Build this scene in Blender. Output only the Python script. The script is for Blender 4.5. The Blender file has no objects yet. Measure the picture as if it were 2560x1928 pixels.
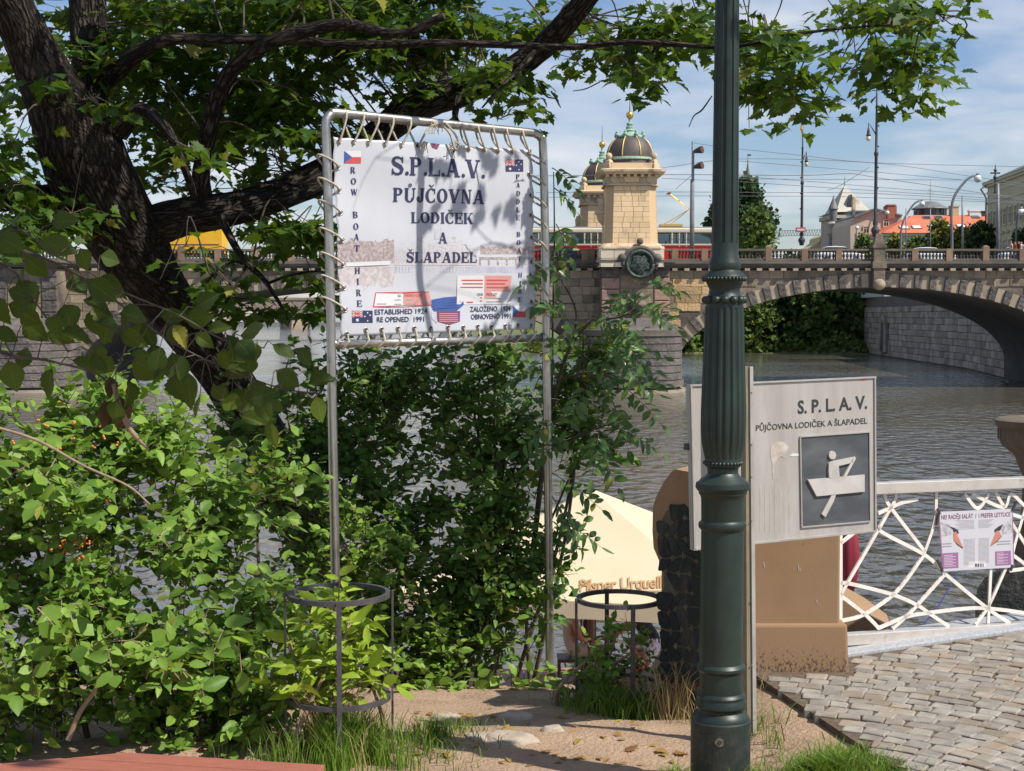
import bpy, bmesh, math, random
import numpy as np
from mathutils import Vector, Matrix, noise as mnoise

# ------------------------------------------------------------------ camera
F, CX, CY, HOR, EYE = 3600.0, 1280.0, 964.0, 790.0, 1.8
PITCH = math.atan((CY - HOR) / F)
scene = bpy.context.scene
col = scene.collection
cam_d = bpy.data.cameras.new('camera')
cam_d.sensor_width = 36.0
cam_d.lens = 36.0 * F / 2560.0
cam_d.clip_start, cam_d.clip_end = 0.1, 5000.0
cam = bpy.data.objects.new('camera', cam_d)
col.objects.link(cam)
cam.location = (0, 0, EYE)
cam.rotation_euler = (math.pi / 2 - PITCH, 0, 0)
scene.camera = cam

# ------------------------------------------------------------------ light
SUN_AZ, SUN_EL = math.radians(61), math.radians(50)      # azimuth: from straight behind the camera towards the right
S_DIR = Vector((math.sin(SUN_AZ) * math.cos(SUN_EL), -math.cos(SUN_AZ) * math.cos(SUN_EL), math.sin(SUN_EL)))
sun_d = bpy.data.lights.new('sun', 'SUN')
sun_d.energy = 5.0
sun_d.angle = math.radians(0.53)
sun_d.color = (1.0, 0.93, 0.82)
sun = bpy.data.objects.new('sun', sun_d)
col.objects.link(sun)
sun.rotation_euler = S_DIR.to_track_quat('Z', 'Y').to_euler()

world = bpy.data.worlds.new('World')
scene.world = world
world.use_nodes = True
wn, wl = world.node_tree.nodes, world.node_tree.links
wn.clear()
wo = wn.new('ShaderNodeOutputWorld')
wbg = wn.new('ShaderNodeBackground')
wbg.inputs['Strength'].default_value = 0.088
sky = wn.new('ShaderNodeTexSky')
sky.sky_type = 'NISHITA'
sky.sun_disc = False
sky.sun_elevation = SUN_EL
sky.sun_rotation = math.atan2(S_DIR.x, S_DIR.y)
sky.air_density, sky.dust_density, sky.ozone_density = 1.3, 0.3, 3.0
tc = wn.new('ShaderNodeTexCoord')
sep = wn.new('ShaderNodeSeparateXYZ')
wl.new(tc.outputs['Generated'], sep.inputs[0])
addz = wn.new('ShaderNodeMath'); addz.operation = 'ADD'; addz.inputs[1].default_value = 0.13
absz = wn.new('ShaderNodeMath'); absz.operation = 'ABSOLUTE'
wl.new(sep.outputs['Z'], absz.inputs[0]); wl.new(absz.outputs[0], addz.inputs[0])
dvx = wn.new('ShaderNodeMath'); dvx.operation = 'DIVIDE'
dvy = wn.new('ShaderNodeMath'); dvy.operation = 'DIVIDE'
wl.new(sep.outputs['X'], dvx.inputs[0]); wl.new(addz.outputs[0], dvx.inputs[1])
wl.new(sep.outputs['Y'], dvy.inputs[0]); wl.new(addz.outputs[0], dvy.inputs[1])
comb = wn.new('ShaderNodeCombineXYZ')
wl.new(dvx.outputs[0], comb.inputs['X']); wl.new(dvy.outputs[0], comb.inputs['Y'])
cn = wn.new('ShaderNodeTexNoise')
cn.inputs['Scale'].default_value = 1.9; cn.inputs['Detail'].default_value = 9.0
cn.inputs['Roughness'].default_value = 0.50; cn.inputs['Distortion'].default_value = 0.25
wl.new(comb.outputs[0], cn.inputs['Vector'])
cr = wn.new('ShaderNodeValToRGB')
cr.color_ramp.elements[0].position = 0.40; cr.color_ramp.elements[0].color = (0, 0, 0, 1)
cr.color_ramp.elements[1].position = 0.72; cr.color_ramp.elements[1].color = (0.9, 0.9, 0.9, 1)
wl.new(cn.outputs['Fac'], cr.inputs[0])
skym = wn.new('ShaderNodeMix'); skym.data_type = 'RGBA'; skym.blend_type = 'MULTIPLY'
skym.inputs[0].default_value = 1.0
wl.new(sky.outputs[0], skym.inputs[6]); skym.inputs[7].default_value = (0.84, 0.90, 1.10, 1)
cmix = wn.new('ShaderNodeMix'); cmix.data_type = 'RGBA'
wl.new(cr.outputs[0], cmix.inputs[0]); wl.new(skym.outputs[2], cmix.inputs[6])
cmix.inputs[7].default_value = (7.6, 7.8, 8.3, 1)
wl.new(cmix.outputs[2], wbg.inputs[0]); wl.new(wbg.outputs[0], wo.inputs[0])

scene.view_settings.view_transform = 'Standard'
scene.view_settings.look = 'None'
scene.view_settings.gamma = 1.0
scene.view_settings.exposure = 0.30
scene.render.engine = 'CYCLES'
scene.cycles.max_bounces = 6
scene.cycles.transparent_max_bounces = 6
scene.cycles.use_denoising = True

# ------------------------------------------------------------------ geometry helpers
_cp, _sp = math.cos(PITCH), math.sin(PITCH)
def ray(px, py):
    x, u = (px - CX) / F, (CY - py) / F
    return Vector((x, u * _sp + _cp, u * _cp - _sp))
def P(px, py, Y):                       # the point at distance Y that the photograph shows at this pixel
    d = ray(px, py)
    return Vector((0, 0, EYE)) + d * (Y / d.y)
class Wall:                             # an upright plane through two ground points
    def __init__(s, pa, ya, pb, yb):
        s.a = Vector(((pa - CX) / F * ya, ya)); s.b = Vector(((pb - CX) / F * yb, yb))
        t = (s.b - s.a).normalized()
        s.t = Vector((t.x, t.y, 0)); s.n = Vector((t.y, -t.x, 0))
        if s.n.y > 0: s.n = -s.n
    def __call__(s, px, py, h=0.0):
        d = ray(px, py)
        k = (Vector((s.a.x, s.a.y, 0)) - Vector((0, 0, 0))).dot(s.n) / d.dot(s.n)
        return Vector((0, 0, EYE)) + d * k + s.n * h

class MB:
    def __init__(s): s.v, s.f, s.m, s.uv = [], [], [], None
    def add(s, vs, fs, mi=0):
        o = len(s.v); s.v += [tuple(v) for v in vs]
        s.f += [tuple(i + o for i in f) for f in fs]; s.m += [mi] * len(fs)
        return s
    def quad(s, a, b, c, d, mi=0): return s.add([a, b, c, d], [(0, 1, 2, 3)], mi)
    def box(s, x0, x1, y0, y1, z0, z1, mi=0):
        return s.add([(x0,y0,z0),(x1,y0,z0),(x1,y1,z0),(x0,y1,z0),(x0,y0,z1),(x1,y0,z1),(x1,y1,z1),(x0,y1,z1)],
                     [(0,3,2,1),(4,5,6,7),(0,1,5,4),(1,2,6,5),(2,3,7,6),(3,0,4,7)], mi)
    def hexa(s, lo, hi, mi=0):          # two rings of n points, bottom and top
        n = len(lo)
        fs = [tuple(range(n - 1, -1, -1)), tuple(range(n, 2 * n))] + [(i, (i + 1) % n, n + (i + 1) % n, n + i) for i in range(n)]
        return s.add(list(lo) + list(hi), fs, mi)
    def beam(s, a, b, w, h, up=(0, 0, 1), mi=0):
        a, b = Vector(a), Vector(b); t = (b - a).normalized(); u = Vector(up)
        x = t.cross(u)
        if x.length < 1e-6: x = t.cross(Vector((0, 1, 0)))
        x.normalize(); u = x.cross(t); x *= w / 2; u *= h / 2
        return s.hexa([a - x - u, a + x - u, a + x + u, a - x + u], [b - x - u, b + x - u, b + x + u, b - x + u], mi)
    def tube(s, pts, rad, n=8, mi=0, cap=True):
        pts = [Vector(p) for p in pts]; k = len(pts)
        rad = rad if hasattr(rad, '__len__') else [rad] * k
        prev = None; vs = []
        for i, p in enumerate(pts):
            t = (pts[min(i + 1, k - 1)] - pts[max(i - 1, 0)])
            if t.length < 1e-9: t = Vector((0, 0, 1))
            t.normalize()
            if prev is None:
                x = t.cross(Vector((0, 0, 1)))
                if x.length < 1e-3: x = t.cross(Vector((0, 1, 0)))
            else: x = prev - t * prev.dot(t)
            x.normalize(); prev = x; y = t.cross(x)
            for j in range(n):
                a = 2 * math.pi * j / n
                vs.append(p + (x * math.cos(a) + y * math.sin(a)) * rad[i])
        fs = [(i*n+j, i*n+(j+1)%n, (i+1)*n+(j+1)%n, (i+1)*n+j) for i in range(k - 1) for j in range(n)]
        if cap: fs += [tuple(range(n - 1, -1, -1)), tuple((k - 1) * n + j for j in range(n))]
        return s.add(vs, fs, mi)
    def lathe(s, c, prof, n=24, mi=0, flute=None):   # prof: (r, z); flute(j, r, z) -> r
        vs = []
        for (r, z) in prof:
            for j in range(n):
                a = 2 * math.pi * j / n
                rr = flute(a, r, z) if flute else r
                vs.append((c[0] + rr * math.cos(a), c[1] + rr * math.sin(a), c[2] + z))
        k = len(prof)
        fs = [(i*n+j, i*n+(j+1)%n, (i+1)*n+(j+1)%n, (i+1)*n+j) for i in range(k - 1) for j in range(n)]
        fs += [tuple(range(n - 1, -1, -1)), tuple((k - 1) * n + j for j in range(n))]
        return s.add(vs, fs, mi)
    def ball(s, c, r, n=12, mi=0, sz=1.0):
        m = n // 2
        return s.lathe(c, [(max(r * math.sin(math.pi * i / m), r * 0.02), -r * sz * math.cos(math.pi * i / m)) for i in range(m + 1)], n, mi)
    def poly(s, pts, nvec, th, mi=0):   # a flat outline given thickness along -nvec
        nv = Vector(nvec) * th
        return s.hexa([Vector(p) - nv for p in pts], [Vector(p) for p in pts], mi)
    def mesh(s, name, mats, smooth=False):
        me = bpy.data.meshes.new(name)
        me.from_pydata(s.v, [], s.f)
        for m in (mats if isinstance(mats, (list, tuple)) else [mats]): me.materials.append(m)
        if any(s.m): me.polygons.foreach_set('material_index', s.m)
        if smooth: me.polygons.foreach_set('use_smooth', [True] * len(s.f))
        me.update()
        return me
    def build(s, name, mats, parent=None, smooth=False, bevel=0, angle=None):
        o = bpy.data.objects.new(name, s.mesh(name, mats, smooth or angle is not None))
        link(o, parent)
        if angle is not None: sharp(o.data, angle)
        if bevel:
            b = o.modifiers.new('bevel', 'BEVEL'); b.width = bevel; b.segments = 2; b.limit_method = 'ANGLE'
        return o
def sharp(me, deg):
    bm = bmesh.new(); bm.from_mesh(me)
    bmesh.ops.recalc_face_normals(bm, faces=bm.faces)
    lim = math.radians(deg)
    for e in bm.edges:
        e.smooth = not (len(e.link_faces) == 2 and e.calc_face_angle(0) > lim)
    bm.to_mesh(me); bm.free()
def link(o, parent=None):
    col.objects.link(o)
    if parent is not None:
        o.parent = parent
        o.matrix_parent_inverse = Matrix.Translation(-Vector(parent.get('_w', (0, 0, 0))))
    return o
def tag(o, label=None, cat=None, group=None, kind=None):
    if label: o['label'] = label
    if cat: o['category'] = cat
    if group: o['group'] = group
    if kind: o['kind'] = kind
    return o
def thing(name, label, cat, loc=(0, 0, 0), group=None):
    o = bpy.data.objects.new(name, None)
    o.empty_display_size = 0.1
    o.location = loc; o['_w'] = tuple(loc)
    col.objects.link(o)
    return tag(o, label, cat, group)
def inst(name, me, parent, loc, rot=None, scale=None):
    o = bpy.data.objects.new(name, me)
    o.location = loc
    if rot is not None: o.rotation_euler = rot
    if scale is not None: o.scale = scale
    return link(o, parent)
def spline(pts, n=6):                   # Catmull-Rom through tuples of any length
    p = [np.array(q, float) for q in pts]; p = [2*p[0]-p[1]] + p + [2*p[-1]-p[-2]]
    out = []
    for i in range(1, len(p) - 2):
        for k in range(n):
            t = k / n
            out.append(0.5*((2*p[i]) + (p[i+1]-p[i-1])*t + (2*p[i-1]-5*p[i]+4*p[i+1]-p[i+2])*t*t + (-p[i-1]+3*p[i]-3*p[i+1]+p[i+2])*t**3))
    out.append(p[-2])
    return out

# ------------------------------------------------------------------ materials
MATS = {}
def mat(name, c, c2=None, rough=0.7, scale=4.0, detail=6.0, lo=0.35, hi=0.65, bump=0.0, bscale=20.0, bdist=0.02, metal=0.0,
        rnd=0.0, stretch=None, bstretch=None, spec=0.5, c3=None, s3=1.0, lo3=0.55, hi3=0.7, bdetail=8.0, coord='pos', emit=None):
    m = bpy.data.materials.new(name); m.use_nodes = True
    nt = m.node_tree; N, L = nt.nodes, nt.links
    b = N['Principled BSDF']
    b.inputs['Roughness'].default_value = rough; b.inputs['Metallic'].default_value = metal
    b.inputs['Specular IOR Level'].default_value = spec
    g = N.new('ShaderNodeNewGeometry') if coord == 'pos' else N.new('ShaderNodeTexCoord')
    src = g.outputs['Position'] if coord == 'pos' else g.outputs['UV' if coord == 'uv' else 'Object']
    def tex(sc, det, st):
        n = N.new('ShaderNodeTexNoise'); n.inputs['Scale'].default_value = sc; n.inputs['Detail'].default_value = det
        n.inputs['Roughness'].default_value = 0.6
        if st:
            mp = N.new('ShaderNodeMapping'); mp.inputs['Scale'].default_value = st
            L.new(src, mp.inputs['Vector']); L.new(mp.outputs[0], n.inputs['Vector'])
        else: L.new(src, n.inputs['Vector'])
        return n
    def ramp(n, lo, hi):
        r = N.new('ShaderNodeMapRange'); r.inputs['From Min'].default_value = lo; r.inputs['From Max'].default_value = hi
        L.new(n.outputs['Fac'], r.inputs['Value']); return r.outputs[0]
    def rgba(c): return (c[0], c[1], c[2], 1)
    out = None
    if c2 is not None:
        mx = N.new('ShaderNodeMix'); mx.data_type = 'RGBA'
        mx.inputs[6].default_value = rgba(c); mx.inputs[7].default_value = rgba(c2)
        L.new(ramp(tex(scale, detail, stretch), lo, hi), mx.inputs[0]); out = mx.outputs[2]
    if c3 is not None:
        mx = N.new('ShaderNodeMix'); mx.data_type = 'RGBA'
        if out is None: mx.inputs[6].default_value = rgba(c)
        else: L.new(out, mx.inputs[6])
        mx.inputs[7].default_value = rgba(c3)
        L.new(ramp(tex(s3, 8.0, None), lo3, hi3), mx.inputs[0]); out = mx.outputs[2]
    if rnd:
        oi = N.new('ShaderNodeObjectInfo'); mr = N.new('ShaderNodeMapRange')
        mr.inputs['To Min'].default_value = 1 - rnd; mr.inputs['To Max'].default_value = 1 + rnd
        L.new(oi.outputs['Random'], mr.inputs['Value'])
        hs = N.new('ShaderNodeHueSaturation')
        if out is None: hs.inputs['Color'].default_value = rgba(c)
        else: L.new(out, hs.inputs['Color'])
        L.new(mr.outputs[0], hs.inputs['Value']); out = hs.outputs[0]
    if out is None: b.inputs['Base Color'].default_value = rgba(c)
    else: L.new(out, b.inputs['Base Color'])
    if bump:
        bn = N.new('ShaderNodeBump'); bn.inputs['Strength'].default_value = bump; bn.inputs['Distance'].default_value = bdist
        L.new(tex(bscale, bdetail, bstretch).outputs['Fac'], bn.inputs['Height']); L.new(bn.outputs[0], b.inputs['Normal'])
    if emit: b.inputs['Emission Color'].default_value = rgba(emit); b.inputs['Emission Strength'].default_value = 1.0
    MATS[name] = m
    return m
def leafmat(name, c, c2, trans, tw=0.35, rough=0.45, veins=False):
    m = bpy.data.materials.new(name); m.use_nodes = True
    N, L = m.node_tree.nodes, m.node_tree.links
    b = N['Principled BSDF']; b.inputs['Roughness'].default_value = rough; b.inputs['Specular IOR Level'].default_value = 0.22
    at = N.new('ShaderNodeAttribute'); at.attribute_name = 'rnd'
    oi = N.new('ShaderNodeObjectInfo')
    ad = N.new('ShaderNodeMath'); ad.operation = 'ADD'; L.new(at.outputs['Fac'], ad.inputs[0]); L.new(oi.outputs['Random'], ad.inputs[1])
    fr = N.new('ShaderNodeMath'); fr.operation = 'FRACT'; L.new(ad.outputs[0], fr.inputs[0])
    mx = N.new('ShaderNodeMix'); mx.data_type = 'RGBA'; L.new(fr.outputs[0], mx.inputs[0])
    mx.inputs[6].default_value = (*c, 1); mx.inputs[7].default_value = (*c2, 1)
    gt = N.new('ShaderNodeMath'); gt.operation = 'GREATER_THAN'; gt.inputs[1].default_value = .965; L.new(fr.outputs[0], gt.inputs[0])
    gf = N.new('ShaderNodeMath'); gf.operation = 'MULTIPLY'; gf.inputs[1].default_value = .7; L.new(gt.outputs[0], gf.inputs[0])
    old = N.new('ShaderNodeMix'); old.data_type = 'RGBA'; L.new(gf.outputs[0], old.inputs[0]); L.new(mx.outputs[2], old.inputs[6]); old.inputs[7].default_value = (.30, .26, .05, 1)
    colr = old.outputs[2]
    g = N.new('ShaderNodeNewGeometry'); nz = N.new('ShaderNodeTexNoise'); nz.inputs['Scale'].default_value = 14
    L.new(g.outputs['Position'], nz.inputs['Vector'])
    hs = N.new('ShaderNodeHueSaturation'); L.new(colr, hs.inputs['Color'])
    mr = N.new('ShaderNodeMapRange'); mr.inputs['To Min'].default_value = 0.7; mr.inputs['To Max'].default_value = 1.3
    L.new(nz.outputs['Fac'], mr.inputs['Value']); L.new(mr.outputs[0], hs.inputs['Value'])
    L.new(hs.outputs[0], b.inputs['Base Color'])
    t = N.new('ShaderNodeBsdfTranslucent')
    tm = N.new('ShaderNodeMix'); tm.data_type = 'RGBA'; tm.inputs[0].default_value = 0.5
    L.new(hs.outputs[0], tm.inputs[6]); tm.inputs[7].default_value = (*trans, 1); L.new(tm.outputs[2], t.inputs[0])
    sh = N.new('ShaderNodeMixShader'); sh.inputs[0].default_value = tw
    L.new(b.outputs[0], sh.inputs[1]); L.new(t.outputs[0], sh.inputs[2])
    L.new(sh.outputs[0], N['Material Output'].inputs['Surface'])
    MATS[name] = m
    return m
M = MATS
bk = bpy.data.materials.new('bark'); bk.use_nodes = True; M['bark'] = bk
N, L = bk.node_tree.nodes, bk.node_tree.links
b = N['Principled BSDF']; b.inputs['Roughness'].default_value = .92; b.inputs['Specular IOR Level'].default_value = .2
uvn = N.new('ShaderNodeTexCoord'); mp = N.new('ShaderNodeMapping'); mp.inputs['Scale'].default_value = (1, .26, 1); L.new(uvn.outputs['UV'], mp.inputs[0])
dn = N.new('ShaderNodeTexNoise'); dn.inputs['Scale'].default_value = 9; dn.inputs['Detail'].default_value = 4; L.new(mp.outputs[0], dn.inputs['Vector'])
mxv = N.new('ShaderNodeMix'); mxv.data_type = 'RGBA'; mxv.blend_type = 'LINEAR_LIGHT'; mxv.inputs[0].default_value = .075; L.new(mp.outputs[0], mxv.inputs[6]); L.new(dn.outputs['Color'], mxv.inputs[7])
vo = N.new('ShaderNodeTexVoronoi'); vo.feature = 'DISTANCE_TO_EDGE'; vo.inputs['Scale'].default_value = 34; L.new(mxv.outputs[2], vo.inputs['Vector'])
mr = N.new('ShaderNodeMapRange'); mr.inputs['From Max'].default_value = .32; L.new(vo.outputs['Distance'], mr.inputs['Value'])
fn = N.new('ShaderNodeTexNoise'); fn.inputs['Scale'].default_value = 120; fn.inputs['Detail'].default_value = 6; L.new(mp.outputs[0], fn.inputs['Vector'])
hm = N.new('ShaderNodeMath'); hm.operation = 'MULTIPLY_ADD'; hm.inputs[1].default_value = .35; L.new(fn.outputs['Fac'], hm.inputs[0]); L.new(mr.outputs[0], hm.inputs[2])
cr2 = N.new('ShaderNodeValToRGB'); e = cr2.color_ramp.elements
e[0].position = .08; e[0].color = (.006, .005, .0045, 1); e[1].position = 1.0; e[1].color = (.064, .051, .042, 1); e3 = e.new(.5); e3.color = (.024, .019, .016, 1)
L.new(hm.outputs[0], cr2.inputs[0])
gp = N.new('ShaderNodeNewGeometry'); ln = N.new('ShaderNodeTexNoise'); ln.inputs['Scale'].default_value = 5; ln.inputs['Detail'].default_value = 7; L.new(gp.outputs['Position'], ln.inputs['Vector'])
lr = N.new('ShaderNodeMapRange'); lr.inputs['From Min'].default_value = .56; lr.inputs['From Max'].default_value = .78; L.new(ln.outputs['Fac'], lr.inputs['Value'])
lx_ = N.new('ShaderNodeMix'); lx_.data_type = 'RGBA'; lx_.blend_type = 'ADD'; L.new(lr.outputs[0], lx_.inputs[0]); L.new(cr2.outputs[0], lx_.inputs[6]); lx_.inputs[7].default_value = (.035, .036, .025, 1)
L.new(lx_.outputs[2], b.inputs['Base Color'])
bn = N.new('ShaderNodeBump'); bn.inputs['Distance'].default_value = .022; bn.inputs['Strength'].default_value = 1; L.new(hm.outputs[0], bn.inputs['Height']); L.new(bn.outputs[0], b.inputs['Normal'])
mat('twig', (0.05, 0.04, 0.03), (0.11, 0.085, 0.06), 0.9, 30)
mat('pale_twig', (0.22, 0.15, 0.10), (0.30, 0.22, 0.15), 0.9, 30)
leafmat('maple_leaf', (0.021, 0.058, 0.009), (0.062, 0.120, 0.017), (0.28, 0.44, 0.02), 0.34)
leafmat('shrub_leaf', (0.085, 0.180, 0.026), (0.225, 0.355, 0.060), (0.38, 0.52, 0.05), 0.28)
leafmat('dark_leaf', (0.050, 0.122, 0.024), (0.150, 0.265, 0.052), (0.28, 0.42, 0.05), 0.26)
leafmat('ash_leaf', (0.060, 0.130, 0.040), (0.120, 0.200, 0.060), (0.26, 0.40, 0.06), 0.28, 0.3)
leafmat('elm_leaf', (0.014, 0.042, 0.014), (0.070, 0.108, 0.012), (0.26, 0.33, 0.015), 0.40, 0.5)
mm = M['elm_leaf']; N, L = mm.node_tree.nodes, mm.node_tree.links
tco = N.new('ShaderNodeTexCoord'); sx = N.new('ShaderNodeSeparateXYZ'); L.new(tco.outputs['Object'], sx.inputs[0])
def mth(op, a, b2=None, c2=None):
    q = N.new('ShaderNodeMath'); q.operation = op
    for i, w in enumerate((a, b2, c2)):
        if w is None: continue
        if isinstance(w, (int, float)): q.inputs[i].default_value = w
        else: L.new(w, q.inputs[i])
    return q.outputs[0]
ax = mth('ABSOLUTE', sx.outputs['X'])
v1 = mth('LESS_THAN', mth('ABSOLUTE', mth('SUBTRACT', mth('FRACT', mth('MULTIPLY', mth('MULTIPLY_ADD', ax, -.75, sx.outputs['Y']), 11)), .5)), .06)
vein = mth('MAXIMUM', v1, mth('LESS_THAN', ax, .014))
hs = [n for n in N if n.type == 'HUE_SAT'][0]
vm = N.new('ShaderNodeMix'); vm.data_type = 'RGBA'; L.new(mth('MULTIPLY', vein, .28), vm.inputs[0]); L.new(hs.outputs[0], vm.inputs[6]); vm.inputs[7].default_value = (.20, .23, .07, 1)
for lk in [k for k in L if k.from_socket == hs.outputs[0] and k.to_node != vm]:
    to = lk.to_socket; L.remove(lk); L.new(vm.outputs[2], to)
leafmat('lime_leaf', (0.22, 0.34, 0.028), (0.34, 0.45, 0.055), (0.42, 0.52, 0.05), 0.30, 0.35)
leafmat('grass_blade', (0.085, 0.17, 0.02), (0.17, 0.27, 0.04), (0.3, 0.45, 0.05), 0.3)
leafmat('dry_grass', (0.30, 0.23, 0.10), (0.42, 0.34, 0.17), (0.45, 0.36, 0.15), 0.25)
leafmat('dead_leaf', (0.07, 0.042, 0.022), (0.13, 0.08, 0.04), (0.2, 0.12, 0.04), 0.15)
leafmat('dry_leaf', (0.22, 0.11, 0.045), (0.38, 0.24, 0.08), (0.4, 0.25, 0.05), 0.2)
leafmat('fallen_leaf', (0.34, 0.30, 0.05), (0.33, 0.16, 0.06), (0.45, 0.4, 0.05), 0.2)
leafmat('far_green', (0.060, 0.115, 0.026), (0.155, 0.205, 0.050), (0.15, 0.22, 0.04), 0.2, 0.7)
leafmat('far_dark', (0.026, 0.058, 0.024), (0.062, 0.105, 0.036), (0.08, 0.14, 0.03), 0.15, 0.7)
leafmat('far_lime', (0.10, 0.13, 0.025), (0.22, 0.22, 0.045), (0.3, 0.3, 0.05), 0.2, 0.7)
mat('berry', (0.55, 0.10, 0.02), (0.6, 0.22, 0.03), 0.35, 30)
mat('dirt', (0.34, 0.228, 0.148), (0.46, 0.325, 0.220), 0.95, 5.0, 12, 0.3, 0.7, 0.9, 45, 0.03, c3=(0.17, 0.118, 0.078), s3=2.6, lo3=0.57, hi3=0.76)
mat('stone_path', (0.30, 0.25, 0.20), (0.42, 0.35, 0.28), 0.9, 8, bump=0.4, bscale=30)
mat('cobble', (0.185, 0.168, 0.145), (0.31, 0.285, 0.245), 0.85, 14, 8, 0.3, 0.7, 0.6, 120, 0.006, rnd=0.20, c3=(0.25, 0.185, 0.125), s3=5, lo3=0.5, hi3=0.68)
mat('joint_sand', (0.07, 0.05, 0.033), (0.15, 0.11, 0.075), 0.95, 20, bump=0.5, bscale=80, bdist=0.01)
mat('granite_kerb', (0.25, 0.27, 0.30), (0.40, 0.41, 0.43), 0.8, 60, 4, bump=0.2, bscale=90, bdist=0.004)
mat('ochre', (0.26, 0.160, 0.086), (0.31, 0.195, 0.110), 0.85, 3, 8, 0.3, 0.7, 0.15, 60, 0.004, c3=(0.16, 0.10, 0.055), s3=16, lo3=0.66, hi3=0.74)
od = mat('ochre_dirty', (0.265, 0.165, 0.090), (0.075, 0.052, 0.036), 0.9, 100, 8, 0.0, 1.0, 0.2, 60, 0.004, stretch=(1, 1, .6))
N, L = od.node_tree.nodes, od.node_tree.links                       # mud splashes, thickest at the foot
mrn = [n for n in N if n.type == 'MAP_RANGE'][0]; gm = [n for n in N if n.type == 'NEW_GEOMETRY'][0]
sz_ = N.new('ShaderNodeSeparateXYZ'); L.new(gm.outputs['Position'], sz_.inputs[0])
q1 = N.new('ShaderNodeMapRange'); q1.inputs['From Min'].default_value = -.02; q1.inputs['From Max'].default_value = .24; q1.inputs['To Min'].default_value = .44; q1.inputs['To Max'].default_value = .74; L.new(sz_.outputs['Z'], q1.inputs['Value'])
q2 = N.new('ShaderNodeMath'); q2.operation = 'ADD'; q2.inputs[1].default_value = .07; L.new(q1.outputs[0], q2.inputs[0])
L.new(q1.outputs[0], mrn.inputs['From Min']); L.new(q2.outputs[0], mrn.inputs['From Max'])
mat('dark_rock', (0.020, 0.024, 0.023), (0.075, 0.072, 0.06), 0.85, 7, 10, 0.5, 0.66, 0.8, 16, 0.05, stretch=(1, 1, 0.35))
mat('print_paper', (0.49, 0.485, 0.53), rough=.6)
mat('print_haze', (0.46, 0.44, 0.465), (0.52, 0.51, 0.55), 0.6, 30)
mat('mortar', (0.085, 0.078, 0.055), (0.13, 0.115, 0.085), 0.95, 20)
mat('lamp_green', (0.0085, 0.0185, 0.0145), (0.0165, 0.0335, 0.0265), 0.45, 6, 8, 0.35, 0.65, 0.12, 120, 0.002, c3=(0.09, 0.115, 0.10), s3=70, lo3=0.68, hi3=0.82, spec=0.5)
mat('lamp_base', (0.014, 0.022, 0.019), (0.045, 0.047, 0.040), 0.55, 25, 8, 0.45, 0.8, 0.15, 160, 0.002, c3=(0.22, 0.20, 0.16), s3=110, lo3=0.62, hi3=0.78)
mat('lock', (0.25, 0.22, 0.18), (0.06, 0.05, 0.045), 0.5, 60, metal=0.7)
mat('steel', (0.40, 0.38, 0.36), (0.56, 0.54, 0.51), 0.34, 14, 6, bump=0.06, bscale=60, bdist=0.002, metal=0.95, stretch=(1, 1, 0.3), c3=(0.19, 0.15, 0.12), s3=16, lo3=0.56, hi3=0.80)
mat('rail_steel', (0.60, 0.55, 0.50), (0.70, 0.65, 0.60), 0.36, 8, 6, bump=0.05, bscale=90, bdist=0.001, metal=0.55, c3=(0.32, 0.26, 0.22), s3=12, lo3=0.60, hi3=0.75)
mat('lattice', (0.76, 0.72, 0.67), (0.60, 0.54, 0.48), 0.42, 18, 8, 0.45, 0.75, metal=0.1)
mat('rope', (0.52, 0.47, 0.39), (0.33, 0.29, 0.23), 0.9, 90)
mat('banner', (0.485, 0.505, 0.56), (0.42, 0.435, 0.49), 0.6, 2.5, 8, 0.4, 0.8, 0.12, 12, 0.006, stretch=(1, 1, 0.25))
mat('print_navy', (0.022, 0.026, 0.085), rough=0.6)
mat('print_red', (0.50, 0.07, 0.07), rough=0.6)
mat('print_pink', (0.55, 0.26, 0.25), rough=0.6)
mat('print_blue', (0.035, 0.085, 0.30), rough=0.6)
mat('print_white', (0.60, 0.60, 0.63), rough=0.6)
mat('print_sepia', (0.40, 0.35, 0.36), (0.52, 0.50, 0.53), 0.6, 40, 8, 0.4, 0.62)
mat('print_sepia_dark', (0.26, 0.205, 0.21), (0.46, 0.41, 0.42), 0.6, 60, 8, 0.40, 0.66)
mat('print_water', (0.36, 0.36, 0.45), (0.47, 0.475, 0.56), 0.6, 18, 8, 0.4, 0.7, stretch=(1, 1, 0.5))
mat('print_grey', (0.28, 0.28, 0.30), rough=0.6)
mat('print_black', (0.03, 0.03, 0.032), rough=0.55)
mat('print_purple', (0.28, 0.12, 0.27), rough=0.6)
mat('print_plum', (0.16, 0.045, 0.10), rough=0.6)
mat('print_beak', (0.46, 0.19, 0.13), rough=0.6)
mat('print_swan', (0.46, 0.45, 0.48), (0.20, 0.19, 0.21), 0.6, 40, 6, 0.45, 0.7)
mat('sign_panel', (0.43, 0.41, 0.385), (0.335, 0.312, 0.288), 0.45, 5, 10, 0.35, 0.7, 0.08, 12, 0.004, stretch=(2.5, 2.5, 0.4), c3=(0.34, 0.28, 0.22), s3=9, lo3=0.64, hi3=0.78, metal=0.1)
mat('sign_frame', (0.36, 0.345, 0.325), (0.46, 0.44, 0.41), 0.4, 10, metal=0.3)
mat('sign_dark', (0.055, 0.062, 0.072), (0.115, 0.122, 0.132), 0.5, 4, 10, 0.4, 0.75, 0.1, 30, 0.002, stretch=(1, 1, 2.5))
mat('sign_relief', (0.50, 0.48, 0.45), (0.38, 0.36, 0.34), 0.5, 8, 10, 0.4, 0.75)
mat('sign_patch', (0.37, 0.31, 0.26), (0.52, 0.48, 0.43), 0.7, 20)
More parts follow.
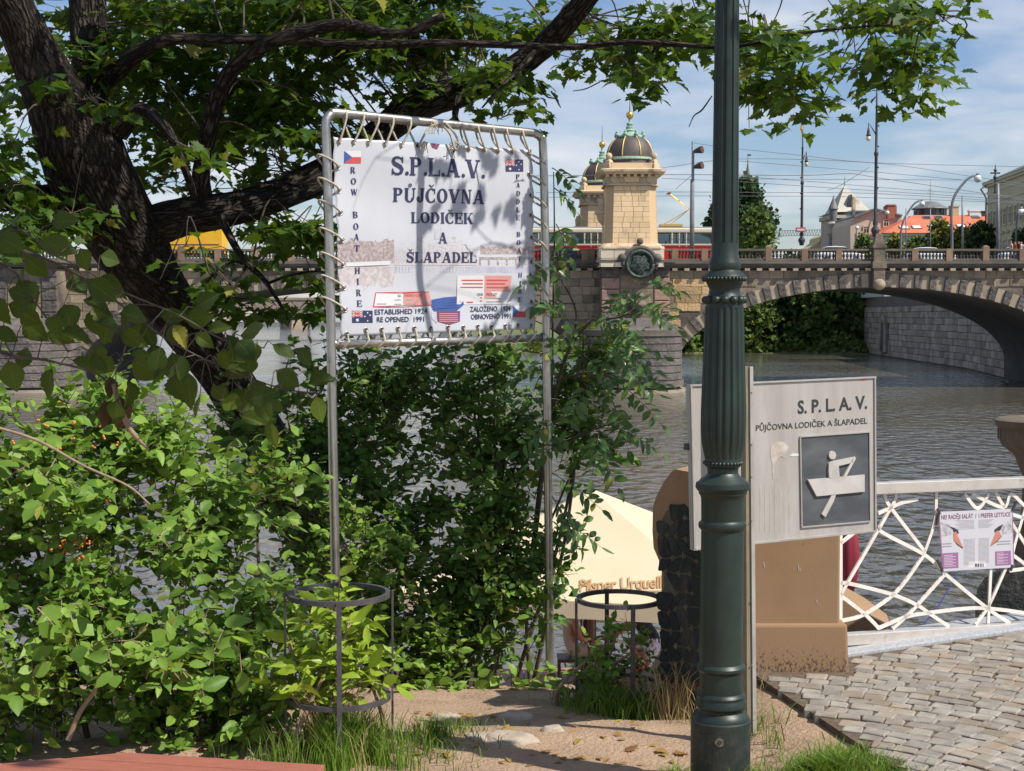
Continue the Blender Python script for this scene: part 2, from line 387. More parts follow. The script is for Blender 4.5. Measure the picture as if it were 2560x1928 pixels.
mat('pole_tan', (0.24, 0.205, 0.14), (0.19, 0.16, 0.11), 0.5, 10)
mat('red_paint', (0.62, 0.12, 0.10), rough=0.5)
mat('guard_iron', (0.055, 0.055, 0.062), (0.095, 0.09, 0.09), 0.55, 20, bump=0.1, bscale=60, bdist=0.003, metal=0.3)
mat('red_wood', (0.36, 0.125, 0.08), (0.25, 0.085, 0.055), 0.55, 4, 8, 0.35, 0.7, 0.3, 12, 0.004, stretch=(3, 40, 3), bstretch=(3, 60, 3))
mat('cream_canvas', (0.60, 0.51, 0.345), (0.56, 0.475, 0.315), 0.85, 2, bump=0.05, bscale=6)
mat('brown_print', (0.42, 0.25, 0.11), rough=0.8)
mat('maroon', (0.22, 0.012, 0.03), rough=0.7)
mat('deck_wood', (0.27, 0.13, 0.11), (0.35, 0.185, 0.15), 0.8, 4, stretch=(1, 8, 1))
mat('brown_wood', (0.085, 0.026, 0.014), (0.13, 0.045, 0.022), 0.5, 8)
mat('blue_rope', (0.02, 0.03, 0.12), rough=0.8)
mat('bridge_stone', (0.13, 0.106, 0.084), (0.28, 0.22, 0.16), 0.9, 0.35, 10, 0.35, 0.7, 0.6, 3.0, 0.10, c3=(0.045, 0.040, 0.036), s3=0.25, lo3=0.5, hi3=0.72)
mat('ashlar', (0.22, 0.175, 0.125), (0.33, 0.26, 0.175), 0.9, 0.9, 8, 0.35, 0.7, 0.6, 5.0, 0.10, rnd=0.32, c3=(0.07, 0.06, 0.05), s3=0.30, lo3=0.52, hi3=0.72)
mat('ashlar_lit', (0.46, 0.32, 0.165), (0.36, 0.25, 0.14), 0.9, 0.9, 8, 0.35, 0.7, 0.7, 5.0, 0.12, rnd=0.28)  # yellowish stone made lighter: sunlight on this patch put into the colour
mat('rustic', (0.075, 0.066, 0.062), (0.16, 0.14, 0.125), 0.9, 2.2, 8, 0.35, 0.65, 1.0, 3.2, 0.25, rnd=0.2)
mat('voussoir_plain', (0.31, 0.25, 0.185), (0.41, 0.33, 0.235), 0.9, 0.7, 8, 0.35, 0.65, 0.2, 6, 0.05, rnd=0.15, c3=(0.10, 0.09, 0.08), s3=0.8, lo3=0.58, hi3=0.75)
mat('pink_stone', (0.24, 0.15, 0.12), (0.33, 0.215, 0.165), 0.9, 1.2, 8, 0.35, 0.65, 0.5, 5, 0.1, rnd=0.25, c3=(0.09, 0.075, 0.07), s3=0.6, lo3=0.55, hi3=0.7)
mat('pier_stone', (0.085, 0.076, 0.074), (0.155, 0.135, 0.125), 0.9, 0.8, 8, 0.35, 0.65, 1.0, 3.0, 0.22, rnd=0.18, c3=(0.20, 0.165, 0.15), s3=0.35, lo3=0.56, hi3=0.72)
mat('pier_ledge', (0.25, 0.21, 0.165), (0.33, 0.28, 0.22), 0.9, 1.0, bump=0.3, bscale=4, bdist=0.1)
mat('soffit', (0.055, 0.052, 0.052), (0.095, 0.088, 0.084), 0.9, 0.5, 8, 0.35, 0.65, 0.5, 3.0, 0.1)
mat('cornice', (0.085, 0.074, 0.066), (0.17, 0.145, 0.115), 0.85, 0.5, 8, 0.35, 0.7, 0.2, 5, 0.05, stretch=(1, 1, 3))
mat('baluster', (0.045, 0.038, 0.034), (0.095, 0.078, 0.062), 0.8, 3, rnd=0.25)
mat('balustrade_post', (0.20, 0.125, 0.085), (0.27, 0.18, 0.12), 0.85, 1.5, rnd=0.3)
mat('tower_stone', (0.64, 0.46, 0.26), (0.72, 0.54, 0.33), 0.85, 0.5, 8, 0.35, 0.7, 0.3, 6, 0.04, rnd=0.11, c3=(0.43, 0.31, 0.195), s3=0.5, lo3=0.56, hi3=0.74)
mat('tower_core', (0.52, 0.37, 0.215), rough=0.9)
mat('tower_trim', (0.47, 0.36, 0.235), (0.57, 0.445, 0.295), 0.85, 1.5, 8, c3=(0.17, 0.135, 0.10), s3=1.1, lo3=0.55, hi3=0.7, bump=0.2, bscale=6, bdist=0.03)
mat('tower_base', (0.58, 0.50, 0.385), (0.66, 0.58, 0.46), 0.85, 1.2, 8, rnd=0.1, c3=(0.36, 0.28, 0.2), s3=0.6)
mat('dome_lead', (0.065, 0.050, 0.046), (0.095, 0.075, 0.067), 0.6, 1.5, 8)
mat('verdigris', (0.20, 0.33, 0.25), (0.30, 0.42, 0.31), 0.7, 4)
mat('gilding', (0.75, 0.46, 0.10), rough=0.3, metal=0.8)
mat('rib_gold', (0.60, 0.42, 0.12), rough=0.45, metal=0.4)
mat('bronze', (0.020, 0.032, 0.028), (0.07, 0.12, 0.095), 0.6, 4, 6, .45, .7, .6, 5, .1)
mat('quay_stone', (0.21, 0.18, 0.145), (0.32, 0.275, 0.225), 0.9, 0.6, 8, 0.35, 0.65, 0.3, 5, 0.06, rnd=0.3, c3=(0.11, 0.10, 0.09), s3=0.25, lo3=0.52, hi3=0.7)
mat('quay_joint', (0.09, 0.08, 0.07), (0.13, 0.115, 0.10), 0.95, 1)
mat('asphalt', (0.05, 0.05, 0.052), rough=0.9)
mat('bank_grass', (0.07, 0.105, 0.03), (0.16, 0.16, 0.06), 0.95, 0.5, bump=0.5, bscale=3, bdist=0.2)
mat('far_stone', (0.30, 0.235, 0.185), (0.22, 0.175, 0.145), 0.9, 0.1, 8)
mat('far_bank', (0.20, 0.20, 0.19), rough=0.9)

# water
wm = bpy.data.materials.new('river_water'); wm.use_nodes = True
N, L = wm.node_tree.nodes, wm.node_tree.links
b = N['Principled BSDF']
b.inputs['Base Color'].default_value = (0.10, 0.092, 0.066, 1); b.inputs['Roughness'].default_value = 0.05
b.inputs['IOR'].default_value = 2.3
g = N.new('ShaderNodeNewGeometry')
def wtex(sc, st, det):
    mp = N.new('ShaderNodeMapping'); mp.inputs['Scale'].default_value = st; mp.inputs['Rotation'].default_value = (0, 0, 0.12)
    n = N.new('ShaderNodeTexNoise'); n.inputs['Scale'].default_value = sc; n.inputs['Detail'].default_value = det
    L.new(g.outputs['Position'], mp.inputs[0]); L.new(mp.outputs[0], n.inputs['Vector']); return n
n1, n2, n3 = wtex(2.6, (1.4, 1.0, 1), 3), wtex(0.95, (1.5, 0.85, 1), 1.5), wtex(0.022, (1, 2.2, 1), 4)
ad = N.new('ShaderNodeMath'); ad.operation = 'MULTIPLY_ADD'; ad.inputs[1].default_value = 0.16
L.new(n1.outputs['Fac'], ad.inputs[0]); L.new(n2.outputs['Fac'], ad.inputs[2])
bp = N.new('ShaderNodeBump'); bp.inputs['Distance'].default_value = 0.75
mr = N.new('ShaderNodeMapRange'); mr.inputs['From Min'].default_value = 0.4; mr.inputs['From Max'].default_value = 0.65
mr.inputs['To Min'].default_value = 0.35; mr.inputs['To Max'].default_value = 0.95
L.new(n3.outputs['Fac'], mr.inputs['Value']); L.new(mr.outputs[0], bp.inputs['Strength'])
L.new(ad.outputs[0], bp.inputs['Height']); L.new(bp.outputs[0], b.inputs['Normal'])

WZ = -4.6
rng = random.Random(7)
mb = MB(); mb.quad((-2500, 6, WZ), (2500, 6, WZ), (2500, 4000, WZ), (-2500, 4000, WZ))
tag(mb.build('river_water', wm), kind='structure')

# ------------------------------------------------------------------ near ground
def sstep(a, b, x):
    t = min(1, max(0, (x - a) / (b - a))); return t * t * (3 - 2 * t)
def gz(x, y):
    z_path = -0.14 * max(0.0, min(y, 8.6) - 5.6)
    if y > 8.6: z_path -= 4.6 * sstep(8.4, 14.5, y) + 0.02 * (y - 8.6)
    z_pave = -0.03 - 5.0 * sstep(8.25, 8.5, y)
    w = sstep(0.95, 1.25, x)
    if y > 7.4: w = sstep(0.7, 0.95, x)
    z = z_path * (1 - w) + z_pave * w
    z -= .07 * sstep(6.6, 6.0, y) * (1 - sstep(1.1, 1.35, x))
    if y < 9.5: z += 0.035 * mnoise.noise((x * 1.7, y * 1.7, 0)) * (1 - w) + 0.012 * mnoise.noise((x * 6, y * 6, 3)) * (1 - w)
    return z
xs = [-8 + 0.08 * i for i in range(151)]
ys = [-3 + 0.5 * i for i in range(16)] + [5 + 0.05 * i for i in range(80)] + [9 + 0.25 * i for i in range(32)]
mb = MB(); nx = len(xs)
mb.add([(x, y, gz(x, y)) for y in ys for x in xs], [(j*nx+i, j*nx+i+1, (j+1)*nx+i+1, (j+1)*nx+i) for j in range(len(ys)-1) for i in range(nx-1)])
tag(mb.build('ground', M['dirt'], smooth=True), kind='structure')

# ------------------------------------------------------------------ bridge
YB, YB2 = 127.0, 147.0
def BX(px): return P(px, 700, YB).x
def BZ(py): return P(1280, py, YB).z
bridge = thing('stone_bridge', 'old stone arch bridge with dark balustrade crossing the river', 'bridge', (BX(1580), YB, WZ))
Z_RAIL, Z_CORN_T, Z_CORN_B, Z_SPAN = BZ(623), BZ(653), BZ(671), BZ(676)
XL, XR = BX(-120), BX(2760)
ZS = BZ(925); RISE = BZ(719) - ZS
ARCHES = [(BX(832), BX(1465) - BX(832)), (BX(2200), BX(2710) - BX(2200))]
VH = 1.26
def intr(xc, a, t): return Vector((xc + a * math.cos(t), 0, ZS + RISE * math.sin(t)))
def inorm(a, t): return Vector((math.cos(t) / a, 0, math.sin(t) / RISE)).normalized()
# front and back spandrel sheets, following the arches
for yy, nm in ((YB, 'spandrel_wall'), (YB2, 'spandrel_wall')):
    mb = MB(); N_ = 560
    def zbot(x):
        for xc, a in ARCHES:
            if abs(x - xc) < a: return ZS + RISE * math.sqrt(1 - ((x - xc) / a) ** 2)
        return WZ - 0.5
    pts = [XL + (XR - XL) * i / N_ for i in range(N_ + 1)]
    for xc, a in ARCHES: pts += [xc - a + 1e-3, xc + a - 1e-3, xc - a - 1e-3, xc + a + 1e-3]
    pts.sort()
    for x0, x1 in zip(pts, pts[1:]):
        z0, z1 = zbot(x0), zbot(x1)
        mb.quad((x0, yy, z0), (x1, yy, z1), (x1, yy, Z_SPAN), (x0, yy, Z_SPAN))
    mb.build(nm, M['bridge_stone'], bridge)
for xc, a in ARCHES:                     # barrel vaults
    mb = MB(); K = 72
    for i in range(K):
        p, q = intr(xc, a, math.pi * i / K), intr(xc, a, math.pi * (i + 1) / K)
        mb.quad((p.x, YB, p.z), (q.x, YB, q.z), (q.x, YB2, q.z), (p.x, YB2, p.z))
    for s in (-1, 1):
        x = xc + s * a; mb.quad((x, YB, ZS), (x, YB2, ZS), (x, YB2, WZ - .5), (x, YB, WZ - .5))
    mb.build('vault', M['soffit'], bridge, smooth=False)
MB().box(XL, XR, YB + .05, YB2 - .05, Z_SPAN - .02, BZ(655)).build('deck', M['asphalt'], bridge)
# voussoirs: rough dark blocks stand proud of plain pale ones
for ai, (xc, a) in enumerate(ARCHES):
    ts = np.linspace(0.0, math.pi, 4000)
    pp = np.stack([a * np.cos(ts), RISE * np.sin(ts)], 1)
    s = np.concatenate([[0], np.cumsum(np.linalg.norm(np.diff(pp, axis=0), axis=1))])
    nb = int(s[-1] / 0.66) | 1
    tt = np.interp(np.linspace(0, s[-1], nb + 1), s, ts)
    for i in range(nb):
        t0, t1 = tt[i], tt[i + 1]
        lo_z = intr(xc, a, (t0 + t1) / 2).z
        rough = i % 2 == 0
        h = (VH if rough else VH - 0.06) * rng.uniform(0.97, 1.03)
        y0 = YB - (0.20 if rough else 0.02)
        g_ = 0.02 / a
        A, B_ = intr(xc, a, t0 + g_), intr(xc, a, t1 - g_)
        C_, D_ = B_ + inorm(a, t1) * h, A + inorm(a, t0) * h
        off = 0.015 if rough else 0.03
        ring = [A + inorm(a, t0) * off, B_ + inorm(a, t1) * off, C_, D_]
        m = MB(); m.hexa([Vector((p.x, YB + .25, p.z)) for p in ring], [Vector((p.x, y0, p.z)) for p in ring])
        m.build('voussoir', M['rustic'] if rough else M['voussoir_plain'], bridge, bevel=0.05 if rough else 0.0)
# ashlar blocks on the spandrels
cube = MB().box(-.5, .5, -.5, .5, -.5, .5).mesh('block', M['ashlar'])
def bevel_mesh(name, m, w, seed=None, jit=0.0):
    bm = bmesh.new(); bmesh.ops.create_cube(bm, size=1.0)
    bmesh.ops.bevel(bm, geom=list(bm.edges), offset=w, segments=1, affect='EDGES')
    if seed is not None:
        r = random.Random(seed)
        for v in bm.verts: v.co += Vector((r.uniform(-jit, jit), r.uniform(-jit, jit), r.uniform(-jit, jit)))
    me = bpy.data.meshes.new(name); bm.to_mesh(me); bm.free(); me.materials.append(m); return me
ASH = [bevel_mesh('ashlar_block', M['ashlar'], 0.05, i, 0.02) for i in range(4)]
ASH_LIT = [bevel_mesh('ashlar_block', M['ashlar_lit'], 0.05, i, 0.02) for i in range(4)]
def inside_arch(x, z):
    for xc, a in ARCHES:
        if ((x - xc) / (a + VH)) ** 2 + (max(0, z - ZS) / (RISE + VH)) ** 2 < 1 and abs(x - xc) < a + VH: return True
    return False
row_h = 0.72
z = Z_SPAN - row_h
while z > BZ(850):
    x = BX(-60)
    while x < BX(2600):
        w = rng.uniform(0.75, 1.6)
        ok = not any(inside_arch(x + w * k, z + row_h * q) for k in (0, .5, 1) for q in (0, .5, 1))
        if ok and not (BX(1498) < x + w * .5 < BX(1668)):
            lit_patch = BX(1660) < x < BX(1800) and z < BZ(708)
            inst('stone', rng.choice(ASH_LIT if lit_patch else ASH), bridge, (x + w / 2, YB, z + row_h / 2), None, (w - .04, 0.10 + rng.uniform(0, .05), row_h - .04))
        x += w
    z -= row_h
# cornice, brackets, balustrade
mb = MB()
for (za, zb, pr) in ((Z_CORN_B, BZ(666), .25), (BZ(666), BZ(660), .45), (BZ(660), Z_CORN_T, .6)):
    mb.box(XL, XR, YB - pr, YB + .3, za, zb - .004)
mb.build('cornice', M['cornice'], bridge)
mb = MB().box(XL, XR, YB - .28, YB + .12, Z_CORN_T, Z_CORN_T + .16).box(XL, XR, YB - .34, YB + .18, Z_RAIL - .2, Z_RAIL)
mb.build('handrail', M['cornice'], bridge, bevel=.03)
mb = MB().box(XL, XR, YB2 - .12, YB2 + .28, BZ(655), Z_CORN_T + .16).box(XL, XR, YB2 - .18, YB2 + .34, Z_RAIL - .2, Z_RAIL).box(XL, XR, YB2 - .05, YB2 + .2, Z_CORN_T, Z_RAIL - .2)
mb.build('far_parapet', M['cornice'], bridge)
br = MB().box(-.22, .22, -.5, 0, -.22, 0).mesh('bracket', M['voussoir_plain'])
x = XL + 1
while x < XR:
    inst('bracket', br, bridge, (x, YB - .02, Z_CORN_B - .01)); x += 1.06
bal_h = Z_RAIL - .2 - (Z_CORN_T + .16)
prof = [(.10, 0), (.10, .08), (.06, .12), (.075, .2), (.135, .36), (.12, .5), (.06, .68), (.05, .8), (.095, .86), (.10, 1)]
bal = MB().lathe((0, 0, 0), [(r, z * bal_h) for r, z in prof], 10).mesh('baluster', M['baluster'], True)
posts_px = [455 + 91.5 * k for k in range(-5, 12)] + [1478] + [1686 + 0, 1760] + [1919.5, 2009.5, 2095, 2284.5, 2370, 2461.5, 2552.5, 2640, 2730]
posts_px = sorted(p for p in posts_px if not 1490 < p < 1675)
LAMP_PX = 2193
pst = bevel_mesh('balustrade_post', M['balustrade_post'], .02)
stops = sorted(posts_px + [LAMP_PX, 1500, 1660])
for p in posts_px:
    big = p in (1919.5, 2461.5) or abs(p - 455) < 1 or abs(p - 638) < 1
    h_ = Z_RAIL - Z_CORN_T - .02
    inst('post', pst, bridge, (BX(p), YB - .08, Z_CORN_T + h_ / 2 + (.12 if big else .01)), None, (.56, .56, h_ + (.24 if big else 0.06)))
    if big: MB().ball((BX(p), YB - .08, Z_RAIL + .1), .3, 12, sz=.8).build('post_cap', M['balustrade_post'], bridge, smooth=True)
for p0, p1 in zip(stops, stops[1:]):
    x0, x1 = BX(p0) + .3, BX(p1) - .3
    if 1499 < (p0 + p1) / 2 < 1661: continue
    n_ = max(1, round((x1 - x0) / .305))
    for k in range(n_):
        inst('baluster', bal, bridge, (x0 + (x1 - x0) * (k + .5) / n_, YB - .08, Z_CORN_T + .16))
# lamp pedestal above the crown of the right arch
lx = BX(LAMP_PX)
MB().box(lx - .5, lx + .5, YB - .75, YB + .3, BZ(720), Z_RAIL + .45).box(lx - .62, lx + .62, YB - .85, YB + .36, BZ(672), BZ(655)).box(lx - .6, lx + .6, YB - .82, YB + .34, Z_RAIL + .05, Z_RAIL + .3) \
    .hexa([Vector((lx + sx * .45, YB - .22 + sy * .4, Z_RAIL + .45)) for sx, sy in ((-1, -1), (1, -1), (1, 1), (-1, 1))],
          [Vector((lx + sx * .26, YB - .22 + sy * .24, Z_RAIL + 1.35)) for sx, sy in ((-1, -1), (1, -1), (1, 1), (-1, 1))]).build('lamp_pedestal', M['bridge_stone'], bridge, bevel=.03)
MB().ball((lx, YB - .75, BZ(712)), .55, 14, sz=.9).build('console', M['voussoir_plain'], bridge, smooth=True)

# piers: rounded cutwaters built of coursed blocks
def pier(pxl, pxr, full):
    x0, x1 = BX(pxl), BX(pxr); cx, hw = (x0 + x1) / 2, (x1 - x0) / 2
    sub = thing('pier_dummy', None, None) if False else bridge
    def outline(k, e):                   # plan of the nose, k 0..1 along, e outset
        n = []
        for i in range(k + 1):
            a = math.pi * (1 - i / k)
            n.append(Vector((cx + (hw + e) * math.copysign(abs(math.cos(a)) ** .75, math.cos(a)), YB - 3.0 - (4.6 + e) * math.sin(a) ** .85, 0)))
        return [Vector((cx - hw - e, YB + .02, 0))] + n + [Vector((cx + hw + e, YB + .02, 0))]
    ztop = BZ(838)
    courses = 7; ch = (ztop - (WZ + .45)) / courses
    core = outline(24, -.10)
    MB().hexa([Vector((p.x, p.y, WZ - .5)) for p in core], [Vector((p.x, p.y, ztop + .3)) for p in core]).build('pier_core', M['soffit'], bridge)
    for c in range(courses):
        za, zb = WZ + .45 + c * ch, WZ + .45 + (c + 1) * ch - .07
        flare = 0.18 * max(0, 1 - c / 1.2)
        pts = outline(40, .06 + flare); inn = outline(40, -.2)
        L_ = [0]
        for p, q in zip(pts, pts[1:]): L_.append(L_[-1] + (q - p).length)
        i0 = 0
        nblk = 9 + c % 2
        for k in range(nblk):
            tgt = L_[-1] * (k + 1) / nblk
            i1 = max(i0 + 1, min(range(len(L_)), key=lambda i: abs(L_[i] - tgt)))
            seg = list(range(i0, i1 + 1))
            ring_o = [pts[i] for i in seg]; ring_i = [inn[i] for i in reversed(seg)]
            if k: ring_o[0] = ring_o[0].lerp(ring_o[1], .03)
            lo = [Vector((p.x, p.y, za)) for p in ring_o + ring_i]; hi = [Vector((p.x, p.y, zb)) for p in ring_o + ring_i]
            MB().hexa(lo, hi).build('pier_stone', M['pier_stone'], bridge)
            i0 = i1
            if i0 >= len(L_) - 1: break
    led = outline(40, .38)
    MB().hexa([Vector((p.x, p.y, WZ - .3)) for p in led], [Vector((p.x, p.y, WZ + .22)) for p in led]).build('pier_ledge', M['pier_ledge'], bridge)
    cap0, cap1 = outline(24, .16), outline(24, -.05)
    MB().hexa([Vector((p.x, p.y, ztop)) for p in cap0], [Vector((p.x, p.y, ztop + .5)) for p in cap0]).build('pier_cap', M['cornice'], bridge)
    lo = [Vector((p.x, p.y, ztop + .5)) for p in cap1]
    hi = [Vector((cx + (p.x - cx) * .7, YB - .2 + (p.y - YB) * .45, ztop + 1.5)) for p in cap1]
    MB().hexa(lo, hi).build('pier_slope', M['pier_stone'], bridge)
    # bastion below the balustrade
    bx0, bx1 = (BX(1499), BX(1666)) if full else (cx - 2.95, cx + 2.95)
    yb = YB - 2.6
    MB().box(bx0, bx1, yb, YB + .02, ztop + .6, Z_SPAN + .05).build('bastion', M['bridge_stone'], bridge)
    z = ztop + 1.0; k = 0
    while z < Z_SPAN - .5:
        for xa, xb in ((bx0, bx0 + 1.55), (bx1 - 1.35, bx1)):
            m = MB().box(xa + .02, xb - .02, yb - .14, yb + .3, z + .03, z + .95); m.build('rusticated_block', M['pink_stone'] if (k % 4 and full) else M['rustic'], bridge, bevel=.06)
        z += 1.0; k += 1
    for k, (za, zb) in enumerate(((ztop + 1.2, BZ(760)), (BZ(759), BZ(722)), (BZ(721), BZ(690)))):
        MB().box(bx0 + 1.65, bx1 - 1.45, yb - .06, yb + .2, za, zb - .05).build('panel_stone', M['pink_stone'] if k == 9 else M['ashlar'], bridge)
    for (za, zb, pr) in ((Z_CORN_B, BZ(666), .35), (BZ(666), BZ(660), .6), (BZ(660), Z_CORN_T, .8)):
        MB().box(bx0 - pr * .6, bx1 + pr * .6, yb - pr, YB, za + .01, zb + .01).build('bastion_cornice', M['cornice'], bridge)
    return cx, yb
pcx, pyb = pier(1465, 1692, True)
pier(-35, 200, False)
# bronze medallion, its hood, side balls and the bowl below
mx, mz = BX(1591), BZ(664)
def ringpts(cx, cz, y, r, a0, a1, n): return [(cx + r * math.cos(a0 + (a1 - a0) * i / n), y, cz + r * math.sin(a0 + (a1 - a0) * i / n)) for i in range(n + 1)]
my = pyb - .9
MB().tube(ringpts(mx, mz, my, 1.12, 0, 2 * math.pi, 32), .16, 8).build('medallion_frame', M['bronze'], bridge, smooth=True)
md = MB()
md.lathe((0, 0, 0), [(1.1, 0), (1.0, .08), (.9, -.04), (.8, .02), (.68, .12), (.55, .05), (.45, .16), (.3, .10), (.2, .2), (.05, .16)], 36, flute=lambda a, r, z: r * (1 + .12 * math.sin(5 * a + 4 * r) + .08 * math.sin(11 * a - 6 * r)) if r < 1 else r)
o = md.build('medallion', M['bronze'], bridge, smooth=True); o.rotation_euler = (math.pi / 2, 0, 0); o.location = (mx, my + .05, mz)
MB().tube(ringpts(mx, mz, my + .1, 1.42, -.1, math.pi + .1, 26), .2, 8).build('medallion_hood', M['cornice'], bridge, smooth=True)
MB().box(mx - 1.5, mx + 1.5, my + .1, pyb, mz - .4, mz + .9).build('medallion_back', M['cornice'], bridge)
for dx, dz, r in ((-1.5, .55, .37), (1.5, .55, .37), (0, 1.95, .3)):
    MB().ball((mx + dx, my + .1, mz + dz), r, 14).build('stone_ball', M['cornice'], bridge, smooth=True)
MB().lathe((mx, pyb - .35, BZ(782)), [(.1, 0), (.5, .15), (.78, .5), (.85, .75), (.6, .8), (.45, 1.1), (.5, 1.4), (.25, 1.7), (.05, 1.8)], 18).build('carved_bowl', M['panel'] if 'panel' in M else M['cornice'], bridge, smooth=True)
# ------------------------------------------------------------------ leaves
def tmpl(outline, centre, fold=0.15, curl=0.12):
    vs = [centre] + list(outline)
    vs = [(x, y, abs(x) * fold - curl * y * y) for x, y in vs]
    n = len(outline)
    return np.array(vs, float), np.array([(0, i + 1, (i + 1) % n + 1) for i in range(n)])
half = [(.05, 0), (.30, -.10), (.22, .08), (.46, .10), (.40, .20), (.60, .36), (.40, .40), (.36, .50), (.24, .46), (.30, .66), (.16, .74)]
T_MAPLE = tmpl([(x, y) for x, y in half] + [(0, 1.0)] + [(-x, y) for x, y in reversed(half)], (0, .28), .12, .18)
T_OVAL = tmpl([(0, 0), (.20, .16), (.31, .42), (.24, .72), (0, 1.0), (-.24, .72), (-.31, .42), (-.20, .16)], (0, .45), .22, .20)
T_LONG = tmpl([(0, 0), (.15, .2), (.205, .45), (.13, .76), (0, 1.0), (-.13, .76), (-.205, .45), (-.15, .2)], (0, .45), .22, .25)
T_QUAD = (np.array([(-.4, 0, 0), (.4, 0, 0), (.45, .9, -.12), (-.3, 1.0, -.1)], float), np.array([(0, 1, 2), (0, 2, 3)]))
def serrated():                        # a pleated, saw-edged leaf
    vs, fs = [], []
    K = 12
    for i in range(K + 1):
        t = i / K
        w = .40 * math.sin(math.pi * min(1, t * .93 + .05) ** .85) * (1 - .25 * t)
        zc = -.22 * t * t
        if i == K: w = 0.004
        for s in (-1, 1):
            for q, e in ((0.0, 0), (.5, .5), (1.0, 1)):
                tooth = (.02 if i % 2 else -.015) * e
                pl = (.020 if i % 2 else -.020) * (1 if q else 0)
                vs.append((s * w * (q + tooth), t + .12 * q * (1 - t) * .8, zc + .25 * w * q + pl))
    for i in range(K):
        for side in (0, 3):
            for q in (0, 1):
                a = i * 6 + side + q; b_ = a + 1; c = b_ + 6; d = a + 6
                fs += [(a, b_, c), (a, c, d)]
    return np.array(vs, float), np.array(fs)
T_ELM = serrated()
def frames(dirs, normals):             # leaf axes: y along the leaf, z its upper side
    d = dirs / np.linalg.norm(dirs, axis=1, keepdims=True)
    n = normals - d * np.sum(normals * d, 1, keepdims=True)
    n /= np.linalg.norm(n, axis=1, keepdims=True) + 1e-9
    return np.stack([np.cross(d, n), d, n], 2)
def leaf_mesh(name, T, pos, R, sc, m, rnd=None):
    tv, tf = T; n, k = len(pos), len(tv)
    q_ = np.random.RandomState(n + 3)
    lv = np.tile(tv[None], (n, 1, 1)) if n > 1 else tv[None].copy()
    if n > 1:
        lv[:, :, 2] *= q_.uniform(-.4, 2.4, n)[:, None]; lv[:, :, 0] *= q_.uniform(.78, 1.15, n)[:, None]
        lv[:, :, 2] += lv[:, :, 0] * q_.normal(size=n)[:, None] * .25
    v = np.einsum('nij,nkj->nki', R, lv) * sc[:, None, None] + pos[:, None, :]
    f = (tf[None] + (np.arange(n) * k)[:, None, None]).reshape(-1, 3)
    me = bpy.data.meshes.new(name)
    me.vertices.add(n * k); me.vertices.foreach_set('co', v.reshape(-1))
    me.loops.add(f.size); me.loops.foreach_set('vertex_index', f.reshape(-1).astype(np.int32))
    me.polygons.add(len(f)); me.polygons.foreach_set('loop_start', (np.arange(len(f)) * 3).astype(np.int32))
    me.polygons.foreach_set('use_smooth', np.ones(len(f), bool))
    at = me.attributes.new('rnd', 'FLOAT', 'POINT')
    if rnd is None: rnd = np.random.RandomState(n).rand(n)
    at.data.foreach_set('value', np.repeat(rnd, k).astype(np.float32))
    me.materials.append(m); me.update(calc_edges=True); me.validate()
    return me
def leaf_parts(root, T, pos, R, sc, m, n_parts, name='leaf', stuff='foliage'):
    # the leaves that show largest become parts, the rest one mass
    pos = np.asarray(pos); sc = np.asarray(sc)
    rel = pos - np.array([0, 0, EYE])
    px = CX + F * rel[:, 0] / np.maximum(rel[:, 1], .1); py = HOR - F * rel[:, 2] / np.maximum(rel[:, 1], .1)
    vis = (px > 0) & (px < 2560) & (py > 0) & (py < 1928)
    face = np.abs(np.sum(R[:, :, 2] * rel / np.linalg.norm(rel, axis=1, keepdims=True), 1))
    score = np.where(vis, sc / rel[:, 1] * (.3 + face), -1)
    order = np.argsort(-score)
    big = order[:n_parts]; big = big[score[big] > 0]
    rest = np.setdiff1d(np.arange(len(pos)), big)
    one = []
    for q in range(8):
        tv = T[0].copy(); tv[:, 2] *= (.2, 1, 1.9, -.3, 1.4, .6, 2.3, 1.1)[q]; tv[:, 0] *= (1, .85, 1.1, .95, .8, 1.12, .9, 1.0)[q]; tv[:, 2] += tv[:, 0] * (.2, -.3, .1, .3, -.15, -.35, .25, 0)[q]
        one.append(leaf_mesh(name, (tv, T[1]), np.zeros((1, 3)), np.eye(3)[None], np.ones(1), m, np.array([q / 8])))
    for i in big:
        o = bpy.data.objects.new(name, one[int(i) % 8])
        o.location = pos[i]; o.rotation_euler = Matrix(R[i].tolist()).to_euler(); o.scale = (sc[i],) * 3
        link(o, root)
    if len(rest):
        o = bpy.data.objects.new(stuff, leaf_mesh(stuff, T, pos[rest], R[rest], sc[rest], m)); link(o, root); o['kind'] = 'stuff'
def rvec(rs, n): v = rs.normal(size=(n, 3)); return v / np.linalg.norm(v, axis=1, keepdims=True)

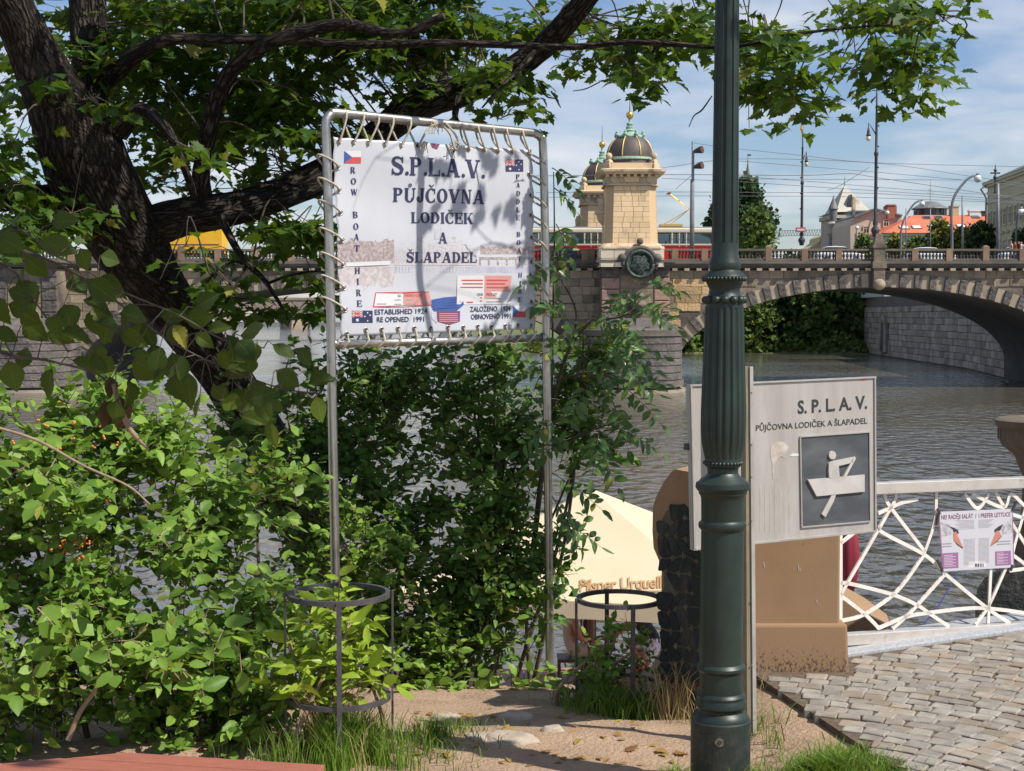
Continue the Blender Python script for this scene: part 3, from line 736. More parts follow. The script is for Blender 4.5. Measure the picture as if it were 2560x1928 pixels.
def far_tree(name, label, px, ytop, ybot, wpx, Y, m, group, seed, n=1500, leaf=.55, flame=False, ground=None):
    rs = np.random.RandomState(seed)
    top, bot = P(px, ytop, Y), P(px, ybot, Y)
    H = top.z - bot.z; W = wpx / F * Y / 2
    gz_ = bot.z - H * .12 if ground is None else ground
    root = thing(name, label, 'tree', (bot.x, Y, gz_), group)
    nc = max(14, n // 26)
    u = rs.rand(nc) ** .8; ang = rs.rand(nc) * 6.283
    shape = (np.sin(np.pi * np.clip(u * .93 + .07, 0, 1)) ** .6) if not flame else (np.clip(u * 5, 0, 1) ** .5) * (1 - u ** 2.2) ** .7
    rad = W * shape * np.sqrt(rs.rand(nc)) * rs.uniform(.75, 1.1, nc)
    cc = np.stack([bot.x + rad * np.cos(ang), Y + rad * np.sin(ang) * .9, bot.z + u * H * .96], 1)
    idx = rs.randint(0, nc, n)
    spread = min(W, H) * .20 + .25
    pos = cc[idx] + rs.normal(size=(n, 3)) * spread * np.array([.6, .6, .55])
    dirs = rvec(rs, n) * .8 + np.array([0, 0, .5 if flame else -.25])
    nor = rvec(rs, n) * .9 + np.array([0, -.3, .8])
    fo = bpy.data.objects.new('crown', leaf_mesh('crown', T_QUAD, pos, frames(dirs, nor), rs.uniform(.6, 1.3, n) * leaf, m, (rs.rand(nc)[idx] * .6 + rs.rand(n) * .4)))
    link(fo, root)
    tb = MB(); tb.tube([(bot.x, Y, gz_), (bot.x, Y, bot.z + H * .3), (bot.x + .1, Y, bot.z + H * .75)], [W * .10 + .08, W * .07 + .05, .03], 8)
    tb.build('trunk', M['twig'], root, smooth=True)
    return root

# ------------------------------------------------------------------ people: one skinned body each, cloth by body region
BONES = ['pelvis chest torso', 'chest neck torso', 'neck head head', 'head crown head', 'chest shl torso', 'shl ell arm', 'ell wrl fore', 'wrl hnl fore',
         'chest shr torso', 'shr elr arm', 'elr wrr fore', 'wrr hnr fore', 'pelvis hpl thigh', 'hpl knl thigh', 'knl anl shin', 'anl tol foot',
         'pelvis hpr thigh', 'hpr knr thigh', 'knr anr shin', 'anr tor foot']
RADS = dict(pelvis=.145, chest=.155, neck=.06, head=.098, crown=.085, shl=.072, shr=.072, ell=.048, elr=.048, wrl=.032, wrr=.032, hnl=.036, hnr=.036,
            hpl=.10, hpr=.10, knl=.062, knr=.062, anl=.042, anr=.042, tol=.036, tor=.036)
STAND = dict(pelvis=(0, 0, .95), chest=(0, .0, 1.28), neck=(0, .0, 1.47), head=(0, .02, 1.60), crown=(0, .0, 1.68), shl=(-.18, 0, 1.40), shr=(.18, 0, 1.40),
             ell=(-.24, -.02, 1.12), elr=(.24, .04, 1.12), wrl=(-.25, .12, .90), wrr=(.25, .10, .89), hnl=(-.24, .17, .82), hnr=(.24, .15, .81),
             hpl=(-.10, 0, .88), hpr=(.10, 0, .88), knl=(-.10, .16, .50), knr=(.10, -.06, .50), anl=(-.10, .12, .09), anr=(.10, -.26, .12), tol=(-.10, .26, .04), tor=(.10, -.12, .04))
SIT = dict(STAND, pelvis=(0, 0, .52), chest=(0, -.02, .86), neck=(0, 0, 1.05), head=(0, .03, 1.18), crown=(0, .01, 1.26), shl=(-.18, 0, .98), shr=(.18, 0, .98),
           ell=(-.24, .08, .72), elr=(.24, .08, .72), wrl=(-.18, .30, .66), wrr=(.18, .30, .66), hnl=(-.14, .37, .66), hnr=(.14, .37, .66),
           hpl=(-.10, .05, .50), hpr=(.10, .05, .50), knl=(-.12, .46, .50), knr=(.12, .46, .50), anl=(-.12, .46, .09), anr=(.12, .46, .09), tol=(-.12, .6, .04), tor=(.12, .6, .04))
CROUCH = dict(STAND, pelvis=(0, -.16, .46), chest=(0, .10, .74), neck=(0, .22, .90), head=(.0, .30, 1.00), crown=(0, .28, 1.09), shl=(-.18, .16, .83), shr=(.18, .16, .83),
              ell=(-.22, .40, .66), elr=(.22, .44, .66), wrl=(-.14, .60, .52), wrr=(.14, .64, .52), hnl=(-.12, .68, .48), hnr=(.12, .72, .48),
              hpl=(-.11, -.12, .42), hpr=(.11, -.12, .42), knl=(-.15, .28, .50), knr=(.15, .28, .46), anl=(-.13, .04, .10), anr=(.13, .02, .10), tol=(-.14, .20, .04), tor=(.14, .18, .04))
_people = {}
def person_mesh(key, pose, bare_leg=False, bare_arm=True):
    k = (key, bare_leg, bare_arm)
    if k in _people: return _people[k]
    names = list(RADS); me = bpy.data.meshes.new('person')
    ed = [tuple(b.split()[:2]) for b in BONES]
    me.from_pydata([pose[n] for n in names], [(names.index(a), names.index(b_)) for a, b_ in ed], [])
    ob = bpy.data.objects.new('person_build', me); col.objects.link(ob)
    sk = ob.modifiers.new('skin', 'SKIN'); sk.use_smooth_shade = True
    ob.modifiers.new('sub', 'SUBSURF').levels = 2
    for i, n in enumerate(names):
        me.skin_vertices[0].data[i].radius = (RADS[n], RADS[n] * (.8 if n in ('pelvis', 'chest') else 1))
        me.skin_vertices[0].data[i].use_root = n == 'pelvis'
    dg = bpy.context.evaluated_depsgraph_get()
    out = bpy.data.meshes.new_from_object(ob.evaluated_get(dg))
    bpy.data.objects.remove(ob)
    for s_ in range(5): out.materials.append(M['skin'])      # skin, shirt, trousers, shoes, hair
    segs = [(Vector(pose[a]), Vector(pose[b_]), reg) for a, b_, reg in (x.split() for x in BONES)]
    for p in out.polygons:
        c = Vector(p.center); best, reg = 9, ''
        for a, b_, r in segs:
            d = b_ - a; t = max(0, min(1, (c - a).dot(d) / max(d.length_squared, 1e-6)))
            q = (c - a - d * t).length
            if q < best: best, reg = q, r
        p.material_index = {'torso': 1, 'arm': 0 if bare_arm else 1, 'fore': 0, 'thigh': 2, 'shin': 0 if bare_leg else 2, 'foot': 3, 'head': 0}[reg]
        if reg == 'head':
            rel = c - Vector(pose['head'])
            if rel.z > .035 or (rel.y < -.015 and rel.z > -.08): p.material_index = 4
        p.use_smooth = True
    out.name = 'person'; _people[k] = out
    return out
mat('skin', (0.50, 0.24, 0.15), (0.56, 0.29, 0.19), 0.55, 8)
mat('tan_skin', (0.44, 0.17, 0.085), (0.50, 0.21, 0.11), 0.5, 8)
for nm, c in dict(hair_dark=(.03, .02, .015), hair_brown=(.16, .08, .035), cloth_red=(.55, .04, .04), cloth_blue=(.05, .09, .35), cloth_white=(.7, .7, .72), cloth_black=(.02, .02, .025),
                  cloth_beige=(.48, .36, .27), cloth_grey=(.22, .22, .25), denim=(.07, .10, .18), cloth_pink=(.6, .25, .25)).items(): mat(nm, c, rough=.85)
mat('cloth_check', (.62, .64, .68), (.20, .24, .32), .85, 26, 1, .5, .6)
def person(label, loc, rz, pose, key, shirt, legs, shoes='cloth_black', hair='hair_dark', skin='skin', bare_leg=False, bare_arm=True, scale=1.0, group=None):
    o = bpy.data.objects.new('person', person_mesh(key, pose, bare_leg, bare_arm))
    o.location = loc; o.rotation_euler = (0, 0, rz); o.scale = (scale,) * 3
    col.objects.link(o)
    for s_, m in zip(o.material_slots, (skin, shirt, legs, shoes, hair)): s_.link = 'OBJECT'; s_.material = M[m]
    # a nose and ears so the head reads from nearby
    h = Vector(pose['head'])
    f = MB(); f.ball((h.x, h.y + .098, h.z - .01), .016, 6, sz=1.4)
    for sx in (-1, 1): f.ball((h.x + sx * .096, h.y - .01, h.z), .022, 6, sz=1.4)
    fo = f.build('face', M[skin], None, smooth=True); fo.parent = o
    return tag(o, label, 'person', group)

# ------------------------------------------------------------------ toll towers
def tower(cx, cy, z0, label, detail):
    t = thing('toll_tower', label, 'tower', (cx, cy, z0))
    def sq(h, z, c=.28):                # square plan with cut corners
        return [Vector((cx + x * h, cy + y * h, z0 + z)) for x, y in ((-1 + c, -1), (1 - c, -1), (1, -1 + c), (1, 1 - c), (1 - c, 1), (-1 + c, 1), (-1, 1 - c), (-1, -1 + c))]
    MB().hexa(sq(2.70, -.3, .10), sq(2.70, 1.26, .10)).build('plinth', M['tower_core'], t)
    r = random.Random(int(cy))
    # plinth blocks, two courses on each visible side
    def face_block(h0, h1, z, dz, a, b_, side, m, pr=.07):
        # side 0 front (-y), 1 left (-x), 2 right (+x)
        def pt(s_, zz, hh, out):
            k = hh + out
            if side == 0: return Vector((cx + s_ * hh, cy - k, z0 + zz))
            if side == 1: return Vector((cx - k, cy - s_ * hh, z0 + zz))
            return Vector((cx + k, cy + s_ * hh, z0 + zz))
        g_ = .008
        lo = [pt(a + g_, z, h0, -.2), pt(b_ - g_, z, h0, -.2), pt(b_ - g_, z, h0, pr), pt(a + g_, z, h0, pr)]
        hi = [pt(a + g_, z + dz, h1, -.2), pt(b_ - g_, z + dz, h1, -.2), pt(b_ - g_, z + dz, h1, pr), pt(a + g_, z + dz, h1, pr)]
        MB().hexa(lo, hi).build('stone', m, t)
    for side in ((0, 1, 2) if detail else (0, 1)):
        for zz, dz in ((-.3, .74), (.46, .78)):
            a = -.99
            while a < .98:
                b_ = min(.99, a + r.uniform(.32, .55))
                if b_ > .85: b_ = .99
                face_block(2.70, 2.70, zz, dz - .03, a, b_, side, M['tower_base']); a = b_
    for (za, zb, h0, h1) in ((1.26, 1.45, 2.84, 2.80), (1.45, 1.74, 2.66, 2.40)): MB().hexa(sq(h0, za, .12), sq(h1, zb, .14)).build('base_moulding', M['tower_trim'], t)
    def hw(z): return 2.28 - .17 * (z - 1.74) / 4.95
    MB().hexa(sq(hw(1.74) - .02, 1.74), sq(hw(6.69) - .02, 6.69)).build('shaft', M['tower_core'], t)
    rows = 11; dz = 4.95 / rows
    for side in ((0, 1, 2) if detail else (0, 1)):
        for i in range(rows):
            z = 1.74 + i * dz; a = -.72
            while a < .70:
                b_ = min(.72, a + r.uniform(.22, .46))
                if b_ > .58: b_ = .72
                face_block(hw(z), hw(z + dz), z + .012, dz - .022, a, b_, side, M['tower_stone'], .05 + r.uniform(0, .012)); a = b_
    MB().hexa(sq(2.24, 6.69), sq(2.24, 7.55)).build('frieze', M['tower_trim'], t)
    MB().hexa(sq(2.36, 6.69, .26), sq(2.36, 6.83, .26)).build('astragal', M['tower_trim'], t)
    for sx in (-1, 1):
        MB().tube([(cx + sx * 1.55, cy - 2.24, z0 + 7.2), (cx + sx * 1.55, cy - 2.36, z0 + 7.2)], .26, 14).build('rosette', M['tower_trim'], t)
        MB().tube([(cx + sx * .75 + .28 * math.cos(a), cy - 2.30, z0 + 7.2 + .22 * math.sin(a)) for a in np.linspace(0, 5.5, 12)], .06, 6).build('scroll', M['tower_trim'], t, smooth=True)
    MB().box(cx - .62, cx + .62, cy - 2.36, cy - 2.2, z0 + 6.98, z0 + 7.42).build('tablet', M['tower_stone'], t)
    for i in range(8):
        x = cx - 2.1 + 4.2 * i / 7
        MB().box(x - .13, x + .13, cy - 2.62, cy - 2.2, z0 + 7.38, z0 + 7.62).build('bracket', M['tower_trim'], t)
    for (za, zb, h0, h1) in ((7.62, 7.82, 2.62, 2.86), (7.82, 8.0, 2.92, 2.95), (8.0, 8.14, 2.80, 2.5)): MB().hexa(sq(h0, za, .16), sq(h1, zb, .16)).build('cornice', M['tower_trim'], t)
    MB().hexa(sq(2.30, 8.14, .25), sq(2.25, 8.62, .25)).build('attic', M['tower_stone'], t)
    for sx, sy in ((-1, -1), (1, -1), (-1, 1), (1, 1)):
        x, y = cx + sx * 1.93, cy + sy * 1.93
        MB().lathe((x, y, z0), [(.52, 8.14), (.5, 8.5), (.36, 8.55), (.34, 8.8), (.2, 8.9), (.12, 8.98)], 4).build('pedestal', M['tower_trim'], t)
        MB().ball((x, y, z0 + 9.22), .29, 14).build('stone_ball', M['tower_trim'], t, smooth=True)
    MB().lathe((cx, cy, z0), [(2.2, 8.62), (2.14, 8.95)], 16).build('drum', M['dome_lead'], t)
    MB().lathe((cx, cy, z0), [(2.14, 8.95), (2.24, 9.0), (2.2, 9.16), (2.05, 9.22)], 32).build('gutter_band', M['verdigris'], t, smooth=False)
    dome = [(2.07 * math.cos(a) ** .8, 9.2 + 2.05 * math.sin(a)) for a in np.linspace(0, 1.05, 14)]
    MB().lathe((cx, cy, z0), dome + [(.3, 11.1)], 32).build('dome', M['dome_lead'], t, angle=50)
    for k in range(8):
        a = math.pi / 8 + k * math.pi / 4
        MB().tube([(cx + (rr + .02) * math.cos(a), cy + (rr + .02) * math.sin(a), z0 + zz) for rr, zz in dome], .06, 6).build('rib', M['rib_gold'], t, smooth=True)
    MB().tube([(cx + 1.12 * math.cos(a), cy + 1.12 * math.sin(a), z0 + 10.98 + .12 * abs(math.sin(4 * a))) for a in np.linspace(0, 2 * math.pi, 48)], .13, 8).build('garland', M['verdigris'], t, smooth=True)
    for k in range(8):
        a = math.pi / 8 + k * math.pi / 4
        m = MB(); x, y = cx + 1.22 * math.cos(a), cy + 1.22 * math.sin(a)
        m.ball((x, y, z0 + 11.2), .2, 8).ball((x, y, z0 + 11.42), .13, 8).tube([(x, y, z0 + 11.1), (x + .12 * math.cos(a), y + .12 * math.sin(a), z0 + 10.75)], .1, 6)
        m.build('acroterion', M['verdigris'], t, smooth=True)
    MB().lathe((cx, cy, z0), [(1.0, 10.95), (.85, 11.2), (.55, 11.35), (.45, 11.5), (.5, 11.62), (.32, 11.75), (.34, 11.95), (.2, 12.05), (.3, 12.15), (.3, 12.25), (.12, 12.35), (.1, 12.6), (.16, 12.66)], 18).build('finial', M['verdigris'], t, angle=40)
    MB().ball((cx, cy, z0 + 12.98), .33, 18).build('gilt_ball', M['gilding'], t, smooth=True)
    MB().tube([(cx, cy, z0 + 13.2), (cx, cy, z0 + 14.9)], [.05, .015], 6).build('spike', M['cornice'], t)
    # carved console on the flank
    MB().lathe((cx - hw(4) - .1, cy, z0), [(.1, 3.4), (.45, 3.8), (.6, 4.3), (.75, 4.4), (.75, 4.6), (.4, 4.7), (.45, 5.3), (.3, 5.7), (.05, 5.8)], 12).build('flank_carving', M['tower_trim'], t)
    return t
tz = P(1573, 659, 124).z
tower(P(1573, 659, 126.4).x, 126.4, tz, 'sandstone tower with gilt ribbed dome standing on the near side of the bridge', True)
tower(9.2, 148.0, tz, 'sandstone domed tower standing behind the red and cream tram', False)

# ------------------------------------------------------------------ tram
mat('tram_cream', (0.62, 0.56, 0.42), rough=0.4)
mat('tram_red', (0.50, 0.014, 0.02), rough=0.35)
mat('tram_grey', (0.19, 0.20, 0.22), rough=0.5)
mat('rubber', (0.02, 0.02, 0.022), rough=0.7)
def glassmat(name, tint, mixf):
    m = bpy.data.materials.new(name); m.use_nodes = True
    N, L = m.node_tree.nodes, m.node_tree.links
    b_ = N['Principled BSDF']; b_.inputs['Base Color'].default_value = (*tint, 1); b_.inputs['Roughness'].default_value = .05
    t_ = N.new('ShaderNodeBsdfTransparent'); t_.inputs[0].default_value = (.75, .82, .85, 1)
    s_ = N.new('ShaderNodeMixShader'); s_.inputs[0].default_value = mixf
    L.new(b_.outputs[0], s_.inputs[1]); L.new(t_.outputs[0], s_.inputs[2]); L.new(s_.outputs[0], N['Material Output'].inputs[0]); M[name] = m
glassmat('clear_glass', (.05, .06, .07), .72)
mat('dark_glass', (0.02, 0.025, 0.03), rough=.06, spec=.7)
DECK = BZ(655)
def tram_car(px0, px1, label, panto):
    Yn, Yf = 133.6, 136.0
    x0, x1 = P(px0, 600, Yn).x, P(px1, 600, Yn).x
    zr, zc, zw1, zw0, zb = P(0, 566, Yn).z, P(0, 577, Yn).z, P(0, 583, Yn).z, P(0, 610, Yn).z, P(0, 614, Yn).z
    t = thing('tram', label, 'tram', ((x0 + x1) / 2, 134.8, DECK), 'red and cream tram cars on the bridge')
    MB().box(x0, x1, Yn, Yf, DECK + .35, zb).build('lower_body', M['tram_red'], t, bevel=.06)
    MB().box(x0 + .03, x1 - .03, Yn - .02, Yf + .02, zb + .003, zw0).build('waist_band', M['tram_cream'], t, bevel=.02)
    MB().box(x0 + .03, x1 - .03, Yn, Yf, zw1, zc + .25).build('upper_band', M['tram_cream'], t, bevel=.12)
    ro = MB(); sec = [(Yn + .1, zc + .2), (Yn + .3, zr - .12), (Yn + .75, zr), (Yf - .75, zr), (Yf - .3, zr - .12), (Yf - .1, zc + .2)]
    ro.hexa([Vector((x0 + .3, y, z)) for y, z in sec], [Vector((x1 - .3, y, z)) for y, z in sec]); ro.build('roof', M['tram_grey'], t)
    n = max(5, round((x1 - x0) / 1.95)); w = (x1 - x0 - .1) / n
    for k in range(n):
        xa = x0 + .05 + k * w
        door = k in (0, n // 2, n - 1)
        for yy in (Yn, Yf):
            MB().box(xa - .06, xa + .06, yy - .03, yy + .03, zw0, zw1).build('window_pillar', M['tram_cream'], t)
            if door:
                for q in (1, 2): MB().box(xa + w * q / 3 - .05, xa + w * q / 3 + .05, yy - .03, yy + .03, zw0 - .3, zw1).build('door_post', M['tram_cream'], t)
            MB().box(xa + .07, xa + w - .07, yy - .008, yy + .008, zw0 + .02, zw1 - .02).build('window_pane', M['clear_glass'], t)
    for yy in (Yn, Yf): MB().box(x1 - .12, x1, yy - .03, yy + .03, zw0, zw1).build('window_pillar', M['tram_cream'], t)
    for xx in (x0 + 2.2, x0 + 4, x1 - 4, x1 - 2.2):
        MB().tube([(xx, Yn - .02, DECK + .35), (xx, Yf + .02, DECK + .35)], .34, 16).build('wheel', M['rubber'], t)
    if panto:
        a, e, h = P(1662, 560, 134.8), P(1722, 524, 134.8), P(1672, 484, 134.8)
        for dy in (-.5, .5):
            d = Vector((0, dy, 0))
            MB().tube([a + d, e + d * .8, h + d * .5], .05, 6).build('pantograph_arm', M['rib_gold'], t)
            MB().tube([a + d * .5 + Vector((.6, 0, 0)), e + d * .7], .03, 6).build('pantograph_strut', M['rib_gold'], t)
        MB().beam(h + Vector((0, -.9, 0)), h + Vector((0, .9, 0)), .3, .06).build('pantograph_head', M['tram_red'], t)
        MB().box(a.x - .5, a.x + 1.6, 134.2, 135.4, zr + .02, zr + .25).build('pantograph_base', M['rib_gold'], t)
    return t, x0, x1, zw0
tA = tram_car(1165, 1512, 'red and cream tram car left of the near tower', False)
tB = tram_car(1519, 1842, 'red and cream tram car with raised pantograph right of the near tower', True)
for k, (px, sh, ha) in enumerate(((1421, 'cloth_white', 'hair_dark'), (1436, 'cloth_grey', 'hair_dark'), (1447, 'cloth_black', 'hair_brown'), (1474, 'cloth_pink', 'hair_dark'), (1494, 'cloth_black', 'hair_dark'), (1697, 'cloth_blue', 'hair_dark'), (1664, 'cloth_blue', 'hair_brown'))):
    person(['passenger in white top at the tram window, leftmost', 'passenger in grey behind the tram window', 'passenger in black with brown hair behind the tram window', 'passenger in pink top inside the tram', 'passenger in black beside the tower inside the tram',
            'passenger in blue under the pantograph inside the tram', 'passenger with brown hair at the tram window just right of the tower'][k],
           (P(px, 600, 134.5).x, 134.5, tA[3] - 1.0), math.pi / 2 * (1 if k % 2 else -1), SIT, 'sit', sh, 'denim', hair=ha, scale=1.05, group='tram passengers')
# ------------------------------------------------------------------ quay, far bank, far bridge
STREET = 4.9
QW = [Vector((50.55, 147.3)), Vector((55.2, 174.5)), Vector((60.8, 248.0))]
mb = MB()
top = [(q.x, q.y) for q in QW] + [(63, 262), (58, 330), (60, 900), (600, 900), (600, 147.3)]
mb.hexa([Vector((x, y, WZ - 1)) for x, y in top], [Vector((x, y, STREET)) for x, y in top])
quay = mb.build('quay', M['quay_joint']); tag(quay, kind='structure')
qst = [bevel_mesh('quay_block', M['quay_stone'], .04, 60 + i, .02) for i in range(4)]
for qa, qb in zip(QW, QW[1:]):
    d = qb - qa; Ln = d.length; d = d / Ln; ang = math.atan2(d.y, d.x)
    for r_ in range(9):
        s_ = 0.0
        while s_ < Ln - .4:
            w = min(rng.uniform(1.5, 3.2), Ln - s_)
            c = qa + d * (s_ + w / 2)
            niche_shade = qb.y > 240 and 226 < c.y < 232 and r_ in (1, 2, 3, 4, 5)
            if not niche_shade: inst('stone', rng.choice(qst), quay, (c.x, c.y, WZ + .1 + r_ * .86 + .43), (0, 0, ang), (w - .05, .34 + rng.uniform(0, .08), .81))
            s_ += w
c = QW[1].lerp(QW[2], .735); dn = (QW[2] - QW[1]).normalized()
arc = MB(); hoop = [Vector((c.x - .35 + dn.x * s_, c.y + dn.y * s_, z)) for s_, z in ((-2.2, -3.9), (-2.2, -1), (-1.5, .6), (0, 1.7), (1.5, .6), (2.2, -1), (2.2, -3.9))]
arc.tube(hoop, .45, 6); arc.build('niche_surround', M['quay_stone'], quay)
MB().poly([Vector((c.x - .30 + dn.x * s_ * .8, c.y + dn.y * s_ * .8, z - .3)) for s_, z in ((-2.2, -3.9), (-2.2, -1), (-1.5, .6), (0, 1.7), (1.5, .6), (2.2, -1), (2.2, -3.9))], (-1, 0, 0), .02).build('niche_shade', M['soffit'], quay)  # flat dark panel painting the shade of the recess
mb = MB(); bank = [(-8, 252), (8, 246), (22, 247), (38, 250), (52, 246), (63, 240)]
for k, ((xa, ya), (xb, yb_)) in enumerate(zip(bank, bank[1:])):
    mb.quad((xa, ya, WZ - .1), (xb, yb_, WZ - .1), (xb, yb_ + 5, -3.3), (xa, ya + 5, -3.3)); mb.quad((xa, ya + 5, -3.3), (xb, yb_ + 5, -3.3), (xb, yb_ + 90, 1), (xa, ya + 90, 1))
tag(mb.build('river_bank', M['bank_grass'], smooth=True), kind='structure')
rs = np.random.RandomState(4); n = 5200
xx = rs.uniform(2, 63, n); yy = np.interp(xx, [b_[0] for b_ in bank], [b_[1] for b_ in bank]) + rs.uniform(.5, 8, n)
pos = np.stack([xx, yy, np.interp(yy - np.interp(xx, [b_[0] for b_ in bank], [b_[1] for b_ in bank]), [0, 5, 9], [-4.5, -3.2, -3]) + rs.rand(n) ** 2 * (1.6 + 1.4 * np.sin(xx * .7))], 1)
o = bpy.data.objects.new('bank_undergrowth', leaf_mesh('undergrowth', T_QUAD, pos, frames(rvec(rs, n) + [0, 0, .4], rvec(rs, n) + [0, -.5, .6]), rs.uniform(.35, .8, n), M['far_green']))
link(o); tag(o, 'tangle of low green bushes along the far river bank', 'bushes', kind='stuff')
BT = [(1712, 800, 90, 'far_green'), (1790, 740, 120, 'far_green'), (1880, 700, 130, 'far_green'), (1950, 690, 130, 'far_dark'), (2030, 660, 140, 'far_green'), (2095, 690, 110, 'far_green'), (2135, 650, 90, 'far_green'), (1840, 640, 150, 'far_dark'), (1985, 640, 150, 'far_dark'), (2070, 640, 150, 'far_dark'), (2120, 640, 120, 'far_green')]
BL = ['dark', 'light', 'broad', 'leafy']
for k, (px, yt, w, m) in enumerate(BT):
    Yt = 251 + (k * 3) % 6 + (4 if k > 6 else 0)
    far_tree('riverside_tree', ['bright green low tree beside the bridge pier on the far bank', 'light green tree behind the green lamp post under the arch', 'broad light green tree at the left under the right arch', 'dark rounded tree second under the right arch', 'tall light green tree in the middle under the right arch',
             'narrow green tree near the quay wall', 'light green tree leaning over the end of the quay wall', 'tall dark tree at the back left under the arch', 'tall dark tree at the back middle under the arch', 'tall dark tree at the back beside the quay wall', 'tall green tree closest to the quay wall corner'][k],
             px, yt, 872, w, Yt, M[m], 'trees on the far river bank', 100 + k, 2000 if k < 7 else 2600, .8)
fb = thing('distant_bridge', 'distant medieval stone bridge seen under the left arch', 'bridge', (-120, 700, WZ))
mb = MB(); Yc = 700.0
zt = P(0, 750, Yc).z
def CB(px): return P(px, 800, Yc).x
ops = [(CB(380), CB(540)), (CB(576), CB(700)), (CB(768), CB(905)), (CB(970), CB(1100)), (CB(1170), CB(1290)), (CB(1350), CB(1460))]
def cb_z(x):
    for a, b_ in ops:
        if a < x < b_:
            q = (x - (a + b_) / 2) / ((b_ - a) / 2); return WZ + 2 + 7.2 * math.sqrt(max(0, 1 - q * q))
    return WZ - .5
X0, X1 = CB(300), CB(1500)
for i in range(500):
    xa, xb = X0 + (X1 - X0) * i / 500, X0 + (X1 - X0) * (i + 1) / 500
    mb.quad((xa, Yc, cb_z(xa)), (xb, Yc, cb_z(xb)), (xb, Yc, zt), (xa, Yc, zt)); mb.quad((xa, Yc, cb_z(xa)), (xa, Yc + 10, cb_z(xa)), (xb, Yc + 10, cb_z(xb)), (xb, Yc, cb_z(xb)))
mb.quad((X0, Yc, zt), (X1, Yc, zt), (X1, Yc + 10, zt), (X0, Yc + 10, zt))
mb.build('arcade', M['far_stone'], fb)
for (a, b_), (a2, b2) in zip(ops, ops[1:]):
    m_, h_ = (b_ + a2) / 2, (a2 - b_) / 2
    MB().hexa([Vector((m_ - h_, Yc, WZ)), Vector((m_, Yc - 7, WZ)), Vector((m_ + h_, Yc, WZ))], [Vector((m_ - h_, Yc, WZ + 6)), Vector((m_, Yc - 5, WZ + 5)), Vector((m_ + h_, Yc, WZ + 6))]).build('pier', M['far_stone'], fb)
MB().box(X0, X1, Yc - .4, Yc + .4, zt, zt + 1.1).build('parapet', M['far_stone'], fb)
mb = MB(); mb.box(-400, 30, 860, 1000, WZ - 1, -2.0); tag(mb.build('far_shore', M['far_bank']), kind='structure')
for name_, Yw, lab in (('weir', 372, None),):
    m = MB(); m.box(-80, 20, Yw, Yw + 2.0, WZ, WZ + .28); tag(m.build('weir_crest', M['far_bank']), kind='structure')

# ------------------------------------------------------------------ buildings of the right bank
mat('palace_wall', (0.46, 0.42, 0.27), (0.52, 0.475, 0.32), 0.9, 0.4)
mat('palace_trim', (0.52, 0.48, 0.34), rough=0.9)
mat('roof_tile', (0.46, 0.125, 0.062), (0.54, 0.165, 0.085), 0.85, 0.6, 8, bump=0.3, bscale=4, bdist=.08)
mat('green_wall', (0.36, 0.43, 0.37), (0.42, 0.48, 0.42), 0.9, 0.4)
mat('beige_wall', (0.52, 0.41, 0.32), (0.58, 0.47, 0.37), 0.9, 0.3)
mat('ochre_wall', (0.50, 0.40, 0.22), rough=0.9)
mat('slate', (0.12, 0.125, 0.135), (0.17, 0.175, 0.18), 0.6, 0.8)
mat('old_stone', (0.34, 0.30, 0.24), (0.44, 0.39, 0.32), 0.9, 0.5, 8, c3=(0.22, 0.19, 0.155), s3=.4)
mat('lime_roof', (0.42, 0.40, 0.34), (0.48, 0.46, 0.40), 0.9, 0.6, 8, c3=(0.28, 0.25, 0.2), s3=.5)
mat('brick_red', (0.33, 0.115, 0.075), rough=0.9)
mat('white_paint', (0.72, 0.72, 0.70), rough=0.5)
mat('grey_metal', (0.16, 0.17, 0.19), (0.23, 0.24, 0.26), 0.55, 2, metal=.3)
mat('black_metal', (0.025, 0.028, 0.032), (0.05, 0.05, 0.052), 0.5, 2)
mat('globe', (0.80, 0.79, 0.76), rough=0.25)
mat('warm_globe', (0.72, 0.58, 0.38), rough=0.25)
win_mesh = MB().box(-.5, .5, -.5, .5, -.5, .5).mesh('pane', M['dark_glass'])
def window(parent, c, ang, w, h, frame=M['palace_trim']):
    f = MB(); ca, sa = math.cos(ang), math.sin(ang)
    def q(u, v, o): return Vector((c[0] + u * ca + o * sa, c[1] + u * sa - o * ca, c[2] + v))
    for (u0, u1, v0, v1) in ((-w/2 - .18, -w/2, -h/2 - .18, h/2 + .25), (w/2, w/2 + .18, -h/2 - .18, h/2 + .25), (-w/2, w/2, h/2, h/2 + .25), (-w/2, w/2, -h/2 - .18, -h/2), (-.05, .05, -h/2, h/2), (-w/2, w/2, h*.15, h*.15 + .1)):
        f.hexa([q(u0, v0, 0), q(u1, v0, 0), q(u1, v0, .16), q(u0, v0, .16)], [q(u0, v1, 0), q(u1, v1, 0), q(u1, v1, .16), q(u0, v1, .16)])
    o = f.build('window', frame, parent)
    p = bpy.data.objects.new('pane', win_mesh); p.location = c; p.rotation_euler = (0, 0, ang); p.scale = (w, .1, h)
    col.objects.link(p); p.parent = o; p.matrix_parent_inverse = Matrix.Identity(4)
pal = thing('yellow_palace', 'pale yellow classical building at the right edge behind the bridge', 'building', (66, 180, STREET))
A, B_ = Vector((P(2467, 600, 200).x, 200)), Vector((P(2467, 600, 200).x - 5.2, 140))
ze = P(0, 470, 200).z
back = Vector((22, 2))
plan = [A, B_, B_ + back, A + back]
MB().hexa([Vector((p.x, p.y, STREET)) for p in plan], [Vector((p.x, p.y, ze)) for p in plan]).build('wall', M['palace_wall'], pal)
def outset(pl, e):
    c = sum(pl, Vector((0, 0))) / len(pl); return [p + (p - c).normalized() * e for p in pl]
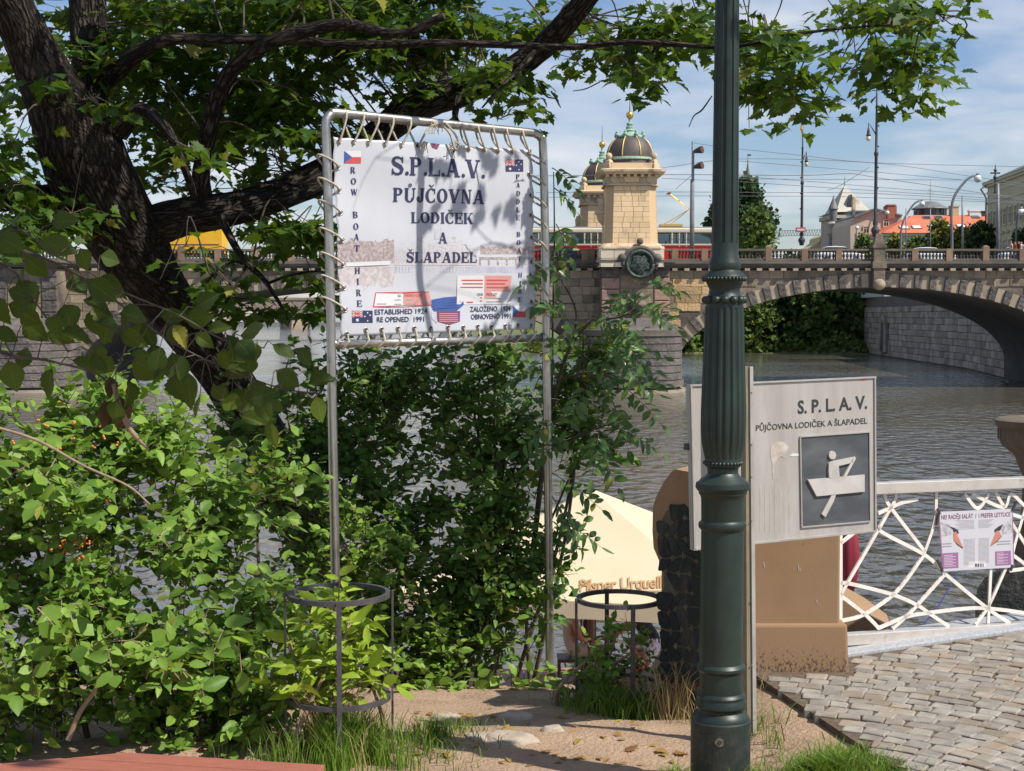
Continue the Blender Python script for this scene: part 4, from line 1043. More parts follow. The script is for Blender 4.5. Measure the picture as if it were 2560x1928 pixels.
for e, za, zb in ((.25, ze - 2.3, ze - 2.0), (.2, ze - .9, ze - .55), (.7, ze, ze + .35), (1.3, ze + .35, ze + .7), (.25, STREET + 6.2, STREET + 6.6)):
    MB().hexa([Vector((p.x, p.y, za)) for p in outset(plan, e)], [Vector((p.x, p.y, zb)) for p in outset(plan, e)]).build('cornice', M['palace_trim'], pal)
rp = outset(plan, 1.5); cc = sum(plan, Vector((0, 0))) / 4
MB().hexa([Vector((p.x, p.y, ze + .72)) for p in rp], [Vector((cc.x + (p.x - cc.x) * .25, cc.y + (p.y - cc.y) * .6, ze + 4.2)) for p in rp]).build('roof', M['slate'], pal)
fd = (B_ - A).normalized(); fang = math.atan2(-fd.y, -fd.x) + math.pi
for fl in range(3):
    for k in range(12):
        c = A + fd * (2.0 + k * 2.7)
        window(pal, (c.x - .02, c.y, ze - 4.6 - fl * 4.3), math.atan2(fd.y, fd.x), 1.15, 2.3 if fl else 2.0)
        if fl == 1:
            q = MB(); q.tube([(c.x - .1 + fd.x * s_, c.y + fd.y * s_, ze - 6.9 + .5 * math.cos(s_ * 1.4)) for s_ in np.linspace(-1, 1, 9)], .16, 6); q.build('window_hood', M['palace_trim'], pal)
MB().tube([(A.x - .3, A.y - .1, ze + .3), (A.x - 1.0, A.y - .2, ze - .2), (A.x - .25, A.y - .2, ze - 1.4), (A.x - .25, A.y - .2, STREET)], .12, 6).build('downpipe', M['grey_metal'], pal)
fin = P(2488, 440, 182)
f = thing('roof_finial', 'dark cross-shaped ornament above the yellow palace roof', 'finial', fin)
MB().lathe(fin, [(.12, -2.2), (.1, -.4), (.3, -.2), (.1, .1), (.1, .5), (.25, .7), (.08, .9), (.05, 1.4)], 8).build('shaft', M['black_metal'], f)
MB().beam(fin + Vector((-.6, 0, .35)), fin + Vector((.6, 0, .35)), .18, .18).build('crossbar', M['black_metal'], f)

def gable_roof_house(name, label, px0, px1, ye, Y, wallm, roofm, depth, hip0=None, yridge=None, hip1=None):
    h = thing(name, label, 'building', ((P(px0, 600, Y).x + P(px1, 600, Y).x) / 2, Y + depth / 2, STREET))
    x0, x1 = P(px0, ye, Y).x, P(px1, ye, Y).x; ze_ = P(px0, ye, Y).z
    MB().box(x0 + .3, x1 - .3, Y + .3, Y + depth, STREET, ze_).build('wall', wallm, h)
    MB().box(x0, x1, Y, Y + depth + .2, ze_ - .45, ze_).build('eaves', M['palace_trim'], h)
    zr = P(px0, yridge, Y + depth / 2).z
    r0, r1 = P(hip0, yridge, Y + depth / 2).x, P(hip1, yridge, Y + depth / 2).x
    MB().add([(x0 - .2, Y - .3, ze_ + .02), (x1 + .2, Y - .3, ze_ + .02), (x1 + .2, Y + depth + .3, ze_ + .02), (x0 - .2, Y + depth + .3, ze_ + .02), (r0, Y + depth / 2, zr), (r1, Y + depth / 2, zr)],
             [(0, 1, 5, 4), (1, 2, 5), (2, 3, 4, 5), (3, 0, 4), (0, 3, 2, 1)]).build('roof', roofm, h)
    return h, x0, x1, ze_, zr
redh, rx0, rx1, rze, rzr = gable_roof_house('red_roofed_house', 'long pale green house with bright orange tiled roof', 2209, 2475, 583, 232, M['green_wall'], M['roof_tile'], 16, 2283, 538, 2500)
zf = lambda y_: (y_ - 231.7) / 8.3
for zx, zy in ((885, 758), (1025, 754), (1205, 747), (1360, 747), (1520, 742), (1705, 740), (1135, 650), (1268, 647), (1677, 644)):
    px, py = 2060 + zx / 4.424, 400 + zy / 4.424
    big = zy > 700
    best = None
    for k in range(80):                # walk the roof slope until the pixel matches
        t = k / 80; Y = 231.7 + 8.3 * t; z = rze + (rzr - rze) * t
        e = abs(HOR - F * (z - EYE) / Y - py)
        if best is None or e < best[0]: best = (e, Y, z)
    _, Y, z = best; X = P(px, py, Y).x
    s_ = .62 if big else .5
    sl = Vector((0, 8.3, rzr - rze)).normalized(); nn = Vector((0, -sl.z, sl.y))
    m = MB(); c = Vector((X, Y, z)) + nn * .1
    m.hexa([c + Vector((sx * s_ * 1.25, 0, 0)) + sl * (sy * s_ * 1.2) - nn * .12 for sx, sy in ((-1, -1), (1, -1), (1, 1), (-1, 1))], [c + Vector((sx * s_ * 1.25, 0, 0)) + sl * (sy * s_ * 1.2) + nn * .06 for sx, sy in ((-1, -1), (1, -1), (1, 1), (-1, 1))])
    o = m.build('skylight', M['slate'], redh)
    m = MB(); m.quad(*[c + Vector((sx * s_, 0, 0)) + sl * (sy * s_) + nn * .075 for sx, sy in ((-1, -1), (1, -1), (1, 1), (-1, 1))])
    q = m.build('pane', M['globe'] if big else M['dark_glass']); q.parent = o
for k in range(12):
    window(redh, (rx0 + 1.6 + k * 1.4, 232.28, rze - 2.6), 0, .7, 1.5)
for px, ya, yb_, w, m in ((2384, 518, 540, 10, 'ochre_wall'), (2436, 529, 541, 14, 'white_paint'), (2226, 515, 532, 9, 'brick_red'), (2456, 531, 541, 6, 'black_metal')):
    p0, p1 = P(px, yb_, 240), P(px, ya, 240); w_ = w / F * 240
    MB().box(p0.x - w_, p0.x + w_, 239.4, 240.6, p0.z - 1, p1.z).box(p0.x - w_ - .1, p0.x + w_ + .1, 239.3, 240.7, p1.z, p1.z + .2).build('chimney', M[m], redh)
pav = thing('roof_pavilion', 'slate capped pavilion with antenna rising above the orange roof', 'building', P(2325, 538, 244))
a = P(2325, 522, 244)
MB().lathe((a.x, a.y, a.z), [(2.7, -2.5), (2.7, -.1)], 16).build('drum', M['slate'], pav)
MB().lathe((a.x, a.y, a.z), [(3.1, -.1), (3.0, .05), (1.9, .7), (1.2, 1.1), (.2, 1.25)], 16).build('roof', M['slate'], pav)
MB().lathe((a.x, a.y, a.z), [(3.6, -1.5), (3.6, -1.3), (2.7, -1.3)], 16).build('gallery', M['black_metal'], pav)
MB().tube([(a.x, a.y, a.z + 1.2), (a.x, a.y, a.z + 5.0)], [.06, .02], 6).beam((a.x - .6, a.y, a.z + 2.6), (a.x + .6, a.y, a.z + 2.6), .06, .06).beam((a.x - .4, a.y, a.z + 3.1), (a.x + .4, a.y, a.z + 3.1), .06, .06).build('antenna', M['grey_metal'], pav)
for k in range(10):
    aa = -math.pi / 2 + (k - 4.5) * .3
    MB().box(-.3, .3, -.05, .05, -.7, .5).build('window', M['dark_glass'], pav).matrix_basis = Matrix.Translation((a.x + 2.72 * math.cos(aa), a.y + 2.72 * math.sin(aa), a.z - .75)) @ Matrix.Rotation(aa + math.pi / 2, 4, 'Z')
# gabled beige house
def outline_house(name, label, pts, Y, depth, wm_, rm_=None):
    h = thing(name, label, 'building', (P(pts[0][0], pts[0][1], Y).x, Y, STREET))
    v = [P(x, y, Y) for x, y in pts]
    back_ = [p + Vector((0, depth, 0)) for p in v]
    m = MB(); n = len(v)
    m.add(v + back_, [tuple(range(n)), tuple(range(2 * n - 1, n - 1, -1))] + [(i, i + n, (i + 1) % n + n, (i + 1) % n) for i in range(n)])
    m.build('wall', wm_, h)
    return h, v
gh, v = outline_house('beige_gabled_house', 'blank pinkish beige gable wall between the pointed stone tower and the orange roof', [(2126, 632), (2254, 632), (2254, 541), (2186, 524), (2135, 544), (2126, 560)], 246, 14, M['beige_wall'])
for (xa, ya), (xb, yb_) in (((2254, 541), (2186, 524)), ((2186, 524), (2135, 544))):
    MB().beam(P(xa, ya, 245.8) + Vector((0, 7, .1)), P(xb, yb_, 245.8) + Vector((0, 7, .1)), 15, .25, up=(0, 0, 1)).build('roof', M['slate'], gh)
MB().box(P(2225, 520, 250).x - .9, P(2225, 520, 250).x + .9, 249, 251, P(0, 534, 250).z, P(0, 515, 250).z).build('chimney', M['brick_red'], gh)
MB().box(P(2125, 526, 247).x, P(2165, 526, 247).x, 246.8, 250, P(0, 538, 247).z, P(0, 526, 247).z).build('roof_glazing', M['clear_glass'], gh)
for px, py in ((2215, 558), (2150, 590), (2165, 575)): window(gh, P(px, py, 245.95), 0, .7, 1.0, M['beige_wall'])
# pointed tower house
th = thing('pointed_tower_house', 'weathered stone tower house with tall pyramid roof and slim corner turret', 'building', P(2112, 620, 262))
def TX(px): return P(px, 600, 262).x
def TZ(py): return P(1280, py, 262).z
MB().box(TX(2076), TX(2124), 262, 270, STREET, TZ(540)).build('wall', M['old_stone'], th)
MB().box(TX(2072), TX(2128), 261.4, 270.5, TZ(548), TZ(538)).build('balcony', M['old_stone'], th)
MB().box(TX(2088), TX(2112), 261.2, 261.6, TZ(546), TZ(541)).build('balcony_rail', M['palace_trim'], th)
ap = Vector((TX(2129), 268, TZ(456)))
bs = [Vector((TX(2093), 262.5, TZ(524))), Vector((TX(2172), 262.5, TZ(522))), Vector((TX(2168), 274, TZ(522))), Vector((TX(2097), 274, TZ(524)))]
ev = [Vector((TX(2080), 261.5, TZ(531))), Vector((TX(2176), 261.5, TZ(528))), Vector((TX(2176), 275, TZ(528))), Vector((TX(2080), 275, TZ(531)))]
MB().add(bs + [ap] + ev, [(0, 1, 4), (1, 2, 4), (2, 3, 4), (3, 0, 4), (5, 6, 1, 0), (6, 7, 2, 1), (7, 8, 3, 2), (8, 5, 0, 3), (5, 8, 7, 6)]).build('pyramid_roof', M['lime_roof'], th)
MB().tube([ap - Vector((0, 0, .2)), ap + Vector((0, 0, .9)), ap + Vector((0, 0, 1.9))], [.14, .08, .02], 6).build('finial', M['verdigris'], th)
dm = Vector((TX(2131), 262.9, TZ(515)))
MB().add([dm + Vector((-.75, 0, 0)), dm + Vector((.75, 0, 0)), dm + Vector((0, 0, 2.2)), dm + Vector((-.75, 3, 0)), dm + Vector((.75, 3, 0)), dm + Vector((0, 3, 2.2))], [(0, 1, 2), (0, 2, 5, 3), (1, 4, 5, 2)]).build('dormer', M['black_metal'], th)
MB().lathe((TX(2082), 261.8, 0), [(.75, STREET), (.75, TZ(524)), (.95, TZ(523)), (.55, TZ(510)), (.25, TZ(500)), (.04, TZ(488))], 10).build('turret', M['slate'], th, angle=40)
MB().lathe((TX(2078), 261.5, 0), [(.1, TZ(600)), (.9, TZ(585)), (.9, TZ(560)), (.6, TZ(555))], 10).build('corner_oriel', M['old_stone'], th)
for px, py in ((2084, 575), (2104, 570), (2084, 560)): window(th, P(px, py, 261.96), 0, .6, 1.2, M['old_stone'])
fl = MB(); fl.box(TX(2099), TX(2111), 261.3, 261.4, TZ(573), TZ(553)); fo = fl.build('banner_flag', M['cloth_red']); tag(fo, 'red flag hung on the front of the pointed stone tower', 'flag')
chm = MB().box(TX(2118), TX(2125), 258, 259, STREET, TZ(502)); chm.box(TX(2117), TX(2126), 257.9, 259.1, TZ(545), TZ(541)); chm.ball((TX(2121.5), 258.5, TZ(500)), .35, 8)
tag(chm.build('stone_obelisk', M['tower_trim']), 'thin pale stone pillar in front of the pointed tower house', 'pillar')
oh, v = outline_house('ochre_gable_house', 'small ochre house with stepped ornate gable left of the pointed tower', [(2018, 640), (2096, 640), (2096, 604), (2078, 604), (2076, 590), (2062, 585), (2052, 592), (2050, 603), (2018, 626)], 275, 10, M['ochre_wall'])
for px in (2058, 2070): window(oh, P(px, 606, 274.95), 0, .5, .9)
# church spire
sp = thing('church_spire', 'slim dark church spire with weather vane beyond the poplars', 'spire', (P(1869, 480, 520).x, 520, STREET))
s0 = P(1869, 470, 520); sz = lambda py: P(0, py, 520).z
MB().box(s0.x - 2.4, s0.x + 2.4, 517.6, 522.4, STREET, sz(480)).build('tower', M['slate'], sp)
MB().lathe((s0.x, 520, 0), [(2.0, sz(480)), (1.0, sz(445)), (.35, sz(415)), (.12, sz(405)), (.4, sz(403)), (.1, sz(400)), (.08, sz(388))], 8).build('needle', M['slate'], sp)
MB().box(s0.x - .2, s0.x + 1.1, 519.9, 520.1, sz(390), sz(386)).build('weather_vane', M['black_metal'], sp)
for px in (1854, 1886): MB().lathe((P(px, 480, 520).x, 520, 0), [(.7, sz(490)), (.45, sz(468)), (.05, sz(448))], 6).build('pinnacle', M['slate'], sp)
# crane jib
cr_ = thing('crane_jib', 'thin grey lattice crane jib lying low on the horizon', 'crane', P(1990, 590, 400))
j = MB(); p0, p1 = P(1925, 591, 400), P(2060, 588, 400); up_ = Vector((0, 0, 1.5))
for k in range(20):
    a, b_ = p0.lerp(p1, k / 20), p0.lerp(p1, (k + 1) / 20)
    j.beam(a, b_, .16, .16).beam(a + up_, b_ + up_, .16, .16).beam(a, a.lerp(b_, .5) + up_, .12, .12).beam(a.lerp(b_, .5) + up_, b_, .12, .12)
j.build('lattice', M['grey_metal'], cr_)
MB().beam(P(1905, 640, 400), P(1905, 585, 400), 1.2, 1.2).beam(P(1905, 588, 400), p0, .6, .8).build('mast', M['grey_metal'], cr_)

# ------------------------------------------------------------------ trees above the bridge
far_tree('poplar_tree', 'tall dark green poplar rising behind the bridge beside the lamp post', 1868, 452, 640, 150, 230, M['far_dark'], 'trees behind the bridge', 31, 3600, .62, True, STREET)
far_tree('poplar_tree', 'dark green poplar showing left of the lamp post', 1798, 500, 640, 90, 232, M['far_dark'], 'trees behind the bridge', 32, 1600, .62, True, STREET)
far_tree('lime_tree', 'lighter green tree in front of the dark poplar', 1890, 528, 640, 100, 222, M['far_green'], 'trees behind the bridge', 33, 2200, .55, True, STREET)
far_tree('street_tree', 'small yellow green street tree just right of the bridge lamp pedestal', 2238, 588, 640, 44, 205, M['far_lime'], 'street trees before the houses', 34, 700, .42, False, STREET)
far_tree('street_tree', 'tall yellow green street tree in front of the orange roof', 2352, 552, 640, 74, 205, M['far_lime'], 'street trees before the houses', 35, 1300, .42, False, STREET)
far_tree('street_tree', 'broad yellow green street tree right of the tallest one', 2400, 574, 640, 70, 204, M['far_lime'], 'street trees before the houses', 36, 1100, .42, False, STREET)
far_tree('street_tree', 'low mixed green street tree left of the tallest one', 2292, 598, 640, 60, 206, M['far_green'], 'street trees before the houses', 37, 800, .42, False, STREET)
far_tree('street_tree', 'dark green tree at the corner of the yellow palace', 2452, 562, 640, 84, 196, M['far_dark'], 'street trees before the houses', 38, 1600, .42, False, STREET)
far_tree('street_tree', 'dark green tree at the right edge before the yellow palace', 2556, 580, 640, 60, 172, M['far_dark'], 'street trees before the houses', 39, 800, .4, False, STREET)
far_tree('street_tree', 'small green tree just left of the bridge lamp pedestal', 2160, 590, 640, 50, 210, M['far_green'], 'street trees before the houses', 40, 700, .42, False, STREET)

# ------------------------------------------------------------------ lamps, poles and wires on the bridge
def globe_lamp(label, base, knee, head, globe, Y, r, pr=4.0):
    t = thing('street_lamp', label, 'street lamp', P(base[0], base[1], Y), 'curved arm street lamps beyond the bridge')
    pts = [P(base[0], base[1] + 60, Y), P(base[0], base[1], Y), P(*knee, Y), P((knee[0] * .45 + head[0] * .55), knee[1] * .25 + head[1] * .75, Y), P(*head, Y)]
    sp_ = [Vector(q) for q in spline([tuple(p) for p in pts], 6)]
    MB().tube(sp_, [pr / F * Y * (1 - .35 * i / len(sp_)) for i in range(len(sp_))], 8).build('pole', M['grey_metal'], t, smooth=True)
    MB().ball(P(*globe, Y), r / F * Y, 14).build('globe', M['globe'], t, smooth=True)
    g_ = P(globe[0], globe[1] - r * .9, Y); MB().lathe(g_, [(r * .55 / F * Y, 0), (r * .5 / F * Y, r * .3 / F * Y), (r * .2 / F * Y, r * .6 / F * Y)], 10).build('cap', M['grey_metal'], t)
globe_lamp('tallest curved street lamp with white globe in front of the orange roof', (2380, 600), (2381, 506), (2438, 437), (2444, 447), 172, 9.5)
globe_lamp('curved street lamp with white globe below the slate pavilion', (2252, 610), (2256, 560), (2301, 500), (2305, 510), 196, 7, 3)
globe_lamp('curved street lamp with white globe on the beige gable wall', (2171, 610), (2174, 560), (2213, 526), (2218, 532), 215, 5.5, 2.4)
globe_lamp('small street lamp with white globe before the pointed tower', (2141, 640), (2141, 590), (2141, 566), (2142, 569), 222, 5, 1.6)
globe_lamp('street lamp with white globe at the right edge by the palace', (2540, 620), (2541, 560), (2546, 524), (2553, 531), 160, 9.5, 2.5)
def plain_pole(label, px, y0, y1, Y, w):
    o = MB().tube([P(px, y1 + 40, Y), P(px, (y0 + y1) / 2, Y), P(px, y0, Y)], [w / F * Y * .5] * 2 + [w / F * Y * .4], 10).build('tram_wire_pole', M['grey_metal'], None, smooth=True)
    tag(o, label, 'pole', 'poles behind the bridge')
plain_pole('straight grey wire pole in front of the orange roof right half', 2406, 489, 640, 168, 5)
plain_pole('thin straight pole left of the slate pavilion', 2265, 521, 640, 176, 3)
plain_pole('thin straight pole below the slate pavilion', 2326, 522, 640, 178, 3)
plain_pole('thick grey wire pole before the yellow palace', 2495, 459, 640, 150, 8)
def bridge_lamp(label, px, ytop, ybase, Y, side, lx_, ly, s):
    t = thing('bridge_lamp', label, 'street lamp', P(px, ybase, Y), 'cast iron lamps of the bridge')
    b0, k = P(px, ybase, Y), s / F * Y
    H = P(px, ytop, Y).z - b0.z
    MB().lathe(b0, [(7*k, -2*k), (7*k, 3*k), (11*k, 12*k), (11*k, 16*k), (5*k, 24*k), (7*k, 32*k), (4.5*k, 40*k), (3.8*k, H*.5), (5.5*k, H*.5+3*k), (5.5*k, H*.5+9*k), (3.4*k, H*.5+12*k), (2.8*k, H*.8), (4*k, H*.8+2*k), (2.4*k, H*.8+6*k), (1.8*k, H)], 12).build('post', M['black_metal'], t, smooth=True)
    L_ = P(lx_, ly, Y)
    MB().tube([(b0.x, Y, L_.z + 6*k), (b0.x + (L_.x - b0.x) * .5, Y, L_.z + 24*k), (L_.x, Y, L_.z + 38*k), (L_.x, Y, L_.z + 18*k)], 1.4*k, 6).build('arm', M['black_metal'], t, smooth=True)
    MB().lathe(L_, [(6.5*k, 6*k), (4.5*k, 10*k), (3.2*k, 20*k), (2*k, 26*k)], 12).build('lamp_hood', M['black_metal'], t, smooth=True)
    MB().ball(L_, 6.2*k, 12, sz=1.15).build('globe', M['warm_globe'], t, smooth=True)
    for q in range(4):
        z = b0.z + H * (.3 + .13 * q); MB().ball((b0.x - side * 5*k, Y, z), 2.4*k, 8).build('ornament', M['black_metal'], t, smooth=True)
    return t
bridge_lamp('tall black bridge lamp with lantern on its left above the stone pedestal', 2188, 190, 590, 126.8, -1, 2171, 346, 1.0)
bl2 = bridge_lamp('black bridge lamp with gilt tip and lantern on its right, farther away', 2004, 312, 612, 147, 1, 2016, 410, .8)
MB().lathe(P(2004, 335, 147), [(.02, 0), (.16, .5), (.05, 1.1), (.12, 1.3), (.02, 2.2)], 8).build('gilt_tip', M['gilding'], bl2)
MB().box(P(1994, 0, 146.8).x, P(2019, 0, 146.8).x, 146.6, 146.7, P(0, 580, 146.7).z, P(0, 569, 146.7).z).build('stop_plate', M['print_red'], bl2)
MB().box(P(1997, 0, 146.8).x, P(2016, 0, 146.8).x, 146.57, 146.6, P(0, 577, 146.7).z, P(0, 572.5, 146.7).z).build('stop_plate_text', M['print_white'], bl2)
fp = thing('floodlight_pole', 'grey pole with two floodlights right of the near tower', 'pole', P(1731, 640, 130))
MB().tube([P(1730, 655, 130), P(1730, 540, 130), P(1731, 450, 130), P(1732, 448, 130), P(1732.5, 354, 130)], [.21, .2, .18, .13, .12], 12).build('pole', M['grey_metal'], fp, smooth=True)
for py in (376, 415):
    c = P(1747, py, 129.6); ax = Vector((.75, -.6, .15)).normalized()
    MB().tube([c - ax * .45, c, c + ax * .35], [.16, .28, .34], 14).build('floodlight', M['black_metal'], fp)
    MB().tube([c + ax * .352, c + ax * .37], .3, 14).build('lens', M['brown_wood'], fp)
    MB().beam(P(1733, py + 8, 130), c, .12, .12).build('bracket', M['white_paint'], fp)
mat('wire', (0.10, 0.11, 0.13), rough=.6)
def Z4(x, y): return (1800 + x / 2.91, 200 + y / 2.91)
WIRES = [[(1340, 440), (1660, 437), (1782, 437), Z4(600, 695), Z4(950, 682), Z4(1150, 712), Z4(2212, 868)], [(1340, 482), (1661, 480), Z4(360, 820), Z4(1110, 826), Z4(2212, 892)],
         [(1340, 494), (1661, 490), Z4(360, 846), Z4(770, 846), Z4(1100, 857), Z4(2212, 895)], [(1732, 358), Z4(140, 502), Z4(600, 550), Z4(1110, 602), Z4(2212, 632)],
         [(1655, 420), Z4(140, 575), Z4(1100, 602), Z4(1750, 690), Z4(2212, 760)], [Z4(140, 590), Z4(1000, 660), Z4(1750, 726), Z4(2212, 772)],
         [(1655, 446), Z4(150, 742), Z4(600, 772), Z4(1940, 858), Z4(2212, 872)], [Z4(780, 802), Z4(870, 770), Z4(1085, 636)], [Z4(140, 702), Z4(700, 742), Z4(1400, 800), Z4(2212, 850)], [Z4(140, 720), Z4(1110, 725), Z4(1750, 728)], [(1690, 472), (1732, 436)]]
for k, w in enumerate(WIRES):
    pts = [P(x, y, 131 + k * .5) for x, y in w]
    m = MB(); m.tube([Vector(q) for q in spline([tuple(p) for p in pts], 4)], .022 if k else .028, 5)
    tag(m.build('overhead_wire', M['wire']), 'thin dark overhead tram wire strung across the sky above the bridge', 'wire', 'overhead tram wires')

# ------------------------------------------------------------------ vehicles on the deck
MB().box(XL, XR, YB + .2, YB + 3.0, DECK - .1, DECK + .15).build('pavement', M['cornice'], bridge)
mat('car_white', (0.72, 0.73, 0.75), rough=.25, spec=.6)
mat('car_blue', (0.08, 0.11, 0.16), rough=.2, spec=.7)
mat('truck_yellow', (0.72, 0.40, 0.012), (0.78, 0.45, 0.02), rough=.5, scale=.8)
mat('head_lamp', (0.8, 0.8, 0.78), rough=.1)
def car(label, px, Y, colr, rz=0, tall=1.0):
    c = Vector((P(px, 620, Y).x, Y, DECK)); t = thing('parked_car', label, 'car', c, 'cars on the bridge')
    def sec(pr, y): return [Vector((c.x + x, Y + y, c.z + z * tall)) for x, z in pr]
    lower = [(-2.15, .3), (2.15, .3), (2.2, .62), (2.1, .82), (1.25, .95), (-2.0, .98), (-2.15, .8)]
    MB().hexa(sec(lower, -.86), sec(lower, .86)).build('body', M[colr], t, bevel=.07)
    cab = [(-1.95, .97), (1.2, .95), (.5, 1.44), (-1.35, 1.46)]
    MB().hexa(sec(cab, -.74), sec(cab, .74)).build('window_glass', M['dark_glass'], t, bevel=.05)
    rf = [(-1.45, 1.44), (.55, 1.42), (.3, 1.52), (-.5, 1.57), (-1.2, 1.53)]
    MB().hexa(sec(rf, -.70), sec(rf, .70)).build('roof', M[colr], t, bevel=.04)
    for x in (-1.3, 1.35):
        for y in (-.8, .8):
            w_ = MB().tube([(c.x + x, Y + y - .1, c.z + .32), (c.x + x, Y + y + .1, c.z + .32)], .32, 16).build('wheel', M['rubber'], t)
            q = MB().tube([(c.x + x, Y + y - .11, c.z + .32), (c.x + x, Y + y + .11, c.z + .32)], .19, 12).build('rim', M['grey_metal']); q.parent = w_
    for y in (-.6, .6): MB().box(c.x + 2.12, c.x + 2.22, Y + y - .16, Y + y + .16, c.z + .6 * tall, c.z + .75 * tall).build('headlight', M['head_lamp'], t)
car('white car behind the balustrade left of the bridge lamp pedestal', 2098, 131.2, 'car_white')
car('white car behind the balustrade in front of the orange roof', 2325, 131.4, 'car_white', tall=.94)
car('dark blue car behind the balustrade left of the near tower', 1410, 131.0, 'car_blue')
car('white car at the right edge of the bridge', 2560, 131.2, 'car_white')
tk = thing('box_truck', 'bright yellow box truck on the bridge seen beside the maple trunk', 'truck', (P(480, 620, 131).x, 131, DECK))
x0, x1 = P(395, 600, 130).x, P(556, 600, 130).x
MB().box(x0, x1, 130, 132.5, DECK + .9, P(0, 568, 130).z).build('cargo_box', M['truck_yellow'], tk, bevel=.05)
MB().box(x0 - .02, x1 - .3, 129.96, 130, P(0, 612, 130).z, P(0, 610.5, 130).z).build('side_rail', M['black_metal'], tk)
MB().box(x0 - 1.9, x0 - .1, 130.1, 132.4, DECK + .5, DECK + 2.6).build('cab', M['truck_yellow'], tk, bevel=.15)
MB().box(x0 - 1.5, x0 - .5, 130.07, 130.1, DECK + 1.6, DECK + 2.3).build('cab_window', M['dark_glass'], tk)
for x in (x0 - 1.0, x0 + 1.0, x1 - 1.2): MB().tube([(x, 130.1, DECK + .45), (x, 132.4, DECK + .45)], .45, 16).build('wheel', M['rubber'], tk)
MB().box(x0, x1, 130.3, 132.2, DECK + .6, DECK + .9).build('chassis', M['black_metal'], tk)
for k, (px, sh, ha, Yq) in enumerate(((2528, 'cloth_beige', 'hair_brown', 128.4), (2538, 'cloth_red', 'hair_dark', 129.0), (2547, 'cloth_black', 'hair_dark', 128.5), (2553, 'cloth_white', 'hair_brown', 129.4))):
    person(['pedestrian in beige top leading the group at the right end of the bridge', 'pedestrian in red top in the group at the right end of the bridge', 'pedestrian in black top in the group at the right end of the bridge', 'pedestrian in white top at the right edge of the bridge'][k],
           (P(px, 620, Yq).x, Yq, DECK + .15), math.pi / 2 + .3 * k, STAND, 'stand', sh, 'denim', hair=ha, scale=1.03, group='pedestrians on the bridge')
# ------------------------------------------------------------------ green lamp post
LY = 5.8
lp = thing('lamp_post', 'tall dark green fluted cast iron lamp post standing in the foreground', 'lamp post', (P(1803, 1930, LY).x, LY, -.06))
lc = P(1806, 1400, LY)
def LR(w): return w / 2 / F * LY
def LZ(y): return P(1806, y, LY).z
def lathe_px(rows, name, m=M['lamp_green'], n=48, flute=None, angle=35):
    for y, w in rows: pass
    axis = lambda y: P(1818 - 17.5 * (y / 1928.0), y, LY)
    mb = MB(); vs = []; rows = sorted(rows, key=lambda q: -q[0])
    for y, w in rows:
        c = axis(y); r = LR(w)
        for j in range(n):
            a = 2 * math.pi * j / n; rr = flute(a, r, y) if flute else r
            vs.append((c.x + rr * math.cos(a), c.y + rr * math.sin(a), c.z))
    k = len(rows)
    fs = [(i*n+j, i*n+(j+1)%n, (i+1)*n+(j+1)%n, (i+1)*n+j) for i in range(k-1) for j in range(n)] + [tuple(range(n-1, -1, -1)), tuple((k-1)*n+j for j in range(n))]
    mb.add(vs, fs)
    return mb.build(name, m, lp, angle=angle)
def fl(nf, depth):
    def f(a, r, y): return r * (1 - depth * max(0.0, math.cos(a * nf)) ** 0.7)
    return f
lathe_px([(-520, 54), (-300, 56), (0, 59), (200, 61.5), (400, 64), (560, 66), (612, 66.5)], 'fluted_shaft', n=160, flute=fl(10, .13), angle=60)
lathe_px([(608, 67), (640, 67), (646, 72), (650, 72), (656, 78), (668, 80), (676, 74), (682, 84), (688, 98), (692, 104), (699, 104), (703, 94), (712, 86), (724, 76), (736, 80), (744, 90), (752, 96), (762, 92), (770, 94)], 'capital')
rim = MB(); bead = MB(); c0 = P(1811.5, 697, LY); c1 = P(1811, 750, LY); c2 = P(1807.5, 1157, LY)
for k in range(34):
    a = 2 * math.pi * k / 34; rim.ball((c0.x + LR(105) * math.cos(a), c0.y + LR(105) * math.sin(a), c0.z - .002), .0078, 6, sz=1.3)
rim.build('toothed_rim', M['lamp_green'], lp, smooth=True)
for k in range(13):
    a = 2 * math.pi * (k + .5) / 13; bead.ball((c1.x + LR(92) * math.cos(a), c1.y + LR(92) * math.sin(a), c1.z), .0195, 10, sz=.85)
bead.build('bead_ring', M['lamp_green'], lp, smooth=True)
lathe_px([(766, 96), (800, 98), (900, 104), (980, 110), (1032, 113), (1075, 112), (1105, 108), (1130, 98), (1146, 91)], 'fluted_vase', n=180, flute=lambda a, r, y: r * (1 - .085 * max(0, math.cos(a * 18)) ** .6 * min(1, (1150 - y) / 25.0)), angle=60)
bead = MB()
for k in range(30):
    a = 2 * math.pi * k / 30; bead.ball((c2.x + LR(92) * math.cos(a), c2.y + LR(92) * math.sin(a), c2.z), .0088, 6)
bead.build('bead_ring', M['lamp_green'], lp, smooth=True)
lathe_px([(1146, 90), (1164, 90), (1170, 78), (1182, 76), (1190, 86), (1197, 110), (1203, 120), (1207, 134), (1218, 137), (1224, 130), (1229, 120), (1234, 120), (1238, 113), (1248, 107), (1300, 106), (1304, 112), (1306, 118), (1312, 121), (1319, 118), (1322, 112), (1326, 106), (1480, 107), (1656, 108), (1659, 114), (1664, 122), (1671, 122), (1676, 114), (1679, 109), (1728, 109), (1731, 118), (1737, 124), (1741, 121), (1745, 122), (1752, 130), (1762, 130), (1768, 120), (1774, 118), (1780, 130), (1790, 142), (1795, 142), (1798, 150)], 'lower_shaft')
lathe_px([(1798, 150.5), (1960, 150.5)], 'base', M['lamp_base'])
cB = P(1801, 1860, LY); rB = LR(150.5)
